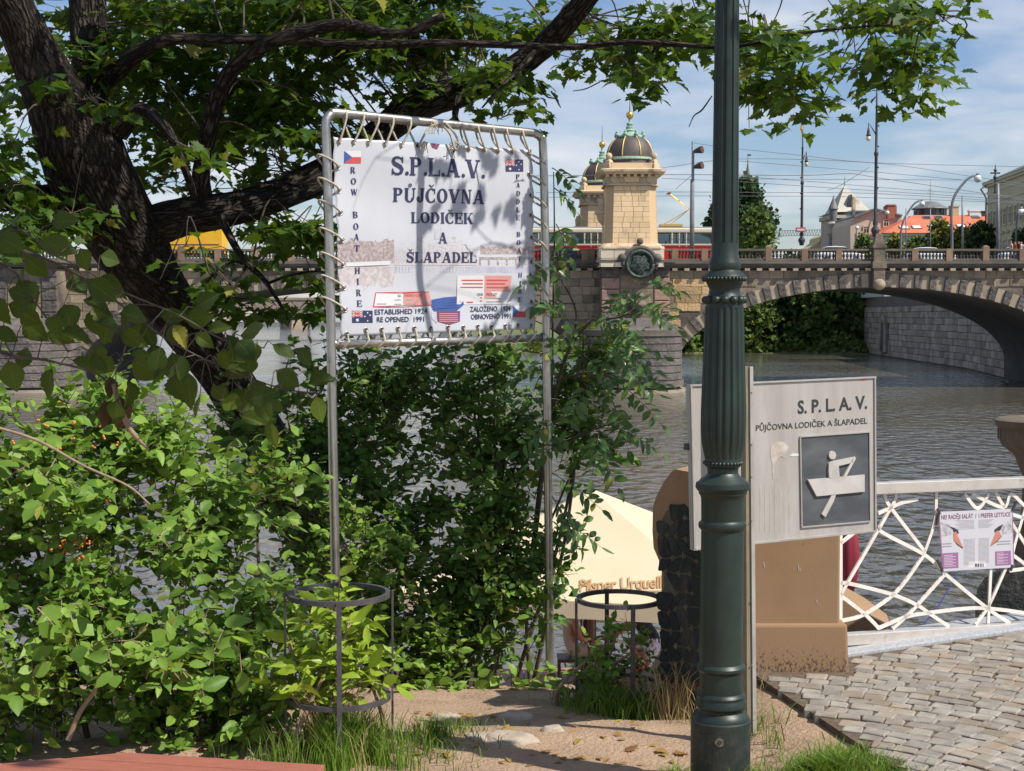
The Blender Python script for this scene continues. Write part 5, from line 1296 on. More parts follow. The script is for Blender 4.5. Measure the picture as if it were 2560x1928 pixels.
def on_base(px, py, h=.002):
    s_ = max(-.98, min(.98, (P(px, py, LY).x - cB.x) / rB)); a = math.asin(s_)
    return Vector((cB.x + (rB + h) * math.sin(a), LY - (rB + h) * math.cos(a), P(px, py, LY).z))
mb = MB()
for k in range(12):
    xa, xb = 1741 + 96 * k / 12, 1741 + 96 * (k + 1) / 12
    mb.hexa([on_base(xa, 1975, -.01), on_base(xb, 1975, -.01), on_base(xb, 1975, .0035), on_base(xa, 1975, .0035)], [on_base(xa, 1819, -.01), on_base(xb, 1819, -.01), on_base(xb, 1819, .0035), on_base(xa, 1819, .0035)])
door = mb.build('access_door', M['lamp_base'], lp)
lk = on_base(1788, 1834, .004)
o = MB().tube([lk + Vector((0, .004, 0)), lk + Vector((0, -.004, 0))], .018, 18).build('lock', M['lock']); o.parent = door
o = MB().tube([lk + Vector((0, -.003, 0)), lk + Vector((0, -.0075, 0))], .009, 10).build('lock_core', M['print_black']); o.parent = door

# ------------------------------------------------------------------ printing on flat things
def text2d(body, offset=0.0, shear=0.0, spacing=1.0):
    cu = bpy.data.curves.new('txt', 'FONT'); cu.body = body; cu.size = 1.0; cu.offset = offset; cu.shear = shear; cu.resolution_u = 3
    cu.space_character = spacing
    ob = bpy.data.objects.new('txt', cu); col.objects.link(ob)
    me = bpy.data.meshes.new_from_object(ob.evaluated_get(bpy.context.evaluated_depsgraph_get()))
    v = np.array([q.co[:2] for q in me.vertices]); f = [tuple(p.vertices) for p in me.polygons]
    bpy.data.objects.remove(ob); bpy.data.meshes.remove(me); bpy.data.curves.remove(cu)
    v[:, 0] -= v[:, 0].min(); cap = 0.727
    return v[:, 0] / v[:, 0].max(), v[:, 1] / cap, f
T_, t_, S_, O_ = .21, .085, .075, .075
def glyph(ch):                          # a bold slab-serif alphabet: lists of quads in a box one unit tall
    q = []
    def R(x0, x1, y0, y1): q.append([(x0, y0), (x1, y0), (x1, y1), (x0, y1)])
    def D(xa, xb, w, y0=0.0, y1=1.0): q.append([(xa, y0), (xa + w, y0), (xb + w, y1), (xb, y1)])
    def ser(xa, xb, y): R(xa - O_, xb + O_, y, y + S_) if y < .5 else R(xa - O_, xb + O_, y - S_, y)
    def arc(cx, cy, rx, ry, ix, iy, a0, a1, n=14):
        for k in range(n):
            A, B = math.radians(a0 + (a1 - a0) * k / n), math.radians(a0 + (a1 - a0) * (k + 1) / n)
            q.append([(cx + rx * math.cos(A), cy + ry * math.sin(A)), (cx + rx * math.cos(B), cy + ry * math.sin(B)), (cx + ix * math.cos(B), cy + iy * math.sin(B)), (cx + ix * math.cos(A), cy + iy * math.sin(A))])
    def stem(x, w=T_): R(x, x + w, 0, 1); ser(x, x + w, 0); ser(x, x + w, 1)
    w = .8
    if ch == 'I': stem(O_); w = T_ + 2 * O_
    elif ch == 'P' or ch == 'R' or ch == 'B':
        x = O_ + T_; stem(O_)
        if ch == 'B': arc(x + .12, .76, .27, .24, .09, .15, -90, 90); arc(x + .12, .27, .33, .27, .12, .18, -90, 90); R(x, x + .12, .91, 1); R(x, x + .12, .46, .58); R(x, x + .12, 0, .09); w = .86
        else:
            arc(x + .12, .735, .31, .265, .10, .175, -90, 90); R(x, x + .12, .91, 1); R(x, x + .12, .47, .56); w = .80
            if ch == 'R': D(.62, .36, .22, 0, .5); ser(.64, .84, 0); w = .94
    elif ch == 'L': stem(O_); R(O_ + T_, .74, 0, .085); R(.66, .74, 0, .34); w = .76
    elif ch == 'E': stem(O_); R(O_ + T_, .76, 0, .085); R(O_ + T_, .72, .915, 1); R(O_ + T_, .56, .46, .55); R(.70, .78, 0, .30); R(.66, .74, .72, 1); R(.52, .59, .36, .65); w = .80
    elif ch == 'A': D(.08, .40, .10); D(.62, .36, .24); R(.2, .72, .26, .35); ser(.06, .20, 0); ser(.64, .86, 0); R(.36, .60, .93, 1); w = .96
    elif ch == 'V': D(.36, .08, .24); D(.42, .78, .10); ser(.08, .32, 1); ser(.74, .88, 1); w = .94
    elif ch == 'W': D(.28, .06, .20); D(.34, .56, .09); D(.74, .50, .20); D(.80, 1.06, .09); ser(.08, .24, 1); ser(.54, .66, 1); ser(1.04, 1.14, 1); w = 1.24
    elif ch == 'N': R(.14, .22, 0, 1); R(.72, .80, 0, 1); D(.60, .14, .22); ser(.12, .24, 0); ser(.14, .26, 1); ser(.70, .82, 1); w = .96
    elif ch == 'O': arc(.44, .5, .42, .52, .19, .43, 0, 360, 28); w = .88
    elif ch in 'CČ': arc(.46, .5, .44, .52, .21, .43, 50, 310, 22); R(.68, .76, .62, 1); R(.68, .76, .04, .30); w = .84
    elif ch == 'D': stem(O_); arc(O_ + T_ + .08, .5, .46, .5, .22, .41, -90, 90); R(O_, .4, .91, 1); R(O_, .4, 0, .09); w = .88
    elif ch in 'UŮ': R(.08, .29, .3, 1); R(.68, .77, .3, 1); arc(.425, .32, .345, .34, .14, .24, 180, 360); ser(.10, .28, 1); ser(.66, .79, 1); w = .90
    elif ch == 'J': R(.32, .53, .28, 1); ser(.32, .53, 1); arc(.28, .28, .25, .30, .05, .21, 180, 360); arc(.13, .30, .12, .12, 0, 0, 0, 360, 10); w = .62
    elif ch == 'T': R(.31, .52, 0, 1); ser(.31, .52, 0); R(.04, .79, .915, 1); R(.04, .11, .66, 1); R(.72, .79, .66, 1); w = .84
    elif ch == 'H': stem(O_); stem(.64); R(.2, .7, .46, .55); w = .94
    elif ch == 'K': stem(O_); D(.30, .72, .10, .40, 1); D(.66, .36, .22, 0, .62); ser(.68, .86, 0); ser(.70, .82, 1); w = .96
    elif ch in 'SŠ':
        p = [(.70, .76), (.62, .90), (.46, .955), (.30, .955), (.17, .87), (.14, .74), (.22, .61), (.40, .53), (.58, .44), (.67, .30), (.63, .14), (.48, .05), (.32, .045), (.18, .12), (.11, .26)]
        wd = [.05, .10, .12, .13, .19, .22, .23, .23, .23, .22, .19, .13, .12, .10, .05]
        L_, R_ = [], []
        for k, (x, y) in enumerate(p):
            x0, y0 = p[max(0, k - 1)]; x1, y1 = p[min(len(p) - 1, k + 1)]; l = math.hypot(x1 - x0, y1 - y0); nx_, ny_ = -(y1 - y0) / l, (x1 - x0) / l
            L_.append((x + nx_ * wd[k] / 2, y + ny_ * wd[k] / 2)); R_.append((x - nx_ * wd[k] / 2, y - ny_ * wd[k] / 2))
        for k in range(len(p) - 1): q.append([L_[k], L_[k + 1], R_[k + 1], R_[k]])
        R(.66, .74, .66, 1); R(.07, .15, 0, .34); w = .80
    elif ch == '.': arc(.13, .10, .11, .11, 0, 0, 0, 360, 12); w = .24
    elif ch == ' ': w = .4
    mid = {'Č': .46, 'Š': .42}.get(ch)
    if mid: q.append([(mid - .22, 1.28), (mid - .12, 1.28), (mid + .03, 1.12), (mid - .04, 1.08)]); q.append([(mid + .22, 1.28), (mid + .12, 1.28), (mid - .03, 1.12), (mid + .04, 1.08)])
    if ch == 'Ů': arc(.425, 1.2, .13, .13, .06, .06, 0, 360, 14)
    return q, w
def slab2d(s_):
    vs, fs, x = [], [], 0.0
    for ch in s_:
        q, w = glyph(ch)
        for poly in q:
            fs.append(tuple(range(len(vs), len(vs) + len(poly)))); vs += [(x + a, b_) for a, b_ in poly]
        x += w + .05
    v = np.array(vs); v[:, 0] -= v[:, 0].min()
    return v[:, 0] / v[:, 0].max(), v[:, 1], fs
def put(parent, wall, t2, A, B, cap, m, h, name='lettering'):   # set lettering between two baseline pixels
    u, v, f = t2
    dx, dy = B[0] - A[0], B[1] - A[1]
    mb = MB(); mb.add([wall(A[0] + dx * a, A[1] + dy * a - cap * b_, h) for a, b_ in zip(u, v)], f)
    return mb.build(name, m, parent)
def flat(parent, wall, polys, m, h, name):
    if 1 < len(polys) <= 3:
        for p in polys: flat(parent, wall, [p], m, h, name)
        return
    mb = MB()
    for p in polys: mb.add([wall(x, y, h) for x, y in p], [tuple(range(len(p)))])
    return mb.build(name, m, parent)
def rect(x0, y0, x1, y1): return [(x0, y0), (x1, y0), (x1, y1), (x0, y1)]

# ------------------------------------------------------------------ banner in its steel frame
BW = Wall(822, 7.8, 1360, 8.7)
fr = thing('banner_stand', 'tall stainless steel tube frame holding the white boat hire banner', 'stand', (BW(840, 1500).x, BW(840, 1500).y, gz(-1, 7.8)))
loop = [(842, 1715), (838, 1400), (832, 1100), (825, 700), (817, 400), (814, 316), (818, 296), (828, 286), (845, 283), (1000, 299), (1180, 317), (1318, 331), (1340, 335), (1352, 345), (1357, 365), (1362, 560), (1366, 900), (1371, 1300), (1375, 1760)]
pts = [BW(*p) for p in loop]
MB().tube([Vector(q) for q in spline([tuple(p) for p in pts], 5)], .0255, 16).build('tube', M['steel'], fr, smooth=True)
MB().tube([BW(832, 861), BW(1100, 853), BW(1364, 844)], .0225, 14).build('crossbar', M['steel'], fr, smooth=True)
for px, py in ((836, 861), (1358, 844)): MB().tube([BW(px - 5, py), BW(px + 5, py)], .028, 14).build('collar', M['steel'], fr, smooth=True)
def Zb(x, y): return (780 + x / 2.525, 240 + y / 2.525)
def wave(p):
    return .006 * math.sin(p.x * 9 + p.z * 2.3) + .004 * math.sin(p.z * 13 + p.x * 3) + .010 * mnoise.noise((p.x * 2.2, 0, p.z * 2.2))
def BN(zx, zy, h=0.0):
    p = BW(*Zb(zx, zy)); return p + BW.n * (wave(p) + h)
banner = thing('hire_banner', 'white printed boat hire banner laced into the steel frame', 'banner', BN(780, 1490))
NU, NV = 72, 72
TL, TR, BR_, BL_ = (133, 258), (1385, 338), (1412, 1470), (182, 1518)
eye_top = [(168, 290), (262, 291), (354, 297), (457, 305), (559, 312), (658, 315), (888, 347), (990, 335), (1087, 343), (1175, 347), (1264, 352), (1365, 363)]
eye_left = [(168, 450), (175, 596), (178, 738), (188, 912), (196, 1067), (199, 1211), (204, 1350)]
eye_right = [(1367, 495), (1374, 627), (1379, 753), (1385, 892), (1382, 1046), (1385, 1172), (1386, 1298)]
eye_bot = [(215, 1503), (338, 1478), (440, 1476), (543, 1470), (645, 1468), (745, 1467), (853, 1463), (950, 1463), (1042, 1457), (1131, 1459), (1221, 1453), (1305, 1448), (1388, 1448)]
vs = []
for j in range(NV + 1):
    for i in range(NU + 1):
        u, v = i / NU, j / NV
        x = (TL[0]*(1-u)+TR[0]*u)*(1-v) + (BL_[0]*(1-u)+BR_[0]*u)*v; y = (TL[1]*(1-u)+TR[1]*u)*(1-v) + (BL_[1]*(1-u)+BR_[1]*u)*v
        x += 5 * math.sin(v * 44) * ((u < .02) - (u > .98)); y += 5 * abs(math.sin(u * 38)) * ((v < .02))
        vs.append(BN(x, y))
fs = [(j*(NU+1)+i, j*(NU+1)+i+1, (j+1)*(NU+1)+i+1, (j+1)*(NU+1)+i) for j in range(NV) for i in range(NU)]
mb = MB(); mb.add(vs, fs); sheet = mb.build('sheet', M['banner'], banner, smooth=True)
so = sheet.modifiers.new('thick', 'SOLIDIFY'); so.thickness = .0012; so.offset = -1
def BP(px, py, h=0.0): p = BW(px, py); return p + BW.n * (wave(p) + h)
for s_, a, b_, cap in (('S.P.L.A.V.', (497, 497), (1090, 521), 115), ('PŮJČOVNA', (513, 667), (1088, 683), 88), ('LODIČEK', (625, 802), (1018, 808), 69), ('A', (790, 930), (846, 931), 68), ('ŠLAPADEL', (597, 1051), (1033, 1053), 66)):
    put(banner, BP, slab2d(s_), Zb(*a), Zb(*b_), cap / 2.525, M['print_navy'], .0045)
def vert(seq, w, h):
    mb = MB()
    for ch, x, y in seq:
        u, v, f = slab2d(ch); ww = w * (.45 if ch == 'I' else 1.25 if ch == 'W' else 1)
        a = Zb(x - ww / 2, y + h / 2)
        mb.add([BP(a[0] + ww / 2.525 * p, a[1] - h / 2.525 * q, .0045) for p, q in zip(u, v)], f)
    mb.build('lettering', M['print_navy'], banner)
vert([('R', 262, 468), ('O', 266, 538), ('W', 270, 607), ('B', 273, 750), ('O', 276, 824), ('A', 279, 890), ('T', 283, 962), ('H', 288, 1102), ('I', 290, 1172), ('R', 294, 1242), ('E', 296, 1310)], 34, 40)
vert([('P', 1296, 510), ('A', 1298, 563), ('D', 1299, 615), ('D', 1299, 667), ('L', 1301, 717), ('E', 1302, 768), ('B', 1306, 873), ('O', 1306, 925), ('A', 1307, 975), ('T', 1308, 1027), ('H', 1311, 1131), ('I', 1313, 1183), ('R', 1314, 1235), ('E', 1315, 1285)], 23, 30)
for s_, a, b_ in (('ESTABLISHED 1924', (395, 1380), (727, 1372)), ('RE OPENED  1991', (408, 1427), (705, 1424)), ('ZALOŽENO  1924', (995, 1362), (1257, 1356)), ('OBNOVENO 1991', (1000, 1410), (1257, 1404))):
    put(banner, BP, text2d(s_, .012), Zb(*a), Zb(*b_), 33 / 2.525, M['print_navy'], .0045)
def zpoly(pts): return [Zb(*p) for p in pts]
def fillgrid(x0, y0, x1, y1, n=6):      # a printed rectangle that follows the cloth
    out = []
    for i in range(n):
        for j in range(n):
            xa, xb, ya, yb_ = x0+(x1-x0)*i/n, x0+(x1-x0)*(i+1)/n, y0+(y1-y0)*j/n, y0+(y1-y0)*(j+1)/n
            out.append(zpoly(rect(xa, ya, xb, yb_)))
    return out
def flag_cz(x0, y0, x1, y1):
    ym = (y0 + y1) / 2
    flat(banner, BP, fillgrid(x0, y0, x1, ym, 2), M['print_white'], .0030, 'flag_white'); flat(banner, BP, fillgrid(x0, ym, x1, y1, 2), M['print_red'], .0030, 'flag_red')
    flat(banner, BP, [zpoly([(x0, y0), ((x0 + x1) / 2 - 4, ym), (x0, y1)])], M['print_blue'], .0038, 'flag_wedge')
def flag_au(x0, y0, x1, y1):
    xm, ym = (x0 + x1) / 2, (y0 + y1) / 2
    flat(banner, BP, fillgrid(x0, y0, x1, y1, 2), M['print_navy'], .0030, 'flag_field')
    w = (x1 - x0) * .03
    def bar(a, b_, q): l = math.hypot(b_[0]-a[0], b_[1]-a[1]); nx_, ny_ = -(b_[1]-a[1])/l*q, (b_[0]-a[0])/l*q; return zpoly([(a[0]-nx_, a[1]-ny_), (b_[0]-nx_, b_[1]-ny_), (b_[0]+nx_, b_[1]+ny_), (a[0]+nx_, a[1]+ny_)])
    c = ((x0 + xm) / 2, (y0 + ym) / 2)
    lines = [((x0, y0), (xm, ym)), ((x0, ym), (xm, y0)), ((c[0], y0), (c[0], ym)), ((x0, c[1]), (xm, c[1]))]
    flat(banner, BP, [bar(a, b_, w * 1.6) for a, b_ in lines], M['print_white'], .0036, 'flag_cross'); flat(banner, BP, [bar(a, b_, w * .8) for a, b_ in lines], M['print_red'], .0042, 'flag_cross')
    st = [(c[0], y1 - (y1 - ym) * .45, w * 3.2)] + [(x1 - (x1 - xm) * q, y0 + (y1 - y0) * r_, w * 1.6) for q, r_ in ((.5, .18), (.25, .38), (.78, .48), (.5, .84))]
    flat(banner, BP, [zpoly([(x + s_ * (1 if k % 2 == 0 else .5) * math.cos(k * math.pi / 7), y + s_ * (1 if k % 2 == 0 else .5) * math.sin(k * math.pi / 7)) for k in range(14)]) for x, y, s_ in st], M['print_white'], .0036, 'flag_star')
flag_cz(205, 347, 310, 425); flag_cz(1273, 1324, 1353, 1397); flag_au(1222, 402, 1332, 478); flag_au(248, 1355, 382, 1432)
# pale panorama printed across the middle
r2 = random.Random(5)
def skyline(x0, x1, base, f_, step, m, h):
    polys = []; x = x0; y = f_(x)
    while x < x1:
        xn = min(x1, x + step); yn = f_(xn)
        for q in range(8):
            f0, f1 = q / 8, (q + 1) / 8
            polys.append(zpoly([(x, base + (y - base) * f0), (xn, base + (yn - base) * f0), (xn, base + (yn - base) * f1), (x, base + (y - base) * f1)]))
        x, y = xn, yn
    flat(banner, BP, polys, m, h, 'printed_view')
nz = lambda x, s_, k: mnoise.noise((x / s_, k, 0))
skyline(160, 1400, 1075, lambda x: 925 + 25 * nz(x, 60, 1) + 10 * nz(x, 12, 2), 8, M['print_sepia'], .0012)
skyline(162, 520, 1055, lambda x: 915 + 38 * nz(x, 45, 3) + 14 * nz(x, 11, 4), 5, M['print_sepia_dark'], .0018)
skyline(1060, 1400, 1000, lambda x: 950 + 22 * nz(x, 40, 5) + 10 * nz(x, 10, 6), 6, M['print_sepia_dark'], .0018)
flat(banner, BP, [zpoly(rect(525 + 26 * k, 955 + (k % 3) * 8, 549 + 26 * k, 1070)) for k in range(20)], M['print_haze'], .0024, 'printed_houses')
flat(banner, BP, [zpoly(rect(533 + 26 * k, 985 + j * 22, 541 + 26 * k, 997 + j * 22)) for k in range(20) for j in range(3)], M['print_sepia'], .0028, 'printed_windows')
flat(banner, BP, [zpoly([(x, 905), (x + 16, 905), (x + 8, 835 + d)]) for x, d in ((765, 0), (782, 5), (800, -8), (818, 12))] + [zpoly(rect(670, 890, 900, 925))], M['print_sepia'], .0024, 'printed_castle')
br_p = []
for k in range(6):
    x = 1050 + k * 58
    br_p.append(zpoly(rect(x, 1018, x + 58, 1032))); br_p.append(zpoly(rect(x, 1032, x + 12, 1068)))
flat(banner, BP, br_p, M['print_sepia_dark'], .0026, 'printed_bridge')
flat(banner, BP, fillgrid(186, 1078, 1398, 1462, 28), M['print_water'], .0007, 'printed_view')
skyline(165, 1402, 1078, lambda x: 1118 + 4 * nz(x, 50, 7), 20, M['print_water'], .0012)
skyline(172, 525, 1078, lambda x: 1200 + 50 * nz(x, 40, 8) + 20 * nz(x, 12, 9), 7, M['print_sepia'], .0016)
flat(banner, BP, [zpoly([(215, 1052), (500, 1040), (500, 1066), (215, 1076)])], M['print_white'], .0030, 'printed_boat')
# notice boxes and the blue boat
flat(banner, BP, [zpoly([(405, 1240), (580, 1238), (578, 1325), (387, 1332)])], M['print_white'], .0030, 'notice_box'); flat(banner, BP, [zpoly([(580, 1238), (740, 1234), (760, 1322), (578, 1325)])], M['print_pink'], .0030, 'notice_box')
flat(banner, BP, [zpoly([(405, 1240), (740, 1234), (742, 1239), (407, 1245)]), zpoly([(387, 1332), (760, 1322), (758, 1317), (389, 1327)]), zpoly([(405, 1240), (410, 1240), (392, 1332), (385, 1332)])], M['print_red'], .0036, 'notice_border')
put(banner, BP, text2d('PROVOZNÍ DOBA', .02), Zb(458, 1272), Zb(566, 1270), 17 / 2.525, M['print_navy'], .0042); put(banner, BP, text2d('OPENING HOURS', .02), Zb(586, 1269), Zb(698, 1266), 17 / 2.525, M['print_red'], .0042)
flat(banner, BP, [zpoly(rect(912, 1135, 1085, 1316)), ], M['print_white'], .0030, 'notice_box'); flat(banner, BP, [zpoly([(1085, 1135), (1258, 1135), (1250, 1310), (1085, 1316)])], M['print_pink'], .0030, 'notice_box')
flat(banner, BP, [zpoly(rect(1085, 1235, 1252, 1313)), zpoly(rect(915, 1138, 1082, 1150))], M['print_white'], .0034, 'notice_box')
flat(banner, BP, [zpoly(rect(x, y, x + w, y + 8)) for x, y, w in ((940, 1160, 135), (945, 1182, 130), (930, 1205, 145), (975, 1298, 40), (1060, 1270, 12), (1060, 1290, 12), (1098, 1160, 135), (1098, 1182, 120), (1098, 1205, 140))], M['print_red'], .0042, 'fine_print')
put(banner, BP, text2d('CENÍK', .02), Zb(1038, 1262), Zb(1080, 1262), 17 / 2.525, M['print_navy'], .0042); put(banner, BP, text2d('PRICE LIST', .02), Zb(1100, 1262), Zb(1168, 1262), 17 / 2.525, M['print_navy'], .0042)
flat(banner, BP, [zpoly(rect(x, y, x + w, y + 8)) for x, y, w in ((1100, 1276, 90), (1100, 1296, 100), (410, 1310, 90), (508, 1284, 56), (506, 1312, 60), (595, 1284, 50), (595, 1308, 60), (690, 1304, 55))], M['print_grey'], .0042, 'fine_print')
flat(banner, BP, [zpoly([(738, 1290), (830, 1272), (945, 1262), (958, 1318), (905, 1362), (770, 1362)])], M['print_blue'], .0030, 'printed_rowing_boat')
flat(banner, BP, [zpoly([(745 + k * 4, 1300 + k * 15), (952 - k * 12, 1280 + k * 18), (952 - k * 12, 1283 + k * 18), (745 + k * 4, 1304 + k * 15)]) for k in range(4)], M['print_navy'], .0036, 'boat_plank')
flat(banner, BP, [zpoly([(752, 1362), (785, 1362), (785, 1438), (752, 1405)])], M['print_water'], .0030, 'printed_shadow')
flat(banner, BP, [zpoly([(783, 1362), (932, 1358), (928, 1425), (858, 1446), (790, 1425)])], M['print_plum'], .0030, 'printed_shield')
flat(banner, BP, [zpoly(rect(800, 1372 + 12 * k, 918, 1377 + 12 * k)) for k in range(5)], M['print_pink'], .0036, 'fine_print')
for (zx, zy) in eye_top + eye_left + eye_right + eye_bot:
    c = BN(zx, zy, .002)
    ring = [c + (BW.t * math.cos(a) + Vector((0, 0, 1)) * math.sin(a)) * .0125 for a in np.linspace(0, 2 * math.pi, 14)]
    MB().tube(ring, .0038, 6).build('eyelet', M['steel'], banner, smooth=True)
    dsk = MB(); dsk.add([c + BW.n * .0005 + (BW.t * math.cos(a) + Vector((0, 0, 1)) * math.sin(a)) * .009 for a in np.linspace(0, 2 * math.pi, 11)[:-1]], [tuple(range(10))])
    dsk.build('eyelet_hole', M['print_black'], banner)
flat(banner, BP, [zpoly([(742, 297), (805, 305), (785, 338), (755, 325)])], M['print_plum'], .004, 'stain')
# ropes
def rope(label, loops, r=.0062):
    t = thing('lacing_rope', label, 'rope', loops[0][0], 'ropes lacing the banner to its frame')
    for l in loops: MB().tube([Vector(q) for q in spline([tuple(p) for p in l], 5)], r, 7).build('strand', M['rope'], t, smooth=True)
    return t
def near(p, k): return p + BW.n * k
tops = [(205, 92), (314, 105), (408, 118), (501, 128), (611, 140), (736, 152), (822, 165), (945, 175), (1043, 183), (1138, 188), (1223, 200), (1325, 212)]
tl = []
for (ex, ey), (tx, ty) in zip(eye_top, tops):
    if abs(tx - 736) < 2 or abs(tx - 822) < 2: continue
    e = BN(ex, ey, .004); a = near(BW(*Zb(tx - 8, ty + 52)), .034); b_ = near(BW(*Zb(tx, ty)), .004) + Vector((0, 0, .004)); c = near(BW(*Zb(tx + 12, ty + 50)), -.03); d = near(BW(*Zb(tx + 40, ey - 30)), -.012)
    tl.append([near(e, -.006), near(e, .008), a, b_, c, d, near(BW(*Zb(min(ex + 100, 1370), ey + 5)), -.008)])
tr = rope('pale rope lacing the banner to the top tube', tl)
ft = random.Random(3)
for bx, by, n_ in ((760, 215, 16), (700, 330, 12), (880, 330, 10)):
    for k in range(n_):
        p0 = near(BW(*Zb(bx + ft.uniform(-12, 12), by - 40)), .03); p1 = near(BW(*Zb(bx + ft.uniform(-50, 40), by + ft.uniform(-30, 40))), .03 + ft.uniform(0, .02))
        m_ = p0.lerp(p1, .5) + Vector((ft.uniform(-.02, .02), 0, ft.uniform(-.01, .02)))
        MB().tube([Vector(q) for q in spline([tuple(p0), tuple(m_), tuple(p1)], 4)], .0022, 4).build('frayed_end', M['rope'], tr, smooth=True)
for path in ([(800, 180), (730, 195), (690, 250), (665, 300), (660, 318)], [(735, 165), (800, 190), (850, 240), (870, 300), (888, 345)], [(822, 172), (880, 240), (905, 300), (890, 350)]):
    MB().tube([Vector(q) for q in spline([tuple(near(BW(*Zb(*p)), .03)) for p in path], 5)], .0066, 7).build('strand', M['rope'], tr, smooth=True)
ll, rl, bl = [], [], []
for k, (ex, ey) in enumerate(eye_left):
    e = BN(ex, ey, .004); o_ = (45 + k * 4.5, ey - 78)
    ll.append([near(e, .008), near(BW(*Zb((o_[0] + ex) / 2 + 4, ey - 38)), .034), near(BW(*Zb(*o_)), .008), near(BW(*Zb(o_[0] + 10, ey - 60)), -.03), near(BW(*Zb(ex - 45, ey + 25)), -.02), near(BN(ex, ey), -.01)])
rope('pale rope lacing the banner to the left tube', ll)
for k, (ex, ey) in enumerate([(1365, 363)] + eye_right):
    e = BN(ex, ey, .004); o_ = (1476 + k * 2.5, ey + 82 + k * 5)
    rl.append([near(e, .008), near(BW(*Zb((o_[0] + ex) / 2, ey + 42)), .034), near(BW(*Zb(*o_)), .008), near(BW(*Zb(o_[0] - 12, ey + 70)), -.03), near(BW(*Zb(ex + 20, ey + 30)), -.015)])
rope('pale rope lacing the banner to the right tube', rl)
for k, (ex, ey) in enumerate(eye_bot):
    e = BN(ex, ey, .004); yb_ = 1597 - (ex - 215) * .038
    bl.append([near(e, .008), near(BW(*Zb(ex + 3, ey + 40)), .02), near(BW(*Zb(ex - 2, yb_ - 45)), .034), near(BW(*Zb(ex - 28, yb_)), .004), near(BW(*Zb(ex - 34, yb_ - 40)), -.03), near(BN(ex - 20, ey + 10), -.01)])
bl.append([near(BW(*Zb(160, 1535)), .03), near(BW(*Zb(150, 1550)), .034), near(BW(*Zb(140, 1570)), .03)])
rope('pale rope lacing the banner to the bottom crossbar', bl)

# ------------------------------------------------------------------ square metal sign on a post
SW = Wall(1724, 6.42, 2190, 6.83)
sg = thing('hire_sign', 'square grey metal boat hire sign with rower pictogram on a post behind the lamp post', 'sign', (SW(1868, 1800).x, SW(1868, 1800).y, gz(.9, 6.4)))
def panel(pts, th, m, name, h=0.0, parent=None, bevel=0):
    mb = MB(); mb.poly([SW(x, y, h) for x, y in pts], SW.n, th); return mb.build(name, m, parent or sg, bevel=bevel)
panel([(1724, 963), (2188, 942), (2190, 1329), (1733, 1376)], .028, M['sign_panel'], 'panel')
for a, b_ in (((1724, 964), (2189, 943)), ((2186, 944), (2188, 1329)), ((2190, 1327), (1733, 1374)), ((1727, 964), (1736, 1375))):
    MB().beam(SW(*a, .002), SW(*b_, .002), .008, .010, up=tuple(SW.n)).build('panel_edge', M['sign_frame'], sg)
panel([(2000, 1092), (2171, 1080), (2173, 1303), (2003, 1317)], .004, M['sign_dark'], 'picture_field', .003)
for a, b_ in (((1999, 1092), (2172, 1080)), ((2172, 1080), (2174, 1303)), ((2174, 1303), (2003, 1318)), ((2003, 1318), (1999, 1092))):
    MB().beam(SW(*a, .004), SW(*b_, .004), .006, .008, up=tuple(SW.n)).build('picture_rim', M['sign_frame'], sg)
def Zs(x, y): return (1600 + x / 2.304, 880 + y / 2.304)
hc = Zs(1100, 594)
MB().poly([SW(hc[0] + 9 * math.cos(a), hc[1] + 10.5 * math.sin(a), .013) for a in np.linspace(0, 6.283, 21)[:-1]][::-1], SW.n, .011).build('rower_head', M['sign_relief'], sg, bevel=.001)
for nm, pts in (('rower_body', [(1078, 640), (1090, 630), (1135, 622), (1135, 655), (1140, 718), (1082, 728), (1077, 690)]), ('rower_arm', [(1135, 622), (1222, 604), (1216, 636), (1135, 655)]), ('oar_handle', [(1226, 598), (1234, 612), (1176, 720), (1160, 718)]),
                ('boat', [(958, 735), (1160, 718), (1284, 706), (1284, 803), (1008, 830)]), ('oar_blade', [(1096, 822), (1122, 815), (1108, 858), (1060, 950), (1038, 932)])):
    panel([Zs(*p) for p in pts], .012, M['sign_relief'], nm, .014 if nm != 'oar_blade' else .012)
put(sg, SW, text2d('S. P. L. A. V.', .028), Zs(908, 355), Zs(1308, 325), 76 / 2.304, M['print_black'], .0012)
put(sg, SW, text2d('PŮJČOVNA LODIČEK A ŠLAPADEL', .016), Zs(667, 455), Zs(1309, 412), 34 / 2.304, M['print_black'], .0012)
panel([Zs(*p) for p in ((752, 545), (785, 515), (830, 520), (858, 552), (838, 575), (832, 612), (812, 600), (790, 612), (770, 660), (764, 735), (760, 640), (748, 590))], .001, M['sign_patch'], 'torn_label', .0015)
panel([Zs(*p) for p in ((858, 596), (885, 584), (912, 586), (915, 598), (880, 602))], .001, M['print_white'], 'sticker_scrap', .0015)
panel([Zs(*p) for p in ((1272, 165), (1284, 150), (1306, 152), (1300, 162), (1288, 166))], .0006, M['red_paint'], 'paint_mark', .0012)
for k in range(7):
    x = 690 + 28 * k; panel([Zs(x, 760 + 23 * (k % 3)), Zs(x + 3, 760 + 23 * (k % 3)), Zs(x + 2, 1040), Zs(x, 1045)], .0004, M['sign_patch'], 'drip', .0009)
pw = Wall(1857, 6.36, 1880, 6.38)
MB().hexa([pw(1862, 1830, .02), pw(1882, 1830, .02), pw(1882, 1830, -.02), pw(1862, 1830, -.02)], [pw(1857, 916, .02), pw(1871, 916, .02), pw(1871, 916, -.02), pw(1857, 916, -.02)]).build('post', M['pole_tan'], sg)
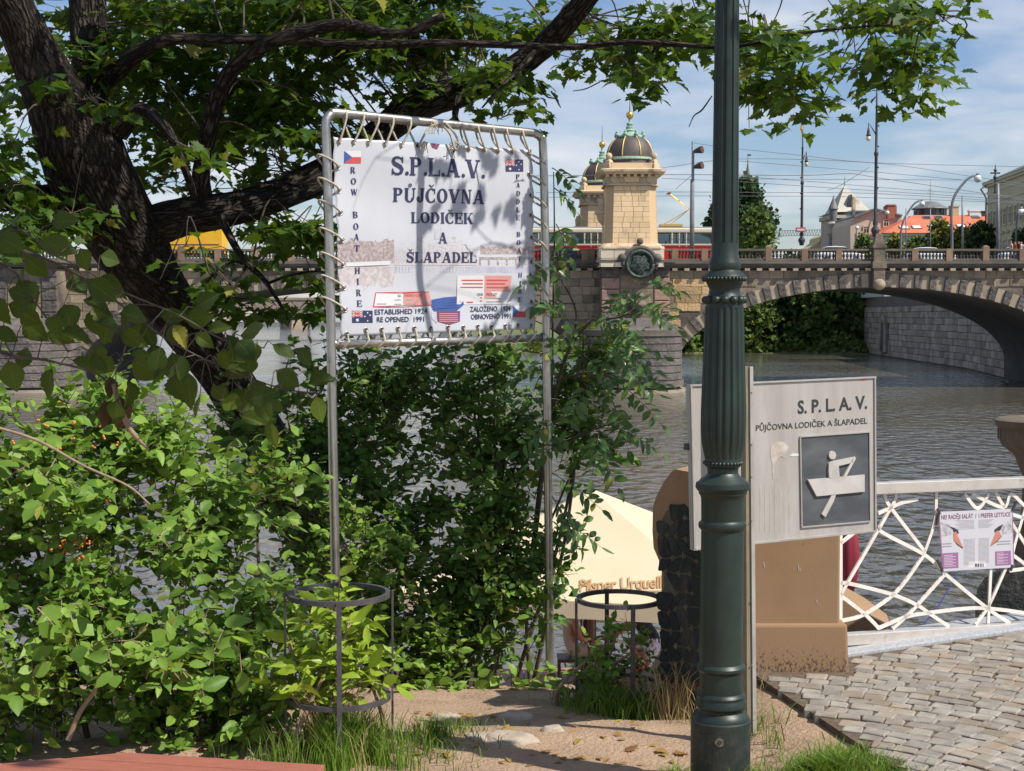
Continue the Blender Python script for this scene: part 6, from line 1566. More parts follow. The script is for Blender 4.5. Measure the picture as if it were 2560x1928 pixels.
MB().hexa([pw(1874, 1830, .028), pw(1883, 1830, .028), pw(1883, 1830, .018), pw(1874, 1830, .018)], [pw(1866, 916, .028), pw(1874, 916, .028), pw(1874, 916, .018), pw(1866, 916, .018)]).build('post_flange', M['sign_frame'], sg)
for y in (980, 1110, 1190, 1300, 1500, 1660): MB().ball(pw(1870, y, .03), .004, 6).build('rivet', M['steel'], sg)
MB().beam(SW(1722, 1118, -.03), SW(1745, 1120, -.03), .03, .03).build('bracket', M['guard_iron'], sg)

# ------------------------------------------------------------------ ochre gate pillar
PY = 7.25
pl = thing('gate_pillar', 'ochre rendered gate pillar behind the metal sign', 'pillar', (P(1990, 1690, PY).x, PY, 0))
def PW(px, py, d=PY): return P(px, py, d)
x0, x1, xp = P(1660, 1500, PY).x, P(2100, 1500, PY).x, P(2114, 1650, PY).x
zt_, zpl = P(0, 1200, PY).z, P(0, 1558, PY).z
MB().box(x0 + .12, x1, PY, PY + .55, zpl - .05, zt_).build('shaft', M['ochre'], pl, bevel=.012)
pb = MB(); pb.hexa([Vector((x0 + .05, PY - .055, -.12)), Vector((xp + .012, PY - .055, -.12)), Vector((xp + .012, PY + .6, -.12)), Vector((x0 + .05, PY + .6, -.12))], [Vector((x0 + .05, PY - .035, zpl)), Vector((xp, PY - .035, zpl)), Vector((xp, PY + .58, zpl)), Vector((x0 + .05, PY + .58, zpl))])
pb.build('plinth', M['ochre_dirty'], pl, bevel=.014)
for sx_, sy_, ln_ in ((1908, 1405, 14), (1994, 1412, 18), (1998, 1420, 8), (2040, 1500, 9), (1930, 1620, 10)):
    MB().poly([Vector((P(a, b_, PY).x, PY - .0015, P(a, b_, PY).z)) for a, b_ in ((sx_, sy_), (sx_ + 2.2, sy_), (sx_ + 4, sy_ + ln_), (sx_ + 2.5, sy_ + ln_))], (0, -1, 0), .001).build('scratch', M['sign_relief'], pl)
# scrolled flank wall on the left, facing the water, with a mosaic of dark stones
out = [(1652, 1705), (1654, 1420), (1646, 1398), (1634, 1370), (1631, 1330), (1632, 1268), (1642, 1238), (1660, 1205), (1680, 1178), (1690, 1174), (1760, 1186), (1760, 1705)]
VW = Wall(1632, 7.36, 1760, 7.08)
a_ = [VW(x, y) for x, y in out]; b2 = [p + Vector((.25, .5, 0)) for p in a_]
fl_ = MB(); n = len(a_); fl_.add(a_ + b2, [tuple(range(n)), tuple(range(2 * n - 1, n - 1, -1))] + [(i, i + n, (i + 1) % n + n, (i + 1) % n) for i in range(n)])
fl_.build('scroll_wall', M['ochre'], pl)
inn = [(1660, 1705), (1662, 1420), (1656, 1390), (1648, 1360), (1652, 1310), (1668, 1278), (1690, 1260), (1718, 1268), (1750, 1300), (1752, 1705)]
MB().poly([VW(x, y, .006) for x, y in inn][::-1], VW.n, .01).build('mosaic_bed', M['mortar'], pl)
r3 = random.Random(11)
def in_poly(x, y, poly):
    c = False; j = len(poly) - 1
    for i in range(len(poly)):
        if (poly[i][1] > y) != (poly[j][1] > y) and x < (poly[j][0]-poly[i][0])*(y-poly[i][1])/(poly[j][1]-poly[i][1])+poly[i][0]: c = not c
        j = i
    return c
NC, NR = 4, 10
gp_ = [[(1650 + 106 * i / NC + r3.uniform(-8, 8) + (10 if j % 2 else -10) * (0 < i < NC), 1258 + 448 * j / NR + r3.uniform(-13, 13)) for i in range(NC + 1)] for j in range(NR + 1)]
for j in range(NR):
    for i in range(NC):
        qd = [gp_[j][i], gp_[j][i + 1], gp_[j + 1][i + 1], gp_[j + 1][i]]
        cxq, cyq = sum(p[0] for p in qd) / 4, sum(p[1] for p in qd) / 4
        if not in_poly(cxq, cyq, inn): continue
        ring = []
        for k_ in range(4):
            (xa, ya), (xb, yb_) = qd[k_], qd[(k_ + 1) % 4]
            for f_ in (.18, .5, .82):
                x, y = xa + (xb - xa) * f_, ya + (yb_ - ya) * f_; sh_ = r3.uniform(.86, .96)
                ring.append((cxq + (x - cxq) * sh_, cyq + (y - cyq) * sh_))
        hh_ = .0085 + r3.uniform(0, .004)
        MB().poly([VW(x, y, hh_) for x, y in ring][::-1], VW.n, .02).build('mosaic_stone', M['dark_rock'], pl)

# ------------------------------------------------------------------ fence, poster, kerb, cobbles
FW = Wall(2098, 7.66, 2560, 8.30)
def Zf(x, y): return (2060 + x / 3.622, 1180 + y / 3.622)
fe = thing('lattice_fence', 'pale metal fence panel of crossing straight and curved bars at the right', 'fence', FW(2320, 1600))
def rail(a, b_, name, hgt, dep):
    A, B = FW(*a), FW(*b_)
    MB().beam(A, B, dep, hgt).build(name, M['rail_steel'], fe, bevel=.004)
rail(Zf(330, 152), Zf(2120, 80), 'top_rail', .062, .075)
rail(Zf(172, 1515), Zf(2120, 1380), 'bottom_rail', .060, .07)
def bar(pts, w=.0205):
    sp_ = [FW(*Zf(*p)) for p in pts]
    if len(sp_) > 2: sp_ = [Vector(q) for q in spline([tuple(p) for p in sp_], 5)]
    mb = MB(); up_ = FW.n; L_, R_ = [], []
    for k, p in enumerate(sp_):
        t = (sp_[min(k + 1, len(sp_) - 1)] - sp_[max(0, k - 1)]).normalized(); s_ = t.cross(up_).normalized() * (w / 2)
        L_.append(p - s_); R_.append(p + s_)
    th = up_ * .004
    for k in range(len(sp_) - 1):
        mb.add([L_[k] - th, R_[k] - th, R_[k+1] - th, L_[k+1] - th, L_[k] + th, R_[k] + th, R_[k+1] + th, L_[k+1] + th], [(0, 1, 2, 3), (7, 6, 5, 4), (0, 4, 5, 1), (3, 2, 6, 7)])
    mb.build('lattice_bar', M['lattice'], fe)
BARS = [[(150, 560), (150, 1410)], [(650, 200), (600, 330), (150, 1110)], [(540, 200), (600, 320), (910, 720)], [(490, 375), (600, 325), (700, 280), (850, 245)], [(500, 490), (530, 550), (900, 745), (1040, 865), (1095, 925)],
        [(1016, 180), (1000, 440), (910, 720), (870, 800), (650, 1090), (360, 1290), (150, 1350)], [(150, 1005), (250, 1015), (620, 1110), (840, 1205), (950, 1280), (1130, 1400)], [(1095, 925), (840, 1210), (740, 1310), (620, 1420)],
        [(1095, 925), (1470, 1230), (1680, 1370)], [(150, 1120), (370, 1290), (500, 1420)], [(150, 645), (270, 550)], [(490, 1415), (750, 1310), (950, 1275), (1250, 1240), (1470, 1235), (1830, 1280), (2120, 1350)],
        [(1510, 850), (1485, 1370)], [(1650, 860), (1490, 1210), (1370, 1380)], [(1270, 200), (1390, 330), (1490, 200)], [(1340, 200), (1620, 320), (1690, 200), (1830, 320), (2000, 420)], [(1550, 190), (1630, 320)],
        [(1690, 380), (1830, 425)], [(1830, 300), (1740, 600), (1700, 760)], [(1690, 450), (1830, 670)], [(1700, 745), (1830, 860), (1680, 895)], [(1830, 600), (2000, 900), (1830, 1280)], [(1830, 860), (2120, 700)], [(1900, 200), (2050, 600), (1960, 1360)]]
for b_ in BARS: bar(b_)
MB().beam(FW(2086, 1335, .0), FW(2090, 1560, .0), .02, .03, up=tuple(FW.n)).build('wall_bracket', M['steel'], fe)
ps = thing('swan_poster', 'small white notice with two swan heads tied to the lattice fence', 'poster', FW(2435, 1430))
def PO(px, py, h=0.0): return FW(px, py, .012 + h)
mb = MB(); mb.poly([PO(*Zf(*p)) for p in ((1020, 360), (1690, 332), (1705, 862), (1060, 898))][::-1], FW.n, .003); mb.build('board', M['print_paper'], ps)
flat(ps, PO, [[Zf(*p) for p in ((1020, 360), (1030, 360), (1068, 898), (1058, 898))], [Zf(*p) for p in ((1688, 332), (1694, 332), (1708, 862), (1702, 862))]], M['print_purple'], .0008, 'edge_stripe')
put(ps, PO, text2d('NE! RADĚJI SALÁT  /  I PREFER LETTUCE', .012), Zf(1048, 428), Zf(1672, 400), 40 / 3.622, M['print_plum'], .0008)
flat(ps, PO, [[Zf(*p) for p in q] for q in ([(1032, 450), (1130, 480), (1170, 520), (1160, 560), (1100, 575), (1035, 590)], [(1690, 420), (1610, 470), (1590, 520), (1600, 565), (1690, 545)])], M['print_swan'], .0006, 'swan_neck')
flat(ps, PO, [[Zf(*p) for p in q] for q in ([(1110, 488), (1160, 502), (1200, 525), (1206, 560), (1180, 545), (1158, 545), (1150, 520)], [(1605, 470), (1560, 495), (1528, 520), (1528, 548), (1550, 535), (1565, 540), (1585, 520)])], M['print_black'], .001, 'swan_face')
flat(ps, PO, [[Zf(*p) for p in q] for q in ([(1155, 545), (1182, 538), (1200, 585), (1246, 686), (1195, 650), (1158, 612)], [(1568, 530), (1545, 530), (1525, 580), (1488, 674), (1545, 625), (1592, 575)])], M['print_beak'], .0014, 'swan_beak')
flat(ps, PO, [[Zf(*p) for p in q] for q in ([(1158, 612), (1195, 650), (1246, 686), (1240, 690), (1190, 656)], [(1488, 674), (1545, 625), (1592, 575), (1594, 580), (1548, 632)])], M['print_black'], .0018, 'beak_edge')
flat(ps, PO, [[Zf(*p) for p in q] for q in ([(1056, 735), (1200, 725), (1203, 866), (1060, 874)], [(1534, 718), (1676, 710), (1680, 838), (1536, 846)])], M['print_purple'], .0008, 'text_box')
lines = []
for k in range(8): lines.append([(1170 + 20 * (k % 3), 440 + 11 * k - 2), (1345, 434 + 11 * k - 2), (1345, 437 + 11 * k - 2), (1170 + 20 * (k % 3), 443 + 11 * k - 2)]); lines.append([(1384, 432 + 10 * k), (1520 - 14 * (k % 4), 427 + 10 * k), (1520 - 14 * (k % 4), 430 + 10 * k), (1384, 435 + 10 * k)])
for k in range(22): lines.append([(1250, 606 + 11 * k), (1352, 601 + 11 * k), (1352, 604 + 11 * k), (1250, 609 + 11 * k)]); lines.append([(1384, 600 + 10.5 * k), (1480, 595 + 10.5 * k), (1480, 598 + 10.5 * k), (1384, 603 + 10.5 * k)])
for k in range(2): lines.append([(1052, 645 + 24 * k), (1140, 640 + 24 * k), (1140, 650 + 24 * k), (1052, 655 + 24 * k)]); lines.append([(1550, 625 + 24 * k), (1672, 618 + 24 * k), (1672, 628 + 24 * k), (1550, 635 + 24 * k)])
flat(ps, PO, [[Zf(*p) for p in q] for q in lines], M['print_grey'], .0008, 'fine_print')
wl_ = [[(1072, 752 + 14 * k), (1150 + 28 * (k % 2), 747 + 14 * k), (1150 + 28 * (k % 2), 751 + 14 * k), (1072, 756 + 14 * k)] for k in range(8)] + [[(1552, 732 + 13 * k), (1610 + 40 * (k % 2), 729 + 13 * k), (1610 + 40 * (k % 2), 732 + 13 * k), (1552, 736 + 13 * k)] for k in range(8)]
flat(ps, PO, [[Zf(*p) for p in q] for q in wl_], M['print_white'], .0012, 'fine_print')
flat(ps, PO, [[Zf(*p) for p in ((1290, 810), (1450, 800), (1450, 858), (1292, 866))]], M['print_white'], .0008, 'logo_strip')
flat(ps, PO, [[Zf(x, 828), Zf(x + w, 827), Zf(x + w, 856), Zf(x, 857)] for x, w in ((1352, 16), (1374, 14), (1396, 8), (1410, 8), (1424, 6))], M['print_black'], .0012, 'logo')
for a, b_ in (((1008, 330), (1030, 380)), ((1000, 480), (1020, 380)), ((1005, 795), (1055, 895)), ((1720, 270), (1685, 345)), ((1690, 840), (1670, 890))):
    MB().beam(FW(*Zf(*a), .016), FW(*Zf(*b_), .016), .014, .008, up=tuple(FW.n)).build('cable_tie', M['print_black'], ps)
kz = Wall(2098, 7.56, 2560, 8.2)
ka, kb = kz.a - Vector((kz.t.x, kz.t.y)) * .0, kz.b + Vector((kz.t.x, kz.t.y)) * 1.2
kn = Vector((kz.n.x, kz.n.y))
pl_ = [ka + kn * .06, kb + kn * .06, kb - kn * .28, ka - kn * .28]
tag(MB().hexa([Vector((p.x, p.y, -.2)) for p in pl_], [Vector((p.x, p.y, .022)) for p in pl_]).build('kerb', M['granite_kerb'], None, bevel=.008), kind='structure')
# cobbled paving
pv = thing('cobbled_pavement', None, None, (1.9, 6.5, 0)); tag(pv, kind='structure')
e0, e1 = Vector((P(1925, 1723, 6.95).x, 6.95)), Vector((P(2229, 1928, 5.69).x, 5.69))
ed_ = (e1 - e0).normalized()
def on_pave(x, y):
    p = Vector((x, y)); q = p - e0; side = ed_.x * q.y - ed_.y * q.x
    if side < .02: return False
    if y > 7.10 and x < xp + .05: return False
    k = (p - ka).dot(kn)
    return k > .09 and x < 3.2 and y > 5.2
COB = []
for s_ in range(8):
    r_ = random.Random(200 + s_); bm = bmesh.new(); bmesh.ops.create_cube(bm, size=1.0)
    tops = sorted(bm.verts, key=lambda v: v.co.z)
    for v0, v1 in ((a, b_) for a in tops[:4] for b_ in tops[4:] if abs(a.co.x - b_.co.x) + abs(a.co.y - b_.co.y) < .1):
        dx, dy = r_.uniform(-.09, .09), r_.uniform(-.09, .09)
        for v in (v0, v1): v.co.x += dx; v.co.y += dy
        v1.co.z += r_.uniform(-.02, .02)
    bmesh.ops.bevel(bm, geom=list(bm.edges), offset=.06, segments=1, affect='EDGES')
    for v in bm.verts: v.co += Vector((r_.uniform(-.02, .02), r_.uniform(-.02, .02), r_.uniform(-.04, .04)))
    me = bpy.data.meshes.new('cobble'); bm.to_mesh(me); bm.free(); me.materials.append(M['cobble']); COB.append(me)
cc = Vector((.75, 4.6)); R_ = .8; cnt = 0; pr = random.Random(21)
while R_ < 4.4:
    st = .094 * pr.uniform(.95, 1.08); a = -.3 + pr.uniform(0, .05)
    while a < 2.2:
        w = pr.uniform(.088, .112); am = a + w / 2 / R_
        x, y = cc.x + R_ * math.cos(am), cc.y + R_ * math.sin(am)
        if on_pave(x, y):
            inst('cobble', pr.choice(COB), pv, (x, y, -.020 + pr.uniform(-.0025, .0025)), (pr.uniform(-.014, .014), pr.uniform(-.014, .014), am + math.pi / 2 + pr.uniform(-.10, .10) + pr.choice((0, math.pi))), (w * .93, st * .91, .06)); cnt += 1
        a += w / R_
    R_ += st
print('cobbles', cnt)
bed = [e0 - ed_ * .4, e1 + ed_ * .8, Vector((3.4, 5.0)), Vector((3.4, 8.6)), Vector((ka.x, ka.y)), Vector((1.3, 7.3))]
MB().hexa([Vector((p.x, p.y, -.25)) for p in bed], [Vector((p.x, p.y, .001)) for p in bed]).build('bedding', M['joint_sand'], pv)

# round stone pedestal at the right edge and the dark wall below it
pd = thing('stone_pedestal', 'round stone pedestal with overhanging cap at the right edge behind the fence', 'pedestal', P(2608, 1560, 9.4))
c = P(2608, 1045, 9.4); k = 9.4 / F
mat('aged_stone', (0.115, 0.092, 0.064), (0.185, 0.15, 0.105), 0.9, 9, 8, 0.35, 0.7, 0.5, 30, 0.01, stretch=(1, 1, .3), c3=(0.09, 0.08, 0.06), s3=3)
MB().lathe((c.x, c.y, c.z), [(52*k, -560*k), (88*k, -540*k), (86*k, -350*k), (58*k, -300*k), (48*k, -230*k), (46*k, -150*k), (62*k, -110*k), (66*k, -96*k), (98*k, -70*k), (106*k, -52*k), (106*k, -28*k), (114*k, -20*k), (115*k, -6*k), (106*k, 0), (30*k, 6*k)], 40).build('pedestal', M['aged_stone'], pd, angle=40)
for q in range(26):
    a = 2 * math.pi * q / 26; MB().box(c.x + 106.5*k*math.cos(a) - .004, c.x + 106.5*k*math.cos(a) + .004, c.y + 106.5*k*math.sin(a) - .004, c.y + 106.5*k*math.sin(a) + .004, c.z - 54*k, c.z - 27*k).build('cap_rib', M['aged_stone'], pd)
dw = [(2438, 1700), (2438, 1500), (2444, 1470), (2462, 1445), (2490, 1432), (2520, 1420), (2640, 1400), (2640, 1700)]
a_ = [P(x, y, 9.0) for x, y in dw]; n = len(a_)
o = MB().add(a_ + [p + Vector((.3, .5, 0)) for p in a_], [tuple(range(n)), tuple(range(2*n-1, n-1, -1))] + [(i, i+n, (i+1) % n + n, (i+1) % n) for i in range(n)]).build('stair_wall', M['dark_rock'])
tag(o, 'dark rounded rough stone wall behind the fence under the pedestal', 'wall')
sw = [(2102, 1640), (2102, 1500), (2116, 1505), (2170, 1535), (2230, 1580), (2230, 1640)]
a_ = [P(x, y, 8.6) for x, y in sw]; n = len(a_)
o = MB().add(a_ + [p + Vector((.1, .5, 0)) for p in a_], [tuple(range(n)), tuple(range(2*n-1, n-1, -1))] + [(i, i+n, (i+1) % n + n, (i+1) % n) for i in range(n)]).build('stair_parapet', M['ochre'])
tag(o, 'sloping ochre stair parapet behind the fence beside the pillar', 'wall')
# folded maroon parasol and a mooring line behind the fence
mp = thing('folded_parasol', 'folded maroon parasol behind the left end of the lattice fence', 'parasol', P(2122, 1560, 16))
a_ = P(2126, 1300, 16)
MB().lathe((a_.x, a_.y, 0), [(.02, P(0, 1300, 16).z), (.09, P(0, 1340, 16).z), (.115, P(0, 1400, 16).z), (.08, P(0, 1452, 16).z), (.05, P(0, 1478, 16).z)], 14, flute=lambda a, r, z: r * (1 + .18 * math.sin(5 * a))).build('canopy', M['maroon'], mp, smooth=True)
MB().tube([(a_.x, a_.y, P(0, 1478, 16).z), (a_.x, a_.y, -4.3)], .03, 8).build('pole', M['blue_rope'], mp)
o = MB().tube([P(2398, 1425, 22), P(2350, 1510, 20), P(2304, 1568, 18.5), P(2270, 1620, 17)], .011, 6).build('mooring_line', M['blue_rope']); tag(o, 'dark blue mooring line slanting to the water behind the fence', 'rope')

# ------------------------------------------------------------------ tree guards
def guard(label, px, py, Y, D, zg, rot):
    c = P(px, py, Y); t = thing('tree_guard', label, 'tree guard', (c.x, c.y, zg), 'round iron tree guards beside the path')
    r = D / 2
    def hoop(z, h, name):
        mb = MB(); n = 40
        for (ra, rb, za, zb) in ((r - .016, r + .004, z - h / 2, z + h / 2),):
            vs = []
            for j in range(n):
                a = 2 * math.pi * j / n
                for rr, zz in ((ra, za), (rb, za), (rb, zb), (ra, zb)): vs.append((c.x + rr * math.cos(a), c.y + rr * math.sin(a), zz))
            mb.add(vs, [(j*4+q, ((j+1) % n)*4+q, ((j+1) % n)*4+(q+1) % 4, j*4+(q+1) % 4) for j in range(n) for q in range(4)])
        mb.build(name, M['guard_iron'], t, angle=40)
    hoop(c.z, .022, 'top_hoop'); hoop(c.z - .455, .020, 'lower_hoop')
    for k in range(4):
        a = rot + k * math.pi / 2
        x, y = c.x + (r + .009) * math.cos(a), c.y + (r + .009) * math.sin(a)
        u = Vector((math.cos(a), math.sin(a), 0))
        MB().beam((x, y, zg - .1), (x + .004 * u.x, y + .004 * u.y, c.z + .012), .022, .009, up=tuple(u)).build('leg', M['guard_iron'], t)
    return c
g1 = guard('larger round iron tree guard around the bright green shrub', 847, 1486, 6.3, .447, -.16, -1.45)
g2 = guard('smaller round iron tree guard beside the gate pillar', 1549, 1498, 7.5, .446, -.40, -1.35)

# ------------------------------------------------------------------ red wooden table edge at the lower left
bt = thing('red_bench', 'red painted slatted bench at the lower left corner', 'bench', (-1.0, 4.0, 0))
A0, A1 = Vector((-1.214, 4.46)), Vector((-.572, 4.335)); bd = (A1 - A0).normalized(); bn = Vector((bd.y, -bd.x))
if bn.y > 0: bn = -bn
for k in range(5):
    q0 = A0 + bn * (.092 * k) - bd * (.155 * k + (.02 if k else 0)); q1 = A1 + bn * (.092 * k)
    ring = [q0, q1, q1 + bn * .086, q0 + bn * .086 - bd * .145]
    MB().hexa([Vector((p.x, p.y, .39)) for p in ring], [Vector((p.x, p.y, .432)) for p in ring]).build('slat', M['red_wood'], bt, bevel=.003)
for dx in (-.9, -.68): MB().box(dx - .02, dx + .02, 3.96, 4.30, -.05, .385).build('leg', M['guard_iron'], bt)
MB().box(-1.35, -.62, 4.1, 4.15, .35, .388).build('bearer', M['guard_iron'], bt)

# ------------------------------------------------------------------ pontoon, parasol and people by the water
po = thing('pontoon', 'reddish timber pontoon moored below the bank', 'pontoon', (1.2, 20, WZ))
DZ = -3.95
for k in range(46):
    MB().box(-2.6 + .2 * k, -2.6 + .2 * k + .185, 15.5, 23.3, DZ - .06, DZ + (k % 3) * .002).build('plank', M['deck_wood'], po)
MB().box(-2.6, 6.6, 15.6, 23.2, WZ - .2, DZ - .065).build('float', M['brown_wood'], po)
um = thing('beer_parasol', 'large cream square parasol with brown lettering below the bank', 'parasol', (P(1478, 1400, 20.2).x, 20.2, DZ))
ax_ = P(1478, 1222, 20.2); ez = P(1478, 1512, 18.4).z; hb = 2.2
rot = math.radians(-14)
def up_(x, y, z): return Vector((ax_.x + x * math.cos(rot) - y * math.sin(rot), 20.2 + x * math.sin(rot) + y * math.cos(rot), z))
corners = [up_(-hb, -hb, ez + .12), up_(hb, -hb, ez + .12), up_(hb, hb, ez + .12), up_(-hb, hb, ez + .12)]
for k in range(4):
    a, b_ = corners[k], corners[(k + 1) % 4]; mb = MB(); N_ = 10
    grid = []
    for i in range(N_ + 1):
        row = []
        for j in range(N_ + 1):
            e = a.lerp(b_, j / N_); p = ax_.lerp(e, i / N_); p.z -= .022 * math.sin(math.pi * i / N_) * (.4 + .6 * math.sin(math.pi * j / N_)); row.append(p)
        grid.append(row)
    vs = [p for row in grid for p in row]
    mb.add(vs, [(i*(N_+1)+j, (i+1)*(N_+1)+j, (i+1)*(N_+1)+j+1, i*(N_+1)+j+1) for i in range(N_) for j in range(N_)])
    mb.build('canopy_panel', M['cream_canvas'], um, smooth=True)
    MB().hexa([a - Vector((0, 0, .22)), b_ - Vector((0, 0, .22)), b_ - Vector((0, 0, .22)) + Vector((0, .01, 0)), a - Vector((0, 0, .22)) + Vector((0, .01, 0))], [a, b_, b_ + Vector((0, .01, 0)), a + Vector((0, .01, 0))]).build('valance', M['cream_canvas'], um)
pa, pb_, pc = corners[0], corners[1], ax_
def UM(px, py, h=0.0):                 # on the front slope of the canopy
    nn = (pb_ - pa).cross(pc - pa).normalized()
    if nn.y > 0: nn = -nn
    d = ray(px, py); o = Vector((0, 0, EYE)); t = (pa - o).dot(nn) / d.dot(nn); return o + d * t + nn * h
put(um, UM, text2d('Pilsner Urquell', .018, .0, .94), (1449, 1480), (1654, 1470), 31, M['brown_print'], .008)
flat(um, UM, [[(1600, 1478), (1655, 1477), (1655, 1481), (1600, 1480)], [(1446, 1462), (1470, 1456), (1478, 1464), (1474, 1478), (1470, 1466), (1452, 1466)]], M['brown_print'], .008, 'flourish')
MB().tube([ax_ - Vector((0, 0, .05)), Vector((ax_.x, 20.2, DZ))], .045, 12).build('pole', M['brown_wood'], um)
for k in range(4): MB().beam(ax_ - Vector((0, 0, .12)), corners[k] - Vector((0, 0, .05)), .03, .04).build('rib', M['brown_wood'], um)
wp = thing('turned_post', 'dark brown turned wooden post on the pontoon seen through the smaller guard', 'post', P(1470, 1690, 22.5))
q = P(1470, 1520, 22.5)
MB().lathe((q.x, q.y, 0), [(.06, DZ), (.06, P(0, 1570, 22.5).z), (.085, P(0, 1562, 22.5).z), (.05, P(0, 1530, 22.5).z), (.075, P(0, 1524, 22.5).z), (.03, P(0, 1516, 22.5).z)], 12).build('shaft', M['brown_wood'], wp, smooth=True)
for dx in (-.10, .12): MB().beam((q.x + dx, q.y + .1, DZ), (q.x + dx, q.y + .1, q.z), .03, .03).build('slat', M['pole_tan'], wp)
pc_ = P(1612, 1665, 22.0)
person('suntanned person in black top and checked shorts crouching on the pontoon beside the gate pillar', (pc_.x + .05, 22.0, DZ + .25), math.radians(70), CROUCH, 'crouch', 'cloth_black', 'cloth_check', 'cloth_red', 'hair_brown', 'tan_skin', True, True, 1.0)
o = MB().box(pc_.x - .5, pc_.x + .55, 21.6, 22.4, DZ, DZ + .25).build('pontoon_step', M['deck_wood'], po, bevel=.02)
ps_ = P(1428, 1640, 22.3)
person('suntanned person in beige clothes sitting on the pontoon left of the smaller guard', (ps_.x, 22.3, DZ), math.radians(-80), SIT, 'sit2', 'cloth_beige', 'cloth_beige', 'cloth_beige', 'hair_brown', 'tan_skin', False, True, 1.05)
st = thing('deck_stool', 'low brown wooden stool under the sitting person on the pontoon', 'stool', (ps_.x, 22.3, DZ))
MB().box(ps_.x - .22, ps_.x + .22, 22.08, 22.52, DZ + .38, DZ + .43).build('seat', M['brown_wood'], st)
for dx in (-.19, .19):
    for dy in (-.19, .19): MB().box(ps_.x + dx - .02, ps_.x + dx + .02, 22.3 + dy - .02, 22.3 + dy + .02, DZ, DZ + .38).build('leg', M['brown_wood'], st)
# ------------------------------------------------------------------ maple
def limb(parent, pts, name='limb', n=18, sub=7, rough=.09, m=None):
    """pts: (px, py, Y, width in pixels)"""
    P3 = [(*P(x, y, Y), w / 2 / F * Y) for x, y, Y, w in pts]
    sp_ = spline(P3, sub); k = len(sp_); prev = None; vs, uv, s_ = [], [], 0.0
    for i, q in enumerate(sp_):
        c = Vector(q[:3]); r = max(q[3], .002)
        t = (Vector(sp_[min(i + 1, k - 1)][:3]) - Vector(sp_[max(0, i - 1)][:3])).normalized()
        x = (prev - t * prev.dot(t)) if prev is not None else t.cross(Vector((0, 1, .2)))
        x.normalize(); prev = x; y = t.cross(x)
        if i: s_ += (c - Vector(sp_[i - 1][:3])).length
        for j in range(n):
            a = 2 * math.pi * j / n; d = x * math.cos(a) + y * math.sin(a)
            nz_ = mnoise.noise((c + d * r) * (1.1 / max(r, .05)) * .5) + .5 * mnoise.noise(Vector((math.cos(a) * 4, math.sin(a) * 4, s_ * 2.5)))
            rg = .35 * abs(mnoise.noise(Vector((math.cos(a) * 9, math.sin(a) * 9, s_ * 3.0)))) if n > 30 else 0
            vs.append(c + d * r * (1 + rough * nz_ - rg * .22))
        uv.append((s_, r))
    fs = [(i*n+j, i*n+(j+1) % n, (i+1)*n+(j+1) % n, (i+1)*n+j) for i in range(k-1) for j in range(n)]
    me = bpy.data.meshes.new(name); me.from_pydata([tuple(v) for v in vs], [], fs + [tuple((k-1)*n+j for j in range(n))])
    ul = me.uv_layers.new(name='UVMap'); li = 0
    dat = []
    for i in range(k - 1):
        circ = 2 * math.pi * uv[i][1]
        for j in range(n):
            u0, u1 = j / n * circ, (j + 1) / n * circ
            dat += [u0, uv[i][0], u1, uv[i][0], u1, uv[i+1][0], u0, uv[i+1][0]]
    dat += [0, 0] * n
    ul.data.foreach_set('uv', dat)
    me.polygons.foreach_set('use_smooth', [True] * len(me.polygons)); me.materials.append(m or M['bark'])
    o = bpy.data.objects.new(name, me); link(o, parent)
    return [Vector(q[:3]) for q in sp_]
mpl = thing('maple_tree', 'big dark leaning maple with spreading branches filling the upper left', 'tree', P(850, 1510, 11))
skel = []
skel += limb(mpl, [(880, 1570, 11.2, 160), (770, 1320, 10.6, 136), (700, 1160, 10.2, 126), (640, 1060, 9.9, 122), (563, 944, 9.6, 122), (470, 825, 9.3, 124), (405, 735, 9.05, 140), (340, 640, 8.85, 172), (285, 545, 8.65, 196), (235, 450, 8.45, 212), (190, 350, 8.3, 200), (145, 255, 8.15, 160), (70, 100, 7.95, 118), (15, -10, 7.8, 108), (-60, -170, 7.65, 100), (-140, -400, 7.5, 80)], 'trunk', 56, 12, .05)
skel += limb(mpl, [(225, 440, 8.6, 130), (222, 300, 8.7, 104), (224, 170, 8.7, 92), (222, 60, 8.8, 92), (216, -60, 8.8, 88), (240, -300, 8.9, 70)], 'limb', 36, 9)
skel += limb(mpl, [(300, 590, 8.7, 110), (190, 515, 8.6, 84), (90, 492, 8.4, 62), (-40, 500, 8.2, 60), (-220, 470, 8.0, 48)], 'limb', 28, 8)
C_ = limb(mpl, [(310, 620, 8.85, 120), (410, 556, 8.75, 104), (560, 526, 8.7, 88), (690, 490, 8.9, 84), (830, 425, 9.1, 82), (950, 335, 9.2, 80), (1040, 268, 9.2, 82), (1150, 228, 9.1, 76), (1260, 185, 9.0, 66), (1360, 115, 8.9, 62), (1430, 40, 8.7, 58), (1500, -50, 8.5, 52), (1600, -220, 8.3, 40)], 'limb', 34, 10)
skel += C_
skel += limb(mpl, [(508, 520, 8.7, 62), (502, 440, 8.6, 46), (522, 330, 8.5, 42), (548, 230, 8.4, 44), (590, 165, 8.3, 40), (660, 115, 8.2, 36), (760, 78, 8.1, 34), (870, 62, 8.0, 30), (1000, 85, 7.9, 24), (1110, 40, 7.8, 18)], 'branch', 18)
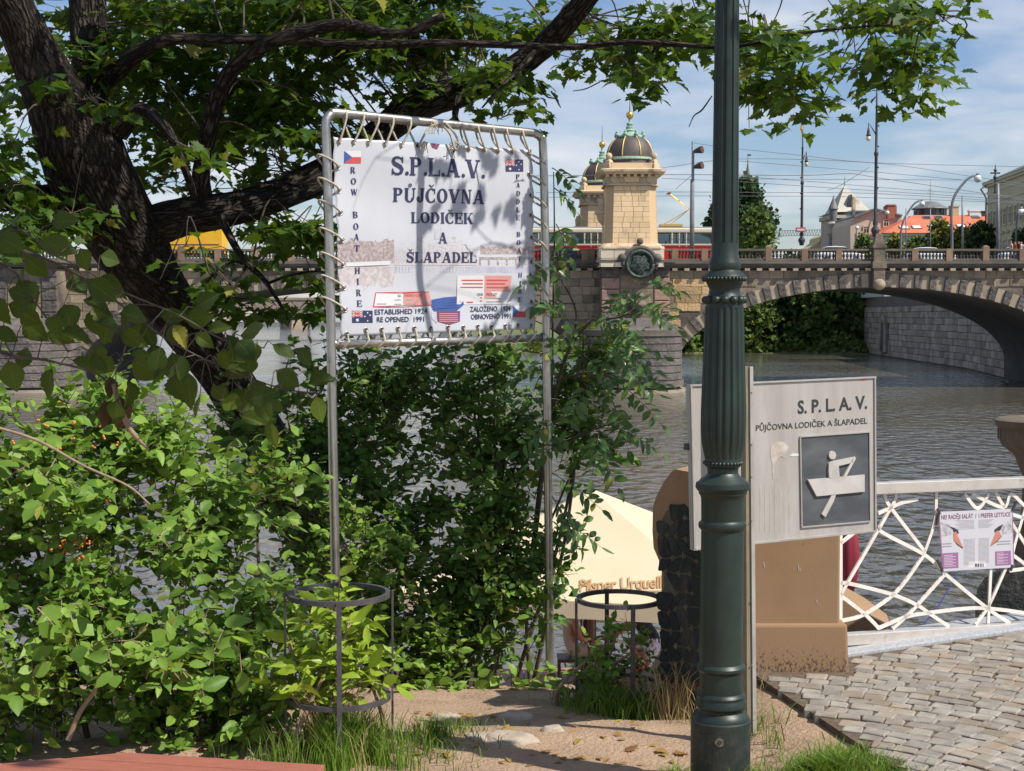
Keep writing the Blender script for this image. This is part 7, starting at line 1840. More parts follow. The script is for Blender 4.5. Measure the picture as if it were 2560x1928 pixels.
skel += limb(mpl, [(262, 200, 8.5, 52), (300, 172, 8.4, 44), (345, 135, 8.3, 40), (420, 100, 8.2, 30), (560, 98, 8.2, 26), (740, 102, 8.2, 24), (900, 112, 8.1, 22), (1080, 108, 8.0, 19), (1250, 112, 7.9, 18), (1420, 118, 7.7, 17), (1560, 106, 7.6, 15), (1700, 112, 7.5, 13), (1830, 118, 7.4, 10), (1960, 90, 7.3, 8), (2120, 70, 7.3, 6), (2260, 60, 7.2, 4)], 'branch', 14)
skel += limb(mpl, [(300, 330, 8.3, 50), (352, 276, 8.2, 36), (395, 300, 8.1, 30), (432, 350, 8.1, 24), (465, 430, 8.2, 20), (485, 490, 8.4, 18)], 'branch', 14)
skel += limb(mpl, [(552, 545, 8.6, 24), (585, 610, 8.5, 19), (615, 655, 8.4, 17), (660, 700, 8.3, 13), (700, 760, 8.2, 9), (720, 800, 8.2, 5)], 'branch', 10)
skel += limb(mpl, [(618, 658, 8.4, 12), (570, 655, 8.4, 9), (520, 700, 8.3, 8), (485, 740, 8.3, 5)], 'branch', 8)
skel += limb(mpl, [(615, 665, 8.4, 9), (575, 740, 8.3, 7), (548, 790, 8.3, 5)], 'branch', 8)
skel += limb(mpl, [(672, 708, 8.3, 8), (720, 690, 8.2, 7), (790, 678, 8.2, 5), (830, 690, 8.2, 3)], 'branch', 8)
skel += limb(mpl, [(1150, 230, 9.0, 22), (1140, 300, 8.9, 14), (1200, 330, 8.8, 8)], 'branch', 8)
skel += limb(mpl, [(1350, 120, 8.8, 20), (1290, 180, 8.6, 12), (1240, 230, 8.5, 7), (1205, 270, 8.5, 4)], 'branch', 8)
skel += limb(mpl, [(1500, -60, 8.5, 34), (1700, -120, 8.2, 28), (1950, -90, 7.9, 22), (2200, -40, 7.7, 16), (2320, 30, 7.6, 8)], 'branch', 12)
skel += limb(mpl, [(2200, -40, 7.7, 16), (2250, -600, 6.2, 15), (2280, -1150, 5.1, 13), (2300, -1500, 4.6, 8)], 'limb', 14)  # unseen limb added to carry the shading sprays
for pts in ([(1780, 240, 7.6, 3), (1755, 275, 7.6, 4), (1735, 290, 7.6, 3), (1722, 318, 7.6, 2)], [(1500, 205, 8, 3), (1465, 222, 8, 3), (1432, 228, 8, 2)], [(1340, 200, 8.2, 4), (1365, 240, 8.2, 4), (1390, 248, 8.2, 3), (1402, 270, 8.2, 2)], [(1845, 218, 7.5, 3), (1875, 235, 7.5, 4), (1900, 240, 7.5, 3)],
            [(2330, 20, 7.4, 3), (2360, 45, 7.4, 3), (2385, 38, 7.4, 2)], [(2350, 40, 7.4, 2.5), (2380, 62, 7.4, 2.5), (2398, 60, 7.4, 2)], [(400, 700, 6.5, 3), (445, 600, 6.6, 3), (470, 545, 6.6, 2)], [(560, 440, 8.2, 4), (540, 470, 8.2, 3), (590, 470, 8.2, 2)]):
    limb(mpl, pts, 'twig', 6, 5)
CL = [(90, 25, 110, 40, .5), (430, 60, 190, 70, 1), (430, 150, 170, 70, .9), (650, 55, 200, 75, 1), (880, 55, 190, 65, 1), (1120, 45, 170, 60, 1), (1030, 140, 120, 60, .9), (1160, 130, 100, 50, .8), (1270, 190, 80, 60, .7), (1330, 270, 60, 35, .7),
      (560, 190, 120, 60, .8), (700, 220, 120, 90, 1), (660, 320, 130, 70, 1), (780, 340, 60, 60, .8), (560, 330, 110, 60, .7), (450, 240, 90, 50, .5), (350, 280, 70, 40, .6), (330, 380, 110, 55, .8), (440, 440, 70, 50, .6),
      (150, 170, 110, 35, .9), (120, 235, 80, 35, .8), (215, 260, 80, 30, .6), (60, 330, 70, 60, .6), (40, 190, 50, 40, .5), (170, 385, 120, 40, .9), (250, 350, 70, 30, .7), (90, 440, 90, 45, .6), (180, 560, 120, 60, 1), (80, 560, 80, 50, .7), (480, 380, 60, 30, .5),
      (690, 540, 70, 35, .6), (730, 600, 90, 70, 1), (770, 690, 70, 60, .9), (650, 750, 100, 50, .8), (560, 620, 60, 40, .5), (520, 690, 60, 35, .5), (720, 420, 70, 40, .8), (640, 430, 60, 30, .5), (480, 600, 60, 40, .4),
      (1450, 60, 120, 60, 1), (1440, 150, 60, 50, .9), (1560, 160, 110, 55, 1), (1600, 70, 130, 60, 1), (1700, 60, 110, 70, 1), (1650, 150, 60, 40, .8), (1740, 150, 60, 40, .7),
      (1930, 60, 100, 70, 1), (1950, 150, 90, 70, 1), (1990, 240, 55, 55, .9), (1890, 235, 35, 25, .6), (1885, 290, 26, 22, .6), (2045, 290, 28, 30, .7), (2080, 60, 70, 50, .6), (2090, 150, 40, 60, .4), (2200, 50, 110, 55, .9), (2260, 130, 90, 70, 1), (2200, 200, 55, 40, .8), (2300, 210, 40, 50, .8), (2275, 275, 34, 28, .8), (2330, 70, 50, 50, .7), (2140, 225, 30, 30, .4)]
rs = np.random.RandomState(12)
pos, dirs, nor, sc = [], [], [], []
twigs = MB()
sk = np.array([tuple(p) for p in skel])
def cluster(c, ex, ez, ey, n, size, up=.9):
    c = np.array(c)
    # leaves gather in flat sprays, as maple leaves do
    ns = max(2, n // 9)
    j = int(np.argmin(np.linalg.norm(sk - c, axis=1))); s0 = sk[j]
    mid = (s0 + c) / 2 + np.array([0, 0, .08])
    if np.linalg.norm(s0 - c) < 1.1:
        mid = mid + rs.normal(size=3) * .10
        tp = [Vector(q) for q in spline([tuple(s0), tuple(mid), tuple(c)], 5)]
        twigs.tube(tp, [.0065 - .0045 * i / len(tp) for i in range(len(tp))], 5)
    for s_ in range(ns):
        o = c + np.array([rs.uniform(-1, 1) * ex, rs.uniform(-1, 1) * ey, rs.uniform(-1, 1) * ez])
        twigs.tube([Vector(c), Vector((c + o) / 2 + [0, 0, .03]), Vector(o)], [.003, .0024, .0015], 4)
        k = max(4, int(round(n / ns)))
        for q in range(k):
            a = rs.uniform(0, 6.283); rr = rs.uniform(.03, .17)
            p = o + np.array([rr * math.cos(a), rr * math.sin(a), rs.normal() * .025 - rr * .15])
            d = np.array([math.cos(a), math.sin(a), rs.uniform(-.75, .05)]) + rs.normal(size=3) * .2
            nn = np.array([rs.normal() * .35, rs.normal() * .35, up]) + np.array([math.cos(a), math.sin(a), 0]) * .35
            pos.append(p); dirs.append(d); nor.append(nn); sc.append(rs.uniform(.052, .110) * size)
for (x, y, rx, ry, den) in CL:
    Yc_ = (rs.uniform(9.0, 9.9) if rs.rand() < .55 else rs.uniform(7.4, 8.4)) if x < 520 else rs.uniform(8.5, 9.8) if x < 1350 else rs.uniform(8.6, 9.4) if x < 1780 else rs.uniform(7.4, 8.4)
    n = int(math.pi * rx * ry / (110 if x < 1350 else 130) * den)
    h = max(1, n // 60)
    for q in range(h):
        c = P(x + rs.uniform(-.6, .6) * rx, y + rs.uniform(-.6, .6) * ry, Yc_ + rs.uniform(-.3, .5))
        cluster(c, rx / F * Yc_ * (.95 if h == 1 else .6), ry / F * Yc_ * (.9 if h == 1 else .6), .3, n // h, 1.0)
for _ in range(46):                     # sprays behind the main ones
    x = rs.uniform(260, 1260); y = rs.uniform(-10, 330 - .16 * max(0, x - 600)); Yc_ = rs.uniform(8.6, 10.2)
    if 820 < x < 1340 and y > 215: y = rs.uniform(0, 130)
    cluster(P(x, y, Yc_), .30, .13, .3, 62, 1.0)
for x, y in ((40, 60), (150, 120), (60, 260), (30, 400), (300, 90), (330, 200), (420, 330), (560, 420), (700, 400), (120, 520), (60, 600), (640, 600), (780, 560)):
    cluster(P(x, y, rs.uniform(9.2, 10.2)), .26, .11, .3, 46, 1.0)
vis_n = len(pos)
for _ in range(150):                    # the crown above the picture
    c = np.array([rs.uniform(-5, 1.3), rs.uniform(6.5, 12), 0]); c[2] = 1.8 + 830 / 3600 * c[1] + rs.uniform(.2, 4.0)
    if c[0] > 1.2 and c[1] < 7: continue
    cluster(c, .55, .3, .5, 26, 1.15)
for _ in range(7):                     # unseen sprays added overhead to shade the honeysuckle
    c = np.array([rs.uniform(.9, 2.1), rs.uniform(4.7, 5.7), rs.uniform(4.0, 5.2)]); cluster(c, .35, .2, .3, 26, 1.1)
for _ in range(26):                     # limbs to the left of the picture
    c = np.array([rs.uniform(-5.5, -3.2), rs.uniform(7, 10), rs.uniform(2.2, 4.2)]); cluster(c, .5, .3, .5, 24, 1.1)
pos, dirs, nor, sc = map(np.array, (pos, dirs, nor, sc))
# leaves removed from the crown to let sun onto the banner
sd = np.array(S_DIR); bnv = np.array(BW.n); b0 = np.array(BN(133, 258)); 
tt_ = (b0 - pos) @ bnv / (-(sd @ bnv)); hit = pos - sd * tt_[:, None]
hu = (hit - b0) @ np.array(BW.t) / 1.2
keep = ~((tt_ > 0) & (hu > -.1) & (hu < 1.1) & (hit[:, 2] > 1.5) & (hit[:, 2] < 3.0) & (rs.rand(len(pos)) > np.where(hu < .50, .04, .8)))
qx, qy = CX + F * pos[:, 0] / pos[:, 1], HOR - F * (pos[:, 2] - EYE) / pos[:, 1]
keep &= ~((qx > 425) & (qx < 570) & (qy > 565) & (qy < 650) & (rs.rand(len(pos)) < .75))     # a gap the bridge shows through
pos, dirs, nor, sc = pos[keep], dirs[keep], nor[keep], sc[keep]
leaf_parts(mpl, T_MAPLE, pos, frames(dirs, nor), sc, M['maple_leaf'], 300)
o = twigs.build('twigs', M['twig'], mpl); o['kind'] = 'stuff'
print('maple leaves', len(pos))

# ------------------------------------------------------------------ shrubs
def shrub(name, label, base, blobs, n_sprig, T, lm, leaf, n_parts, seed, stems=6, twm='twig', per=(6, 11), up=.55, light=(.35, -.45, .6), length=(.16, .36), shell=.55, opp=False):
    rs = np.random.RandomState(seed)
    t = thing(name, label, 'shrub', base)
    pos, dirs, nor, sc = [], [], [], []; tw = MB()
    vol = np.array([b_[3] * b_[4] * b_[5] for b_ in blobs]) ** .67; vol /= vol.sum()
    L_ = np.array(light)
    clump = None; left_ = 0
    for _ in range(n_sprig):
        if left_ <= 0:
            b_ = blobs[rs.choice(len(blobs), p=vol)]
            v = rs.normal(size=3); v /= np.linalg.norm(v)
            r = shell + (1 - shell) * rs.rand() ** .6
            clump = np.array(b_[:3]) + v * r * np.array(b_[3:6]); left_ = rs.randint(5, 14) if n_sprig > 200 else 1; cv = v
        left_ -= 1
        v = cv + rs.normal(size=3) * .4; v /= np.linalg.norm(v)
        p = clump + rs.normal(size=3) * (.078 if n_sprig > 200 else .02)
        if p[2] < gz(p[0], min(p[1], 9.0)) - .15: continue
        d = v * .8 + np.array([0, 0, up]) + rs.normal(size=3) * .45; d /= np.linalg.norm(d)
        ln = rs.uniform(*length); k = rs.randint(*per)
        side = np.cross(d, [0, 0, 1.0]); side /= np.linalg.norm(side) + 1e-6
        a_ = Vector(p - d * ln * .5); e_ = Vector(p + d * ln * .5 + np.array([0, 0, -.03]))
        tw.tube([a_, (a_ + e_) / 2 + Vector((0, 0, .01)), e_], [.0032, .0025, .0012], 3, cap=False)
        for q in range(k):
            f_ = (q + .5) / k - .5; s_ = 1 if q % 2 else -1
            b0 = p + d * ln * f_
            dd = d * .55 + side * s_ * .9 + rs.normal(size=3) * .28 + np.array([0, 0, -.1])
            nn = np.array([0, 0, .55]) + L_ * .75 + v * .35 + rs.normal(size=3) * .5
            pos.append(b0); dirs.append(dd); nor.append(nn); sc.append(leaf * rs.uniform(.42, 1.4))
        pos.append(p + d * ln * .5); dirs.append(d + rs.normal(size=3) * .2); nor.append(np.array([0, 0, .8]) + L_ * .4 + rs.normal(size=3) * .3); sc.append(leaf * rs.uniform(.6, 1.0))
    pos, dirs, nor, sc = map(np.array, (pos, dirs, nor, sc))
    leaf_parts(t, T, pos, frames(dirs, nor), sc, lm, n_parts)
    o = tw.build('twigs', M[twm], t); o['kind'] = 'stuff'
    for k in range(stems):
        b_ = blobs[rs.randint(len(blobs))]
        e_ = np.array(b_[:3]) + rs.normal(size=3) * np.array(b_[3:6]) * .4
        s0 = np.array(base) + np.array([rs.uniform(-.35, .35), rs.uniform(-.2, .2), -.05]); s0[0] += (e_[0] - base[0]) * .35
        pts = [Vector(q) for q in spline([tuple(s0), tuple((s0 + e_) / 2 + rs.normal(size=3) * .08), tuple(e_)], 6)]
        MB().tube(pts, [.016 - .011 * i / len(pts) for i in range(len(pts))], 7).build('stem', M[twm], t, smooth=True)
    print(name, len(pos)); return t
def blob(px, py, Y, rx, ry, rz_): c = P(px, py, Y); return (c.x, c.y, c.z, rx / F * Y, ry, rz_ / F * Y)
shA = shrub('honeysuckle_shrub', 'sunlit green honeysuckle shrub with orange berries filling the lower left', (P(250, 1900, 6.5).x, 6.5, -.2),
      [blob(-220, 1150, 6.9, 220, .35, 180), blob(-240, 1500, 6.7, 240, .35, 220), blob(-220, 1800, 6.5, 220, .3, 120), blob(120, 1080, 6.9, 210, .35, 120), blob(380, 1130, 7.0, 230, .35, 130), blob(560, 1200, 7.2, 180, .3, 140), blob(120, 1330, 6.7, 240, .35, 170), blob(420, 1360, 6.9, 240, .35, 180), blob(90, 1560, 6.5, 230, .35, 170), blob(380, 1620, 6.7, 230, .35, 170), blob(610, 1480, 7.0, 150, .3, 200), blob(150, 1780, 6.4, 230, .3, 140), blob(470, 1800, 6.5, 220, .3, 130), blob(620, 1720, 6.8, 110, .25, 140)],
      1500, T_OVAL, M['shrub_leaf'], .070, 300, 41, 12, shell=.25)
shB = shrub('dogwood_shrub', 'large dark leaved shrub behind the banner posts, sunlit only at its foot', (P(1080, 1700, 9.4).x, 9.4, -.6),
      [blob(960, 950, 9.6, 200, .35, 80), blob(1180, 930, 9.5, 150, .35, 70), blob(840, 1080, 9.5, 150, .3, 130), blob(700, 960, 9.3, 110, .25, 90), blob(640, 1130, 9.0, 110, .25, 130), blob(1290, 900, 9.3, 70, .2, 40), blob(1440, 960, 9.15, 95, .2, 80), blob(1480, 860, 9.1, 60, .2, 50), blob(1400, 830, 9.2, 50, .2, 60), blob(1080, 1120, 9.4, 260, .4, 140), blob(1340, 1060, 9.3, 150, .3, 100), blob(1500, 1090, 9.1, 130, .22, 60), blob(1600, 1130, 9.0, 60, .15, 30), blob(1240, 1240, 9.2, 220, .35, 120), blob(900, 1260, 9.2, 180, .35, 140), blob(1050, 1420, 9.0, 280, .35, 150), blob(1270, 1390, 9.0, 120, .3, 100), blob(1000, 1600, 8.9, 260, .3, 130), blob(1230, 1580, 8.9, 180, .3, 120), blob(760, 1400, 9.0, 110, .3, 200)],
      1400, T_OVAL, M['dark_leaf'], .072, 300, 42, 14, shell=.2)
# upright lit growth in front of it
shC = shrub('snowberry_shrub', 'bright green leafy shrub low between the two tree guards', (P(1050, 1700, 8.7).x, 8.7, -.5),
      [blob(960, 1560, 8.7, 130, .2, 130), blob(1100, 1560, 8.75, 150, .2, 100), blob(1260, 1500, 8.8, 120, .2, 110), blob(880, 1420, 8.6, 60, .15, 160), blob(1010, 1660, 8.6, 130, .2, 70), blob(1180, 1440, 8.8, 160, .2, 60)],
      330, T_OVAL, M['shrub_leaf'], .060, 220, 43, 6, shell=.3)
shrub('hazel_shrub', 'broad leaved bright shrub at the lower left in front of the honeysuckle', (P(200, 1880, 6.1).x, 6.1, -.15),
      [blob(100, 1540, 6.0, 140, .12, 80), blob(260, 1600, 6.0, 150, .12, 70), blob(60, 1680, 6.0, 100, .12, 70), blob(430, 1660, 6.1, 140, .12, 50), blob(590, 1640, 6.2, 90, .1, 60), blob(80, 1180, 6.2, 100, .12, 80), blob(430, 1340, 6.3, 110, .12, 50)],
      60, T_OVAL, M['shrub_leaf'], .086, 300, 44, 0, 'pale_twig', (4, 7), .35, (.3, -.5, .5), (.12, .24), .2)
# berries on the honeysuckle
rb = random.Random(9)
for k in range(26):
    x, y = rb.choice([(rb.uniform(20, 300), rb.uniform(1040, 1130)), (rb.uniform(30, 280), rb.uniform(1240, 1420)), (rb.uniform(150, 240), rb.uniform(1330, 1400))])
    c = P(x, y, 6.35 + rb.uniform(-.05, .1)); m = MB()
    for q in range(3): m.ball(c + Vector((rb.uniform(-.009, .009), rb.uniform(-.009, .009), rb.uniform(-.009, .009))), .0058, 8)
    m.build('berry_cluster', M['berry'], shA, smooth=True)
for pts, w in (([(-40, 1060), (90, 1100), (210, 1165), (320, 1215), (375, 1262)], 9), ([(170, 1850), (200, 1780), (235, 1730), (250, 1690)], 15), ([(250, 1600), (330, 1600), (370, 1560)], 4), ([(330, 1600), (400, 1640), (450, 1700)], 4)):
    limb(shA, [(x, y, 6.15, w * (1 - .12 * i)) for i, (x, y) in enumerate(pts)], 'stem', 8, 5, m=M['pale_twig'])

# pinnate leaved sapling right of the banner
rs = np.random.RandomState(77); tA_ = thing('ash_sapling', 'ash sapling with feathered leaves reaching right in front of the bridge pier', 'sapling', (P(1330, 1600, 9.2).x, 9.2, -.6))
pos, dirs, nor, sc = [], [], [], []; tw = MB()
def frond(a, b_, k, L_, droop=.06):
    a, b_ = np.array(a), np.array(b_); d = (b_ - a); ln = np.linalg.norm(d); d /= ln
    s_ = np.cross(d, [0, -.55, .85]); s_ /= np.linalg.norm(s_); up = np.cross(s_, d)
    pt = lambda t: a + d * ln * t + np.array([0, 0, -droop * t * t])
    tw.tube([Vector(pt(t)) for t in np.linspace(0, 1, 6)], [.0035, .003, .0026, .0022, .0018, .001], 4, cap=False)
    for q in range(k):
        t = .25 + .72 * q / k
        for sd in (-1, 1):
            pos.append(pt(t)); dirs.append(s_ * sd + d * .55 + rs.normal(size=3) * .15); nor.append(up + rs.normal(size=3) * .25); sc.append(L_ * rs.uniform(.85, 1.15) * (1 - .25 * abs(t - .55)))
    pos.append(pt(1.0)); dirs.append(d + [0, 0, -.2]); nor.append(up); sc.append(L_)
mains = [[(1330, 1400, 9.2, 16), (1360, 1150, 9.1, 12), (1395, 960, 9.0, 10), (1430, 860, 8.9, 8), (1480, 800, 8.8, 6)], [(1400, 950, 9.0, 8), (1480, 930, 8.9, 6), (1560, 960, 8.8, 4)], [(1370, 1120, 9.1, 7), (1470, 1080, 8.9, 5), (1580, 1040, 8.8, 3)], [(1430, 860, 8.9, 6), (1440, 780, 8.9, 5), (1400, 690, 8.9, 3)], [(1480, 800, 8.8, 5), (1560, 790, 8.7, 4), (1610, 740, 8.7, 3)], [(1545, 790, 8.75, 4), (1570, 730, 8.7, 3), (1588, 700, 8.7, 2)]]
nodes_ = []
for mm in mains: nodes_ += limb(tA_, mm, 'stem', 8, 6, m=M['twig'])[4:]
for k, (x, y, ang, l) in enumerate([(1420, 700, 200, 110), (1400, 650, 160, 100), (1440, 760, 190, 130), (1480, 790, 20, 120), (1500, 780, -40, 130), (1470, 810, 150, 140), (1540, 800, 60, 110), (1560, 790, -30, 130), (1590, 760, 20, 110), (1590, 720, 150, 90), (1600, 710, -10, 100), (1420, 900, 170, 140), (1450, 880, 40, 150), (1480, 870, 10, 160), (1520, 850, 50, 120),
                                        (1500, 930, 10, 150), (1540, 950, 40, 150), (1480, 950, 120, 130), (1560, 960, -20, 110), (1470, 1080, 60, 150), (1520, 1060, 20, 140), (1440, 1090, 160, 120), (1500, 1070, 100, 120), (1400, 1000, 200, 120), (1410, 1040, 150, 130), (1390, 560, 60, 70), (1385, 470, 30, 65), (1395, 620, 90, 80), (1380, 420, 20, 60), (1375, 1180, 30, 150), (1380, 1240, 60, 140), (1390, 1300, 20, 120), (1430, 820, 240, 120), (1530, 1000, 70, 120)]):
    Yv = rs.uniform(8.5, 9.0); a = math.radians(ang)
    b0 = P(x, y, Yv); b1 = P(x + l * math.cos(a), y + l * math.sin(a) * .8 + 10, Yv - rs.uniform(-.05, .25)); frond(b0, b1, 6 if l > 90 else 4, .062)
pos, dirs, nor, sc = map(np.array, (pos, dirs, nor, sc))
leaf_parts(tA_, T_LONG, pos, frames(dirs, nor), sc * 1.55, M['ash_leaf'], 300)
limb(tA_, [(1378, 1150, 9.05, 6), (1382, 800, 9.0, 5), (1386, 600, 9.0, 4), (1384, 430, 9.0, 2.5)], 'stem', 6, 5, m=M['twig'])
o = tw.build('leaf_stalks', M['twig'], tA_); o['kind'] = 'stuff'

# big leaved elm branch close to the camera
el = thing('elm_branch', 'overhanging elm branch with large saw edged leaves close to the camera at the left', 'branch', P(-260, 900, 3.6))
rs = np.random.RandomState(5); pos, dirs, nor, sc = [], [], [], []
elm_b = [[(-300, 640, 3.7, 16), (-60, 600, 3.6, 12), (90, 640, 3.5, 9), (200, 690, 3.5, 7), (300, 760, 3.45, 6), (420, 850, 3.45, 5), (560, 920, 3.4, 4), (700, 970, 3.4, 3), (800, 985, 3.4, 2)],
         [(-300, 760, 3.7, 14), (0, 880, 3.5, 10), (110, 900, 3.5, 7), (230, 930, 3.5, 5), (290, 970, 3.5, 4)], [(200, 690, 3.5, 6), (330, 740, 3.4, 5), (450, 790, 3.35, 4), (560, 850, 3.35, 3), (660, 870, 3.35, 2)],
         [(-300, 560, 3.6, 12), (0, 660, 3.4, 8), (60, 720, 3.4, 6), (120, 800, 3.4, 5), (170, 880, 3.4, 4)], [(320, 770, 3.45, 4), (315, 860, 3.45, 3), (290, 930, 3.45, 2)], [(-40, 520, 3.4, 6), (60, 580, 3.35, 4), (140, 640, 3.35, 3)]]
en = []
for b_ in elm_b: en += limb(el, b_, 'stem', 10, 6, m=M['twig'])
EL = [(95, 600, 20, 135), (215, 700, 30, 125), (45, 700, 60, 110), (100, 730, -10, 100), (40, 640, 0, 100), (250, 640, 20, 70), (150, 830, 20, 100), (60, 800, 40, 95), (20, 900, 70, 110), (130, 920, 92, 110), (230, 770, 70, 110), (250, 860, 100, 100), (300, 830, 20, 95), (330, 900, 30, 115), (320, 950, 70, 110), (380, 860, 60, 90), (430, 880, 60, 120), (470, 930, 80, 120), (540, 900, 10, 100), (600, 840, -20, 90), (560, 870, 80, 80), (610, 880, 60, 80), (580, 980, 40, 120), (620, 1000, -5, 100),
      (680, 860, 15, 90), (740, 870, 40, 80), (770, 960, -10, 90), (790, 990, 70, 90), (400, 790, -10, 90), (460, 800, 0, 100), (520, 830, -20, 80), (490, 770, -30, 80), (290, 1000, 80, 80), (180, 900, 30, 90), (20, 760, 10, 90), (70, 870, 110, 80), (350, 800, 90, 80), (160, 760, 60, 90), (-20, 600, 30, 110), (-20, 820, 20, 100), (200, 620, 60, 80), (130, 560, -10, 80), (30, 560, 100, 90), (280, 890, 130, 80), (420, 930, 140, 80), (500, 990, 100, 70)]
EL += [(rs.uniform(-20, 700) , 0, rs.uniform(0, 110), rs.uniform(60, 105)) for _ in range(40)]
EL = [(x, y or (640 + .42 * x + rs.uniform(-60, 150)), a, l) for x, y, a, l in EL]
for (x, y, ang, l) in EL:
    Yv = rs.uniform(3.25, 3.6); a = math.radians(ang + rs.uniform(-15, 15)); b0, b1 = P(x, y, Yv), P(x + l * math.cos(a), y + l * math.sin(a), Yv + rs.uniform(-.05, .05))
    d = np.array(b1 - b0); pos.append(tuple(b0)); dirs.append(d); sc.append(np.linalg.norm(d) * .76)
    nor.append(np.array([rs.normal() * .45, -.9 + rs.normal() * .3, .5 + rs.normal() * .35]))
pos, dirs, nor, sc = map(np.array, (pos, dirs, nor, sc))
ena = np.array([tuple(p) for p in en])
for p, d in zip(pos, dirs):
    j = int(np.argmin(np.linalg.norm(ena - p, axis=1))); q = ena[j]
    if np.linalg.norm(q - p) < .3: MB().tube([Vector(q), Vector((q + p) / 2 + [0, 0, .012]), Vector(p), Vector(p + d * .12)], [.0016, .0013, .001, .0007], 5, cap=False).build('leaf_stalk', M['twig'], el, smooth=True)
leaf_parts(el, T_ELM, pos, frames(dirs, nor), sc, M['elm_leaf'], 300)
for (x, y, l) in ((262, 1060, 90), (300, 1050, 110), (275, 1000, 70)):     # curled dead leaves
    b0 = P(x, y - 60, 3.5); o = bpy.data.objects.new('dead_leaf', leaf_mesh('dead_leaf', T_ELM, np.array([tuple(b0)]), frames(np.array([[.05, 0, -1.0]]), np.array([[.6, -.5, .1]])), np.array([l / F * 3.5 * .8]), M['dead_leaf'])); o2 = link(o, el)
limb(el, [(283, 960, 3.5, 10), (300, 1020, 3.5, 16), (330, 1080, 3.5, 14), (372, 1125, 3.5, 6)], 'dead_stem', 10, 5, m=M['pale_twig'])
# unseen elm foliage, added overhead to shade the branch
rs = np.random.RandomState(6); n = 1100
pos = np.stack([rs.uniform(-.3, 1.1, n), rs.uniform(1.5, 2.9, n), rs.uniform(3.3, 5.0, n)], 1)
o = bpy.data.objects.new('foliage', leaf_mesh('foliage', T_OVAL, pos, frames(rvec(rs, n) + [0, 0, -.2], rvec(rs, n) * .5 + [0, 0, 1]), rs.uniform(.10, .17, n), M['elm_leaf'])); link(o, el); o['kind'] = 'stuff'
limb(el, [(-300, 640, 3.7, 30), (-200, 300, 3.4, 26), (100, -300, 2.9, 24), (600, -1200, 2.2, 22), (1300, -2400, 1.6, 14)], 'bough', 10, 6, m=M['bark'])  # unseen bough added to carry the shading foliage

# bright shrub inside the larger guard
shrub('guarded_shrub', 'bright yellow green young shrub growing inside the larger guard', (g1.x, g1.y, -.16), [blob(850, 1600, 6.3, 130, .16, 90), blob(760, 1660, 6.25, 110, .14, 70), blob(900, 1690, 6.25, 100, .14, 60), blob(850, 1560, 6.3, 90, .12, 70), blob(790, 1720, 6.3, 120, .14, 30)],
      62, T_LONG, M['lime_leaf'], .098, 300, 51, 6, 'pale_twig', (4, 7), .5, (.2, -.5, .5), (.1, .2), .2)
limb(bpy.data.objects['guarded_shrub'], [(852, 1600, 6.3, 5), (846, 1520, 6.3, 4), (850, 1440, 6.3, 3)], 'stem', 6, 4, m=M['pale_twig'])
pos = np.array([tuple(P(850, 1445, 6.28)), tuple(P(848, 1440, 6.28)), tuple(P(846, 1480, 6.28)), tuple(P(850, 1450, 6.28))]); dd = np.array([[-1, 0, .15], [.6, -.2, .6], [.7, -.1, .35], [.8, 0, -.1]])
o = bpy.data.objects.new('leaf', leaf_mesh('leaf', T_LONG, pos, frames(dd, np.array([[0, -.6, .8]] * 4)), np.array([.07, .09, .085, .05]), M['lime_leaf'])); link(o, bpy.data.objects['guarded_shrub'])
shrub('guarded_sapling', 'thin leafy plants growing inside the smaller guard', (g2.x, g2.y, -.42), [blob(1480, 1640, 7.5, 60, .12, 80), blob(1570, 1620, 7.5, 60, .12, 90), blob(1540, 1700, 7.5, 100, .14, 50), blob(1450, 1720, 7.6, 70, .12, 60)],
      70, T_OVAL, M['shrub_leaf'], .050, 220, 52, 7, 'pale_twig', (4, 8), .7, (.2, -.5, .5), (.1, .22), .2)
shrub('bank_weed', 'broad leaved weeds at the edge of the dirt path under the banner', (P(1230, 1760, 8.4).x, 8.4, -.4), [blob(1180, 1740, 8.4, 120, .15, 40), blob(1330, 1740, 8.4, 80, .15, 60), blob(1080, 1740, 8.3, 80, .15, 40)], 46, T_OVAL, M['shrub_leaf'], .085, 150, 53, 2, 'pale_twig', (3, 6), .4, (.2, -.5, .5), (.08, .16), .2)

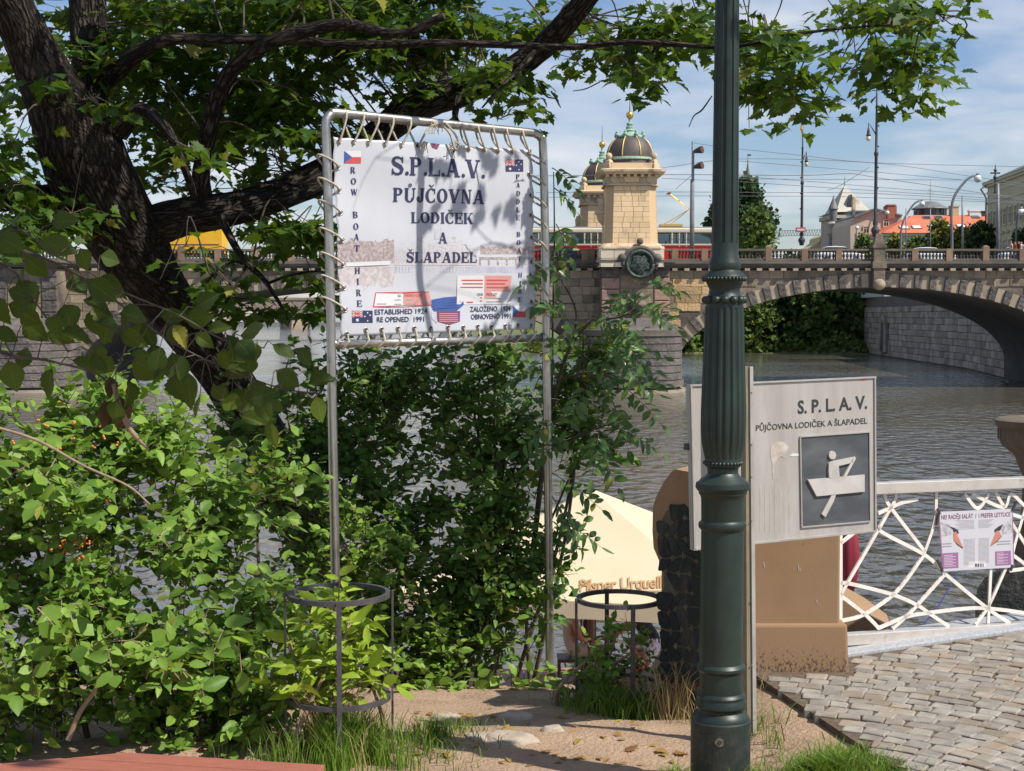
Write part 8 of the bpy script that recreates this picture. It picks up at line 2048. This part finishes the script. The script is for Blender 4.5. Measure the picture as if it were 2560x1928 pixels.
# ------------------------------------------------------------------ grass, stones and litter on the ground
def grass(name, label, cx_, cy_, rx, ry, n, h, m, seed, lean=.35):
    rs = np.random.RandomState(seed); vs, fs, rn = [], [], []
    for _ in range(n):
        a, r = rs.uniform(0, 6.283), abs(rs.normal()) * .55; x, y = cx_ + rx * r * math.cos(a), cy_ + ry * r * math.sin(a)
        if mnoise.noise((x * 7, y * 7, seed)) < -.12 + .3 * (r > 1): continue
        z = gz(x, y); hh = h * rs.uniform(.4, 1.15) * max(.3, 1.1 - .45 * r); b_ = rs.uniform(0, 6.283); lx_, ly_ = lean * hh * math.cos(b_), lean * hh * math.sin(b_); w = rs.uniform(.0016, .0032)
        c_ = rs.uniform(0, 6.283); wx, wy = w * math.cos(c_), w * math.sin(c_); k = len(vs)
        vs += [(x - wx, y - wy, z - .01), (x + wx, y + wy, z - .01), (x + lx_ * .35 + wx * .8, y + ly_ * .35 + wy * .8, z + hh * .6), (x + lx_ * .35 - wx * .8, y + ly_ * .35 - wy * .8, z + hh * .6), (x + lx_ + rs.normal() * .01, y + ly_, z + hh * rs.uniform(.8, 1))]
        fs += [(k, k + 1, k + 2, k + 3), (k + 3, k + 2, k + 4)]; rn += [rs.rand()] * 5
    me = bpy.data.meshes.new(name); me.from_pydata(vs, [], fs); at = me.attributes.new('rnd', 'FLOAT', 'POINT'); at.data.foreach_set('value', np.array(rn, np.float32)); me.materials.append(m)
    o = bpy.data.objects.new(name, me); link(o); tag(o, label, 'grass', kind='stuff')
grass('grass_tuft', 'long green grass at the foot of the larger guard', g1.x + .02, 6.2, .42, .32, 2600, .26, M['grass_blade'], 1)
grass('dry_grass_tuft', 'dry straw coloured stalks at the foot of the larger guard', g1.x - .04, 6.25, .26, .22, 420, .38, M['dry_grass'], 2, .5)
grass('grass_tuft', 'green grass tuft on the mound below the smaller guard', g2.x - .02, 7.35, .36, .34, 2600, .20, M['grass_blade'], 3, .6)
grass('dry_grass_tuft', 'tall seeding grass stalks between the smaller guard and the pillar', .80, 7.15, .20, .22, 150, .36, M['dry_grass'], 4, .55)
grass('grass_tuft', 'short lit grass right of the lamp post base', 1.24, 5.66, .42, .34, 4200, .12, M['grass_blade'], 5, .7)
grass('grass_tuft', 'thin grass blades between the lamp post and the cobbles', 1.10, 6.35, .16, .35, 260, .16, M['grass_blade'], 6, .7)
grass('grass_tuft', 'thin grass left of the lamp post base', .66, 5.68, .10, .15, 240, .10, M['grass_blade'], 7, .7)
grass('grass_tuft', 'scattered thin grass along the left edge of the dirt path', -.35, 6.5, .35, .7, 700, .10, M['grass_blade'], 8, .7)
grass('grass_tuft', 'sparse dry grass along the foot of the gate pillar', 1.0, 7.0, .35, .16, 260, .13, M['dry_grass'], 9, .7)
sto = thing('path_stone', 'flat half buried stone in the dirt path', 'stone', P(1200, 1820, 7.1))
def rock(px, py, rx, ry, rz_, seed, parent):
    z0 = None
    for k in range(200):                # walk along the ray to the ground
        Y = 5.6 + k * .02; p = P(px, py, Y)
        if p.z < gz(p.x, Y): break
    r_ = random.Random(seed); bm = bmesh.new(); bmesh.ops.create_icosphere(bm, subdivisions=3, radius=1)
    for v in bm.verts:
        q = 1 + .28 * mnoise.noise(v.co * 1.6 + Vector((seed, 0, 0))); v.co = Vector((v.co.x * rx * q, v.co.y * ry * q, max(-.5, min(.75, v.co.z)) * rz_ * q)) + p
    me = bpy.data.meshes.new('stone'); bm.to_mesh(me); bm.free(); me.materials.append(M['stone_path']); me.polygons.foreach_set('use_smooth', [True] * len(me.polygons))
    o = bpy.data.objects.new('stone', me); link(o, parent); return o
rock(1270, 1850, .13, .10, .035, 2, sto); rock(1205, 1845, .09, .07, .02, 3, sto)
for k, (x, y, rx, lab) in enumerate(((1115, 1800, .07, 'small rounded stone on the path edge left of the flat stone'), (1290, 1800, .09, 'grey stone in the shaded gap below the banner'), (1380, 1830, .06, 'rough stone beside the mound under the right banner post'))):
    o = rock(x, y, rx, rx * .7, rx * .6, 10 + k, None); o.name = 'path_stone'; tag(o, lab, 'stone')
rl_ = random.Random(31)
for k in range(64):
    px, py = rl_.uniform(1040, 1700), rl_.uniform(1770, 1920)
    for q in range(200):
        Y = 5.4 + q * .02; p = P(px, py, Y)
        if p.z < gz(p.x, Y): break
    a = rl_.uniform(0, 6.283); T = T_MAPLE if k % 3 == 0 else T_LONG
    me = leaf_mesh('fallen_leaf', T, np.array([[p.x, p.y, gz(p.x, p.y) + .008]]), frames(np.array([[math.cos(a), math.sin(a), .05]]), np.array([[rl_.uniform(-.3, .3), rl_.uniform(-.3, .3), 1.0]])), np.array([rl_.uniform(.03, .075)]), M['fallen_leaf'] if k % 3 else M['dry_leaf'], np.array([rl_.random()]))
    o = bpy.data.objects.new('fallen_leaf', me); link(o); tag(o, 'fallen dry leaf lying on the dirt path', 'leaf', 'fallen leaves on the path')
rs = np.random.RandomState(8); n = 3600
gx, gy = rs.uniform(-.8, 1.15, n), rs.uniform(5.3, 8.6, n)
pos = np.stack([gx, gy, [gz(a, b_) + .002 for a, b_ in zip(gx, gy)]], 1)
tet = (np.array([(1, 0, -.3), (-.5, .87, -.3), (-.5, -.87, -.3), (0, 0, .7)]) * .5, np.array([(0, 1, 3), (1, 2, 3), (2, 0, 3)]))
o = bpy.data.objects.new('path_grit', leaf_mesh('path_grit', tet, pos, frames(rvec(rs, n) * [1, 1, .1], np.tile([0, 0, 1.0], (n, 1))), rs.uniform(.002, .009, n) , M['stone_path'])); link(o); tag(o, 'loose grit and pebbles scattered over the dirt path', 'grit', kind='stuff')
# more elm leaves filling in between the listed ones
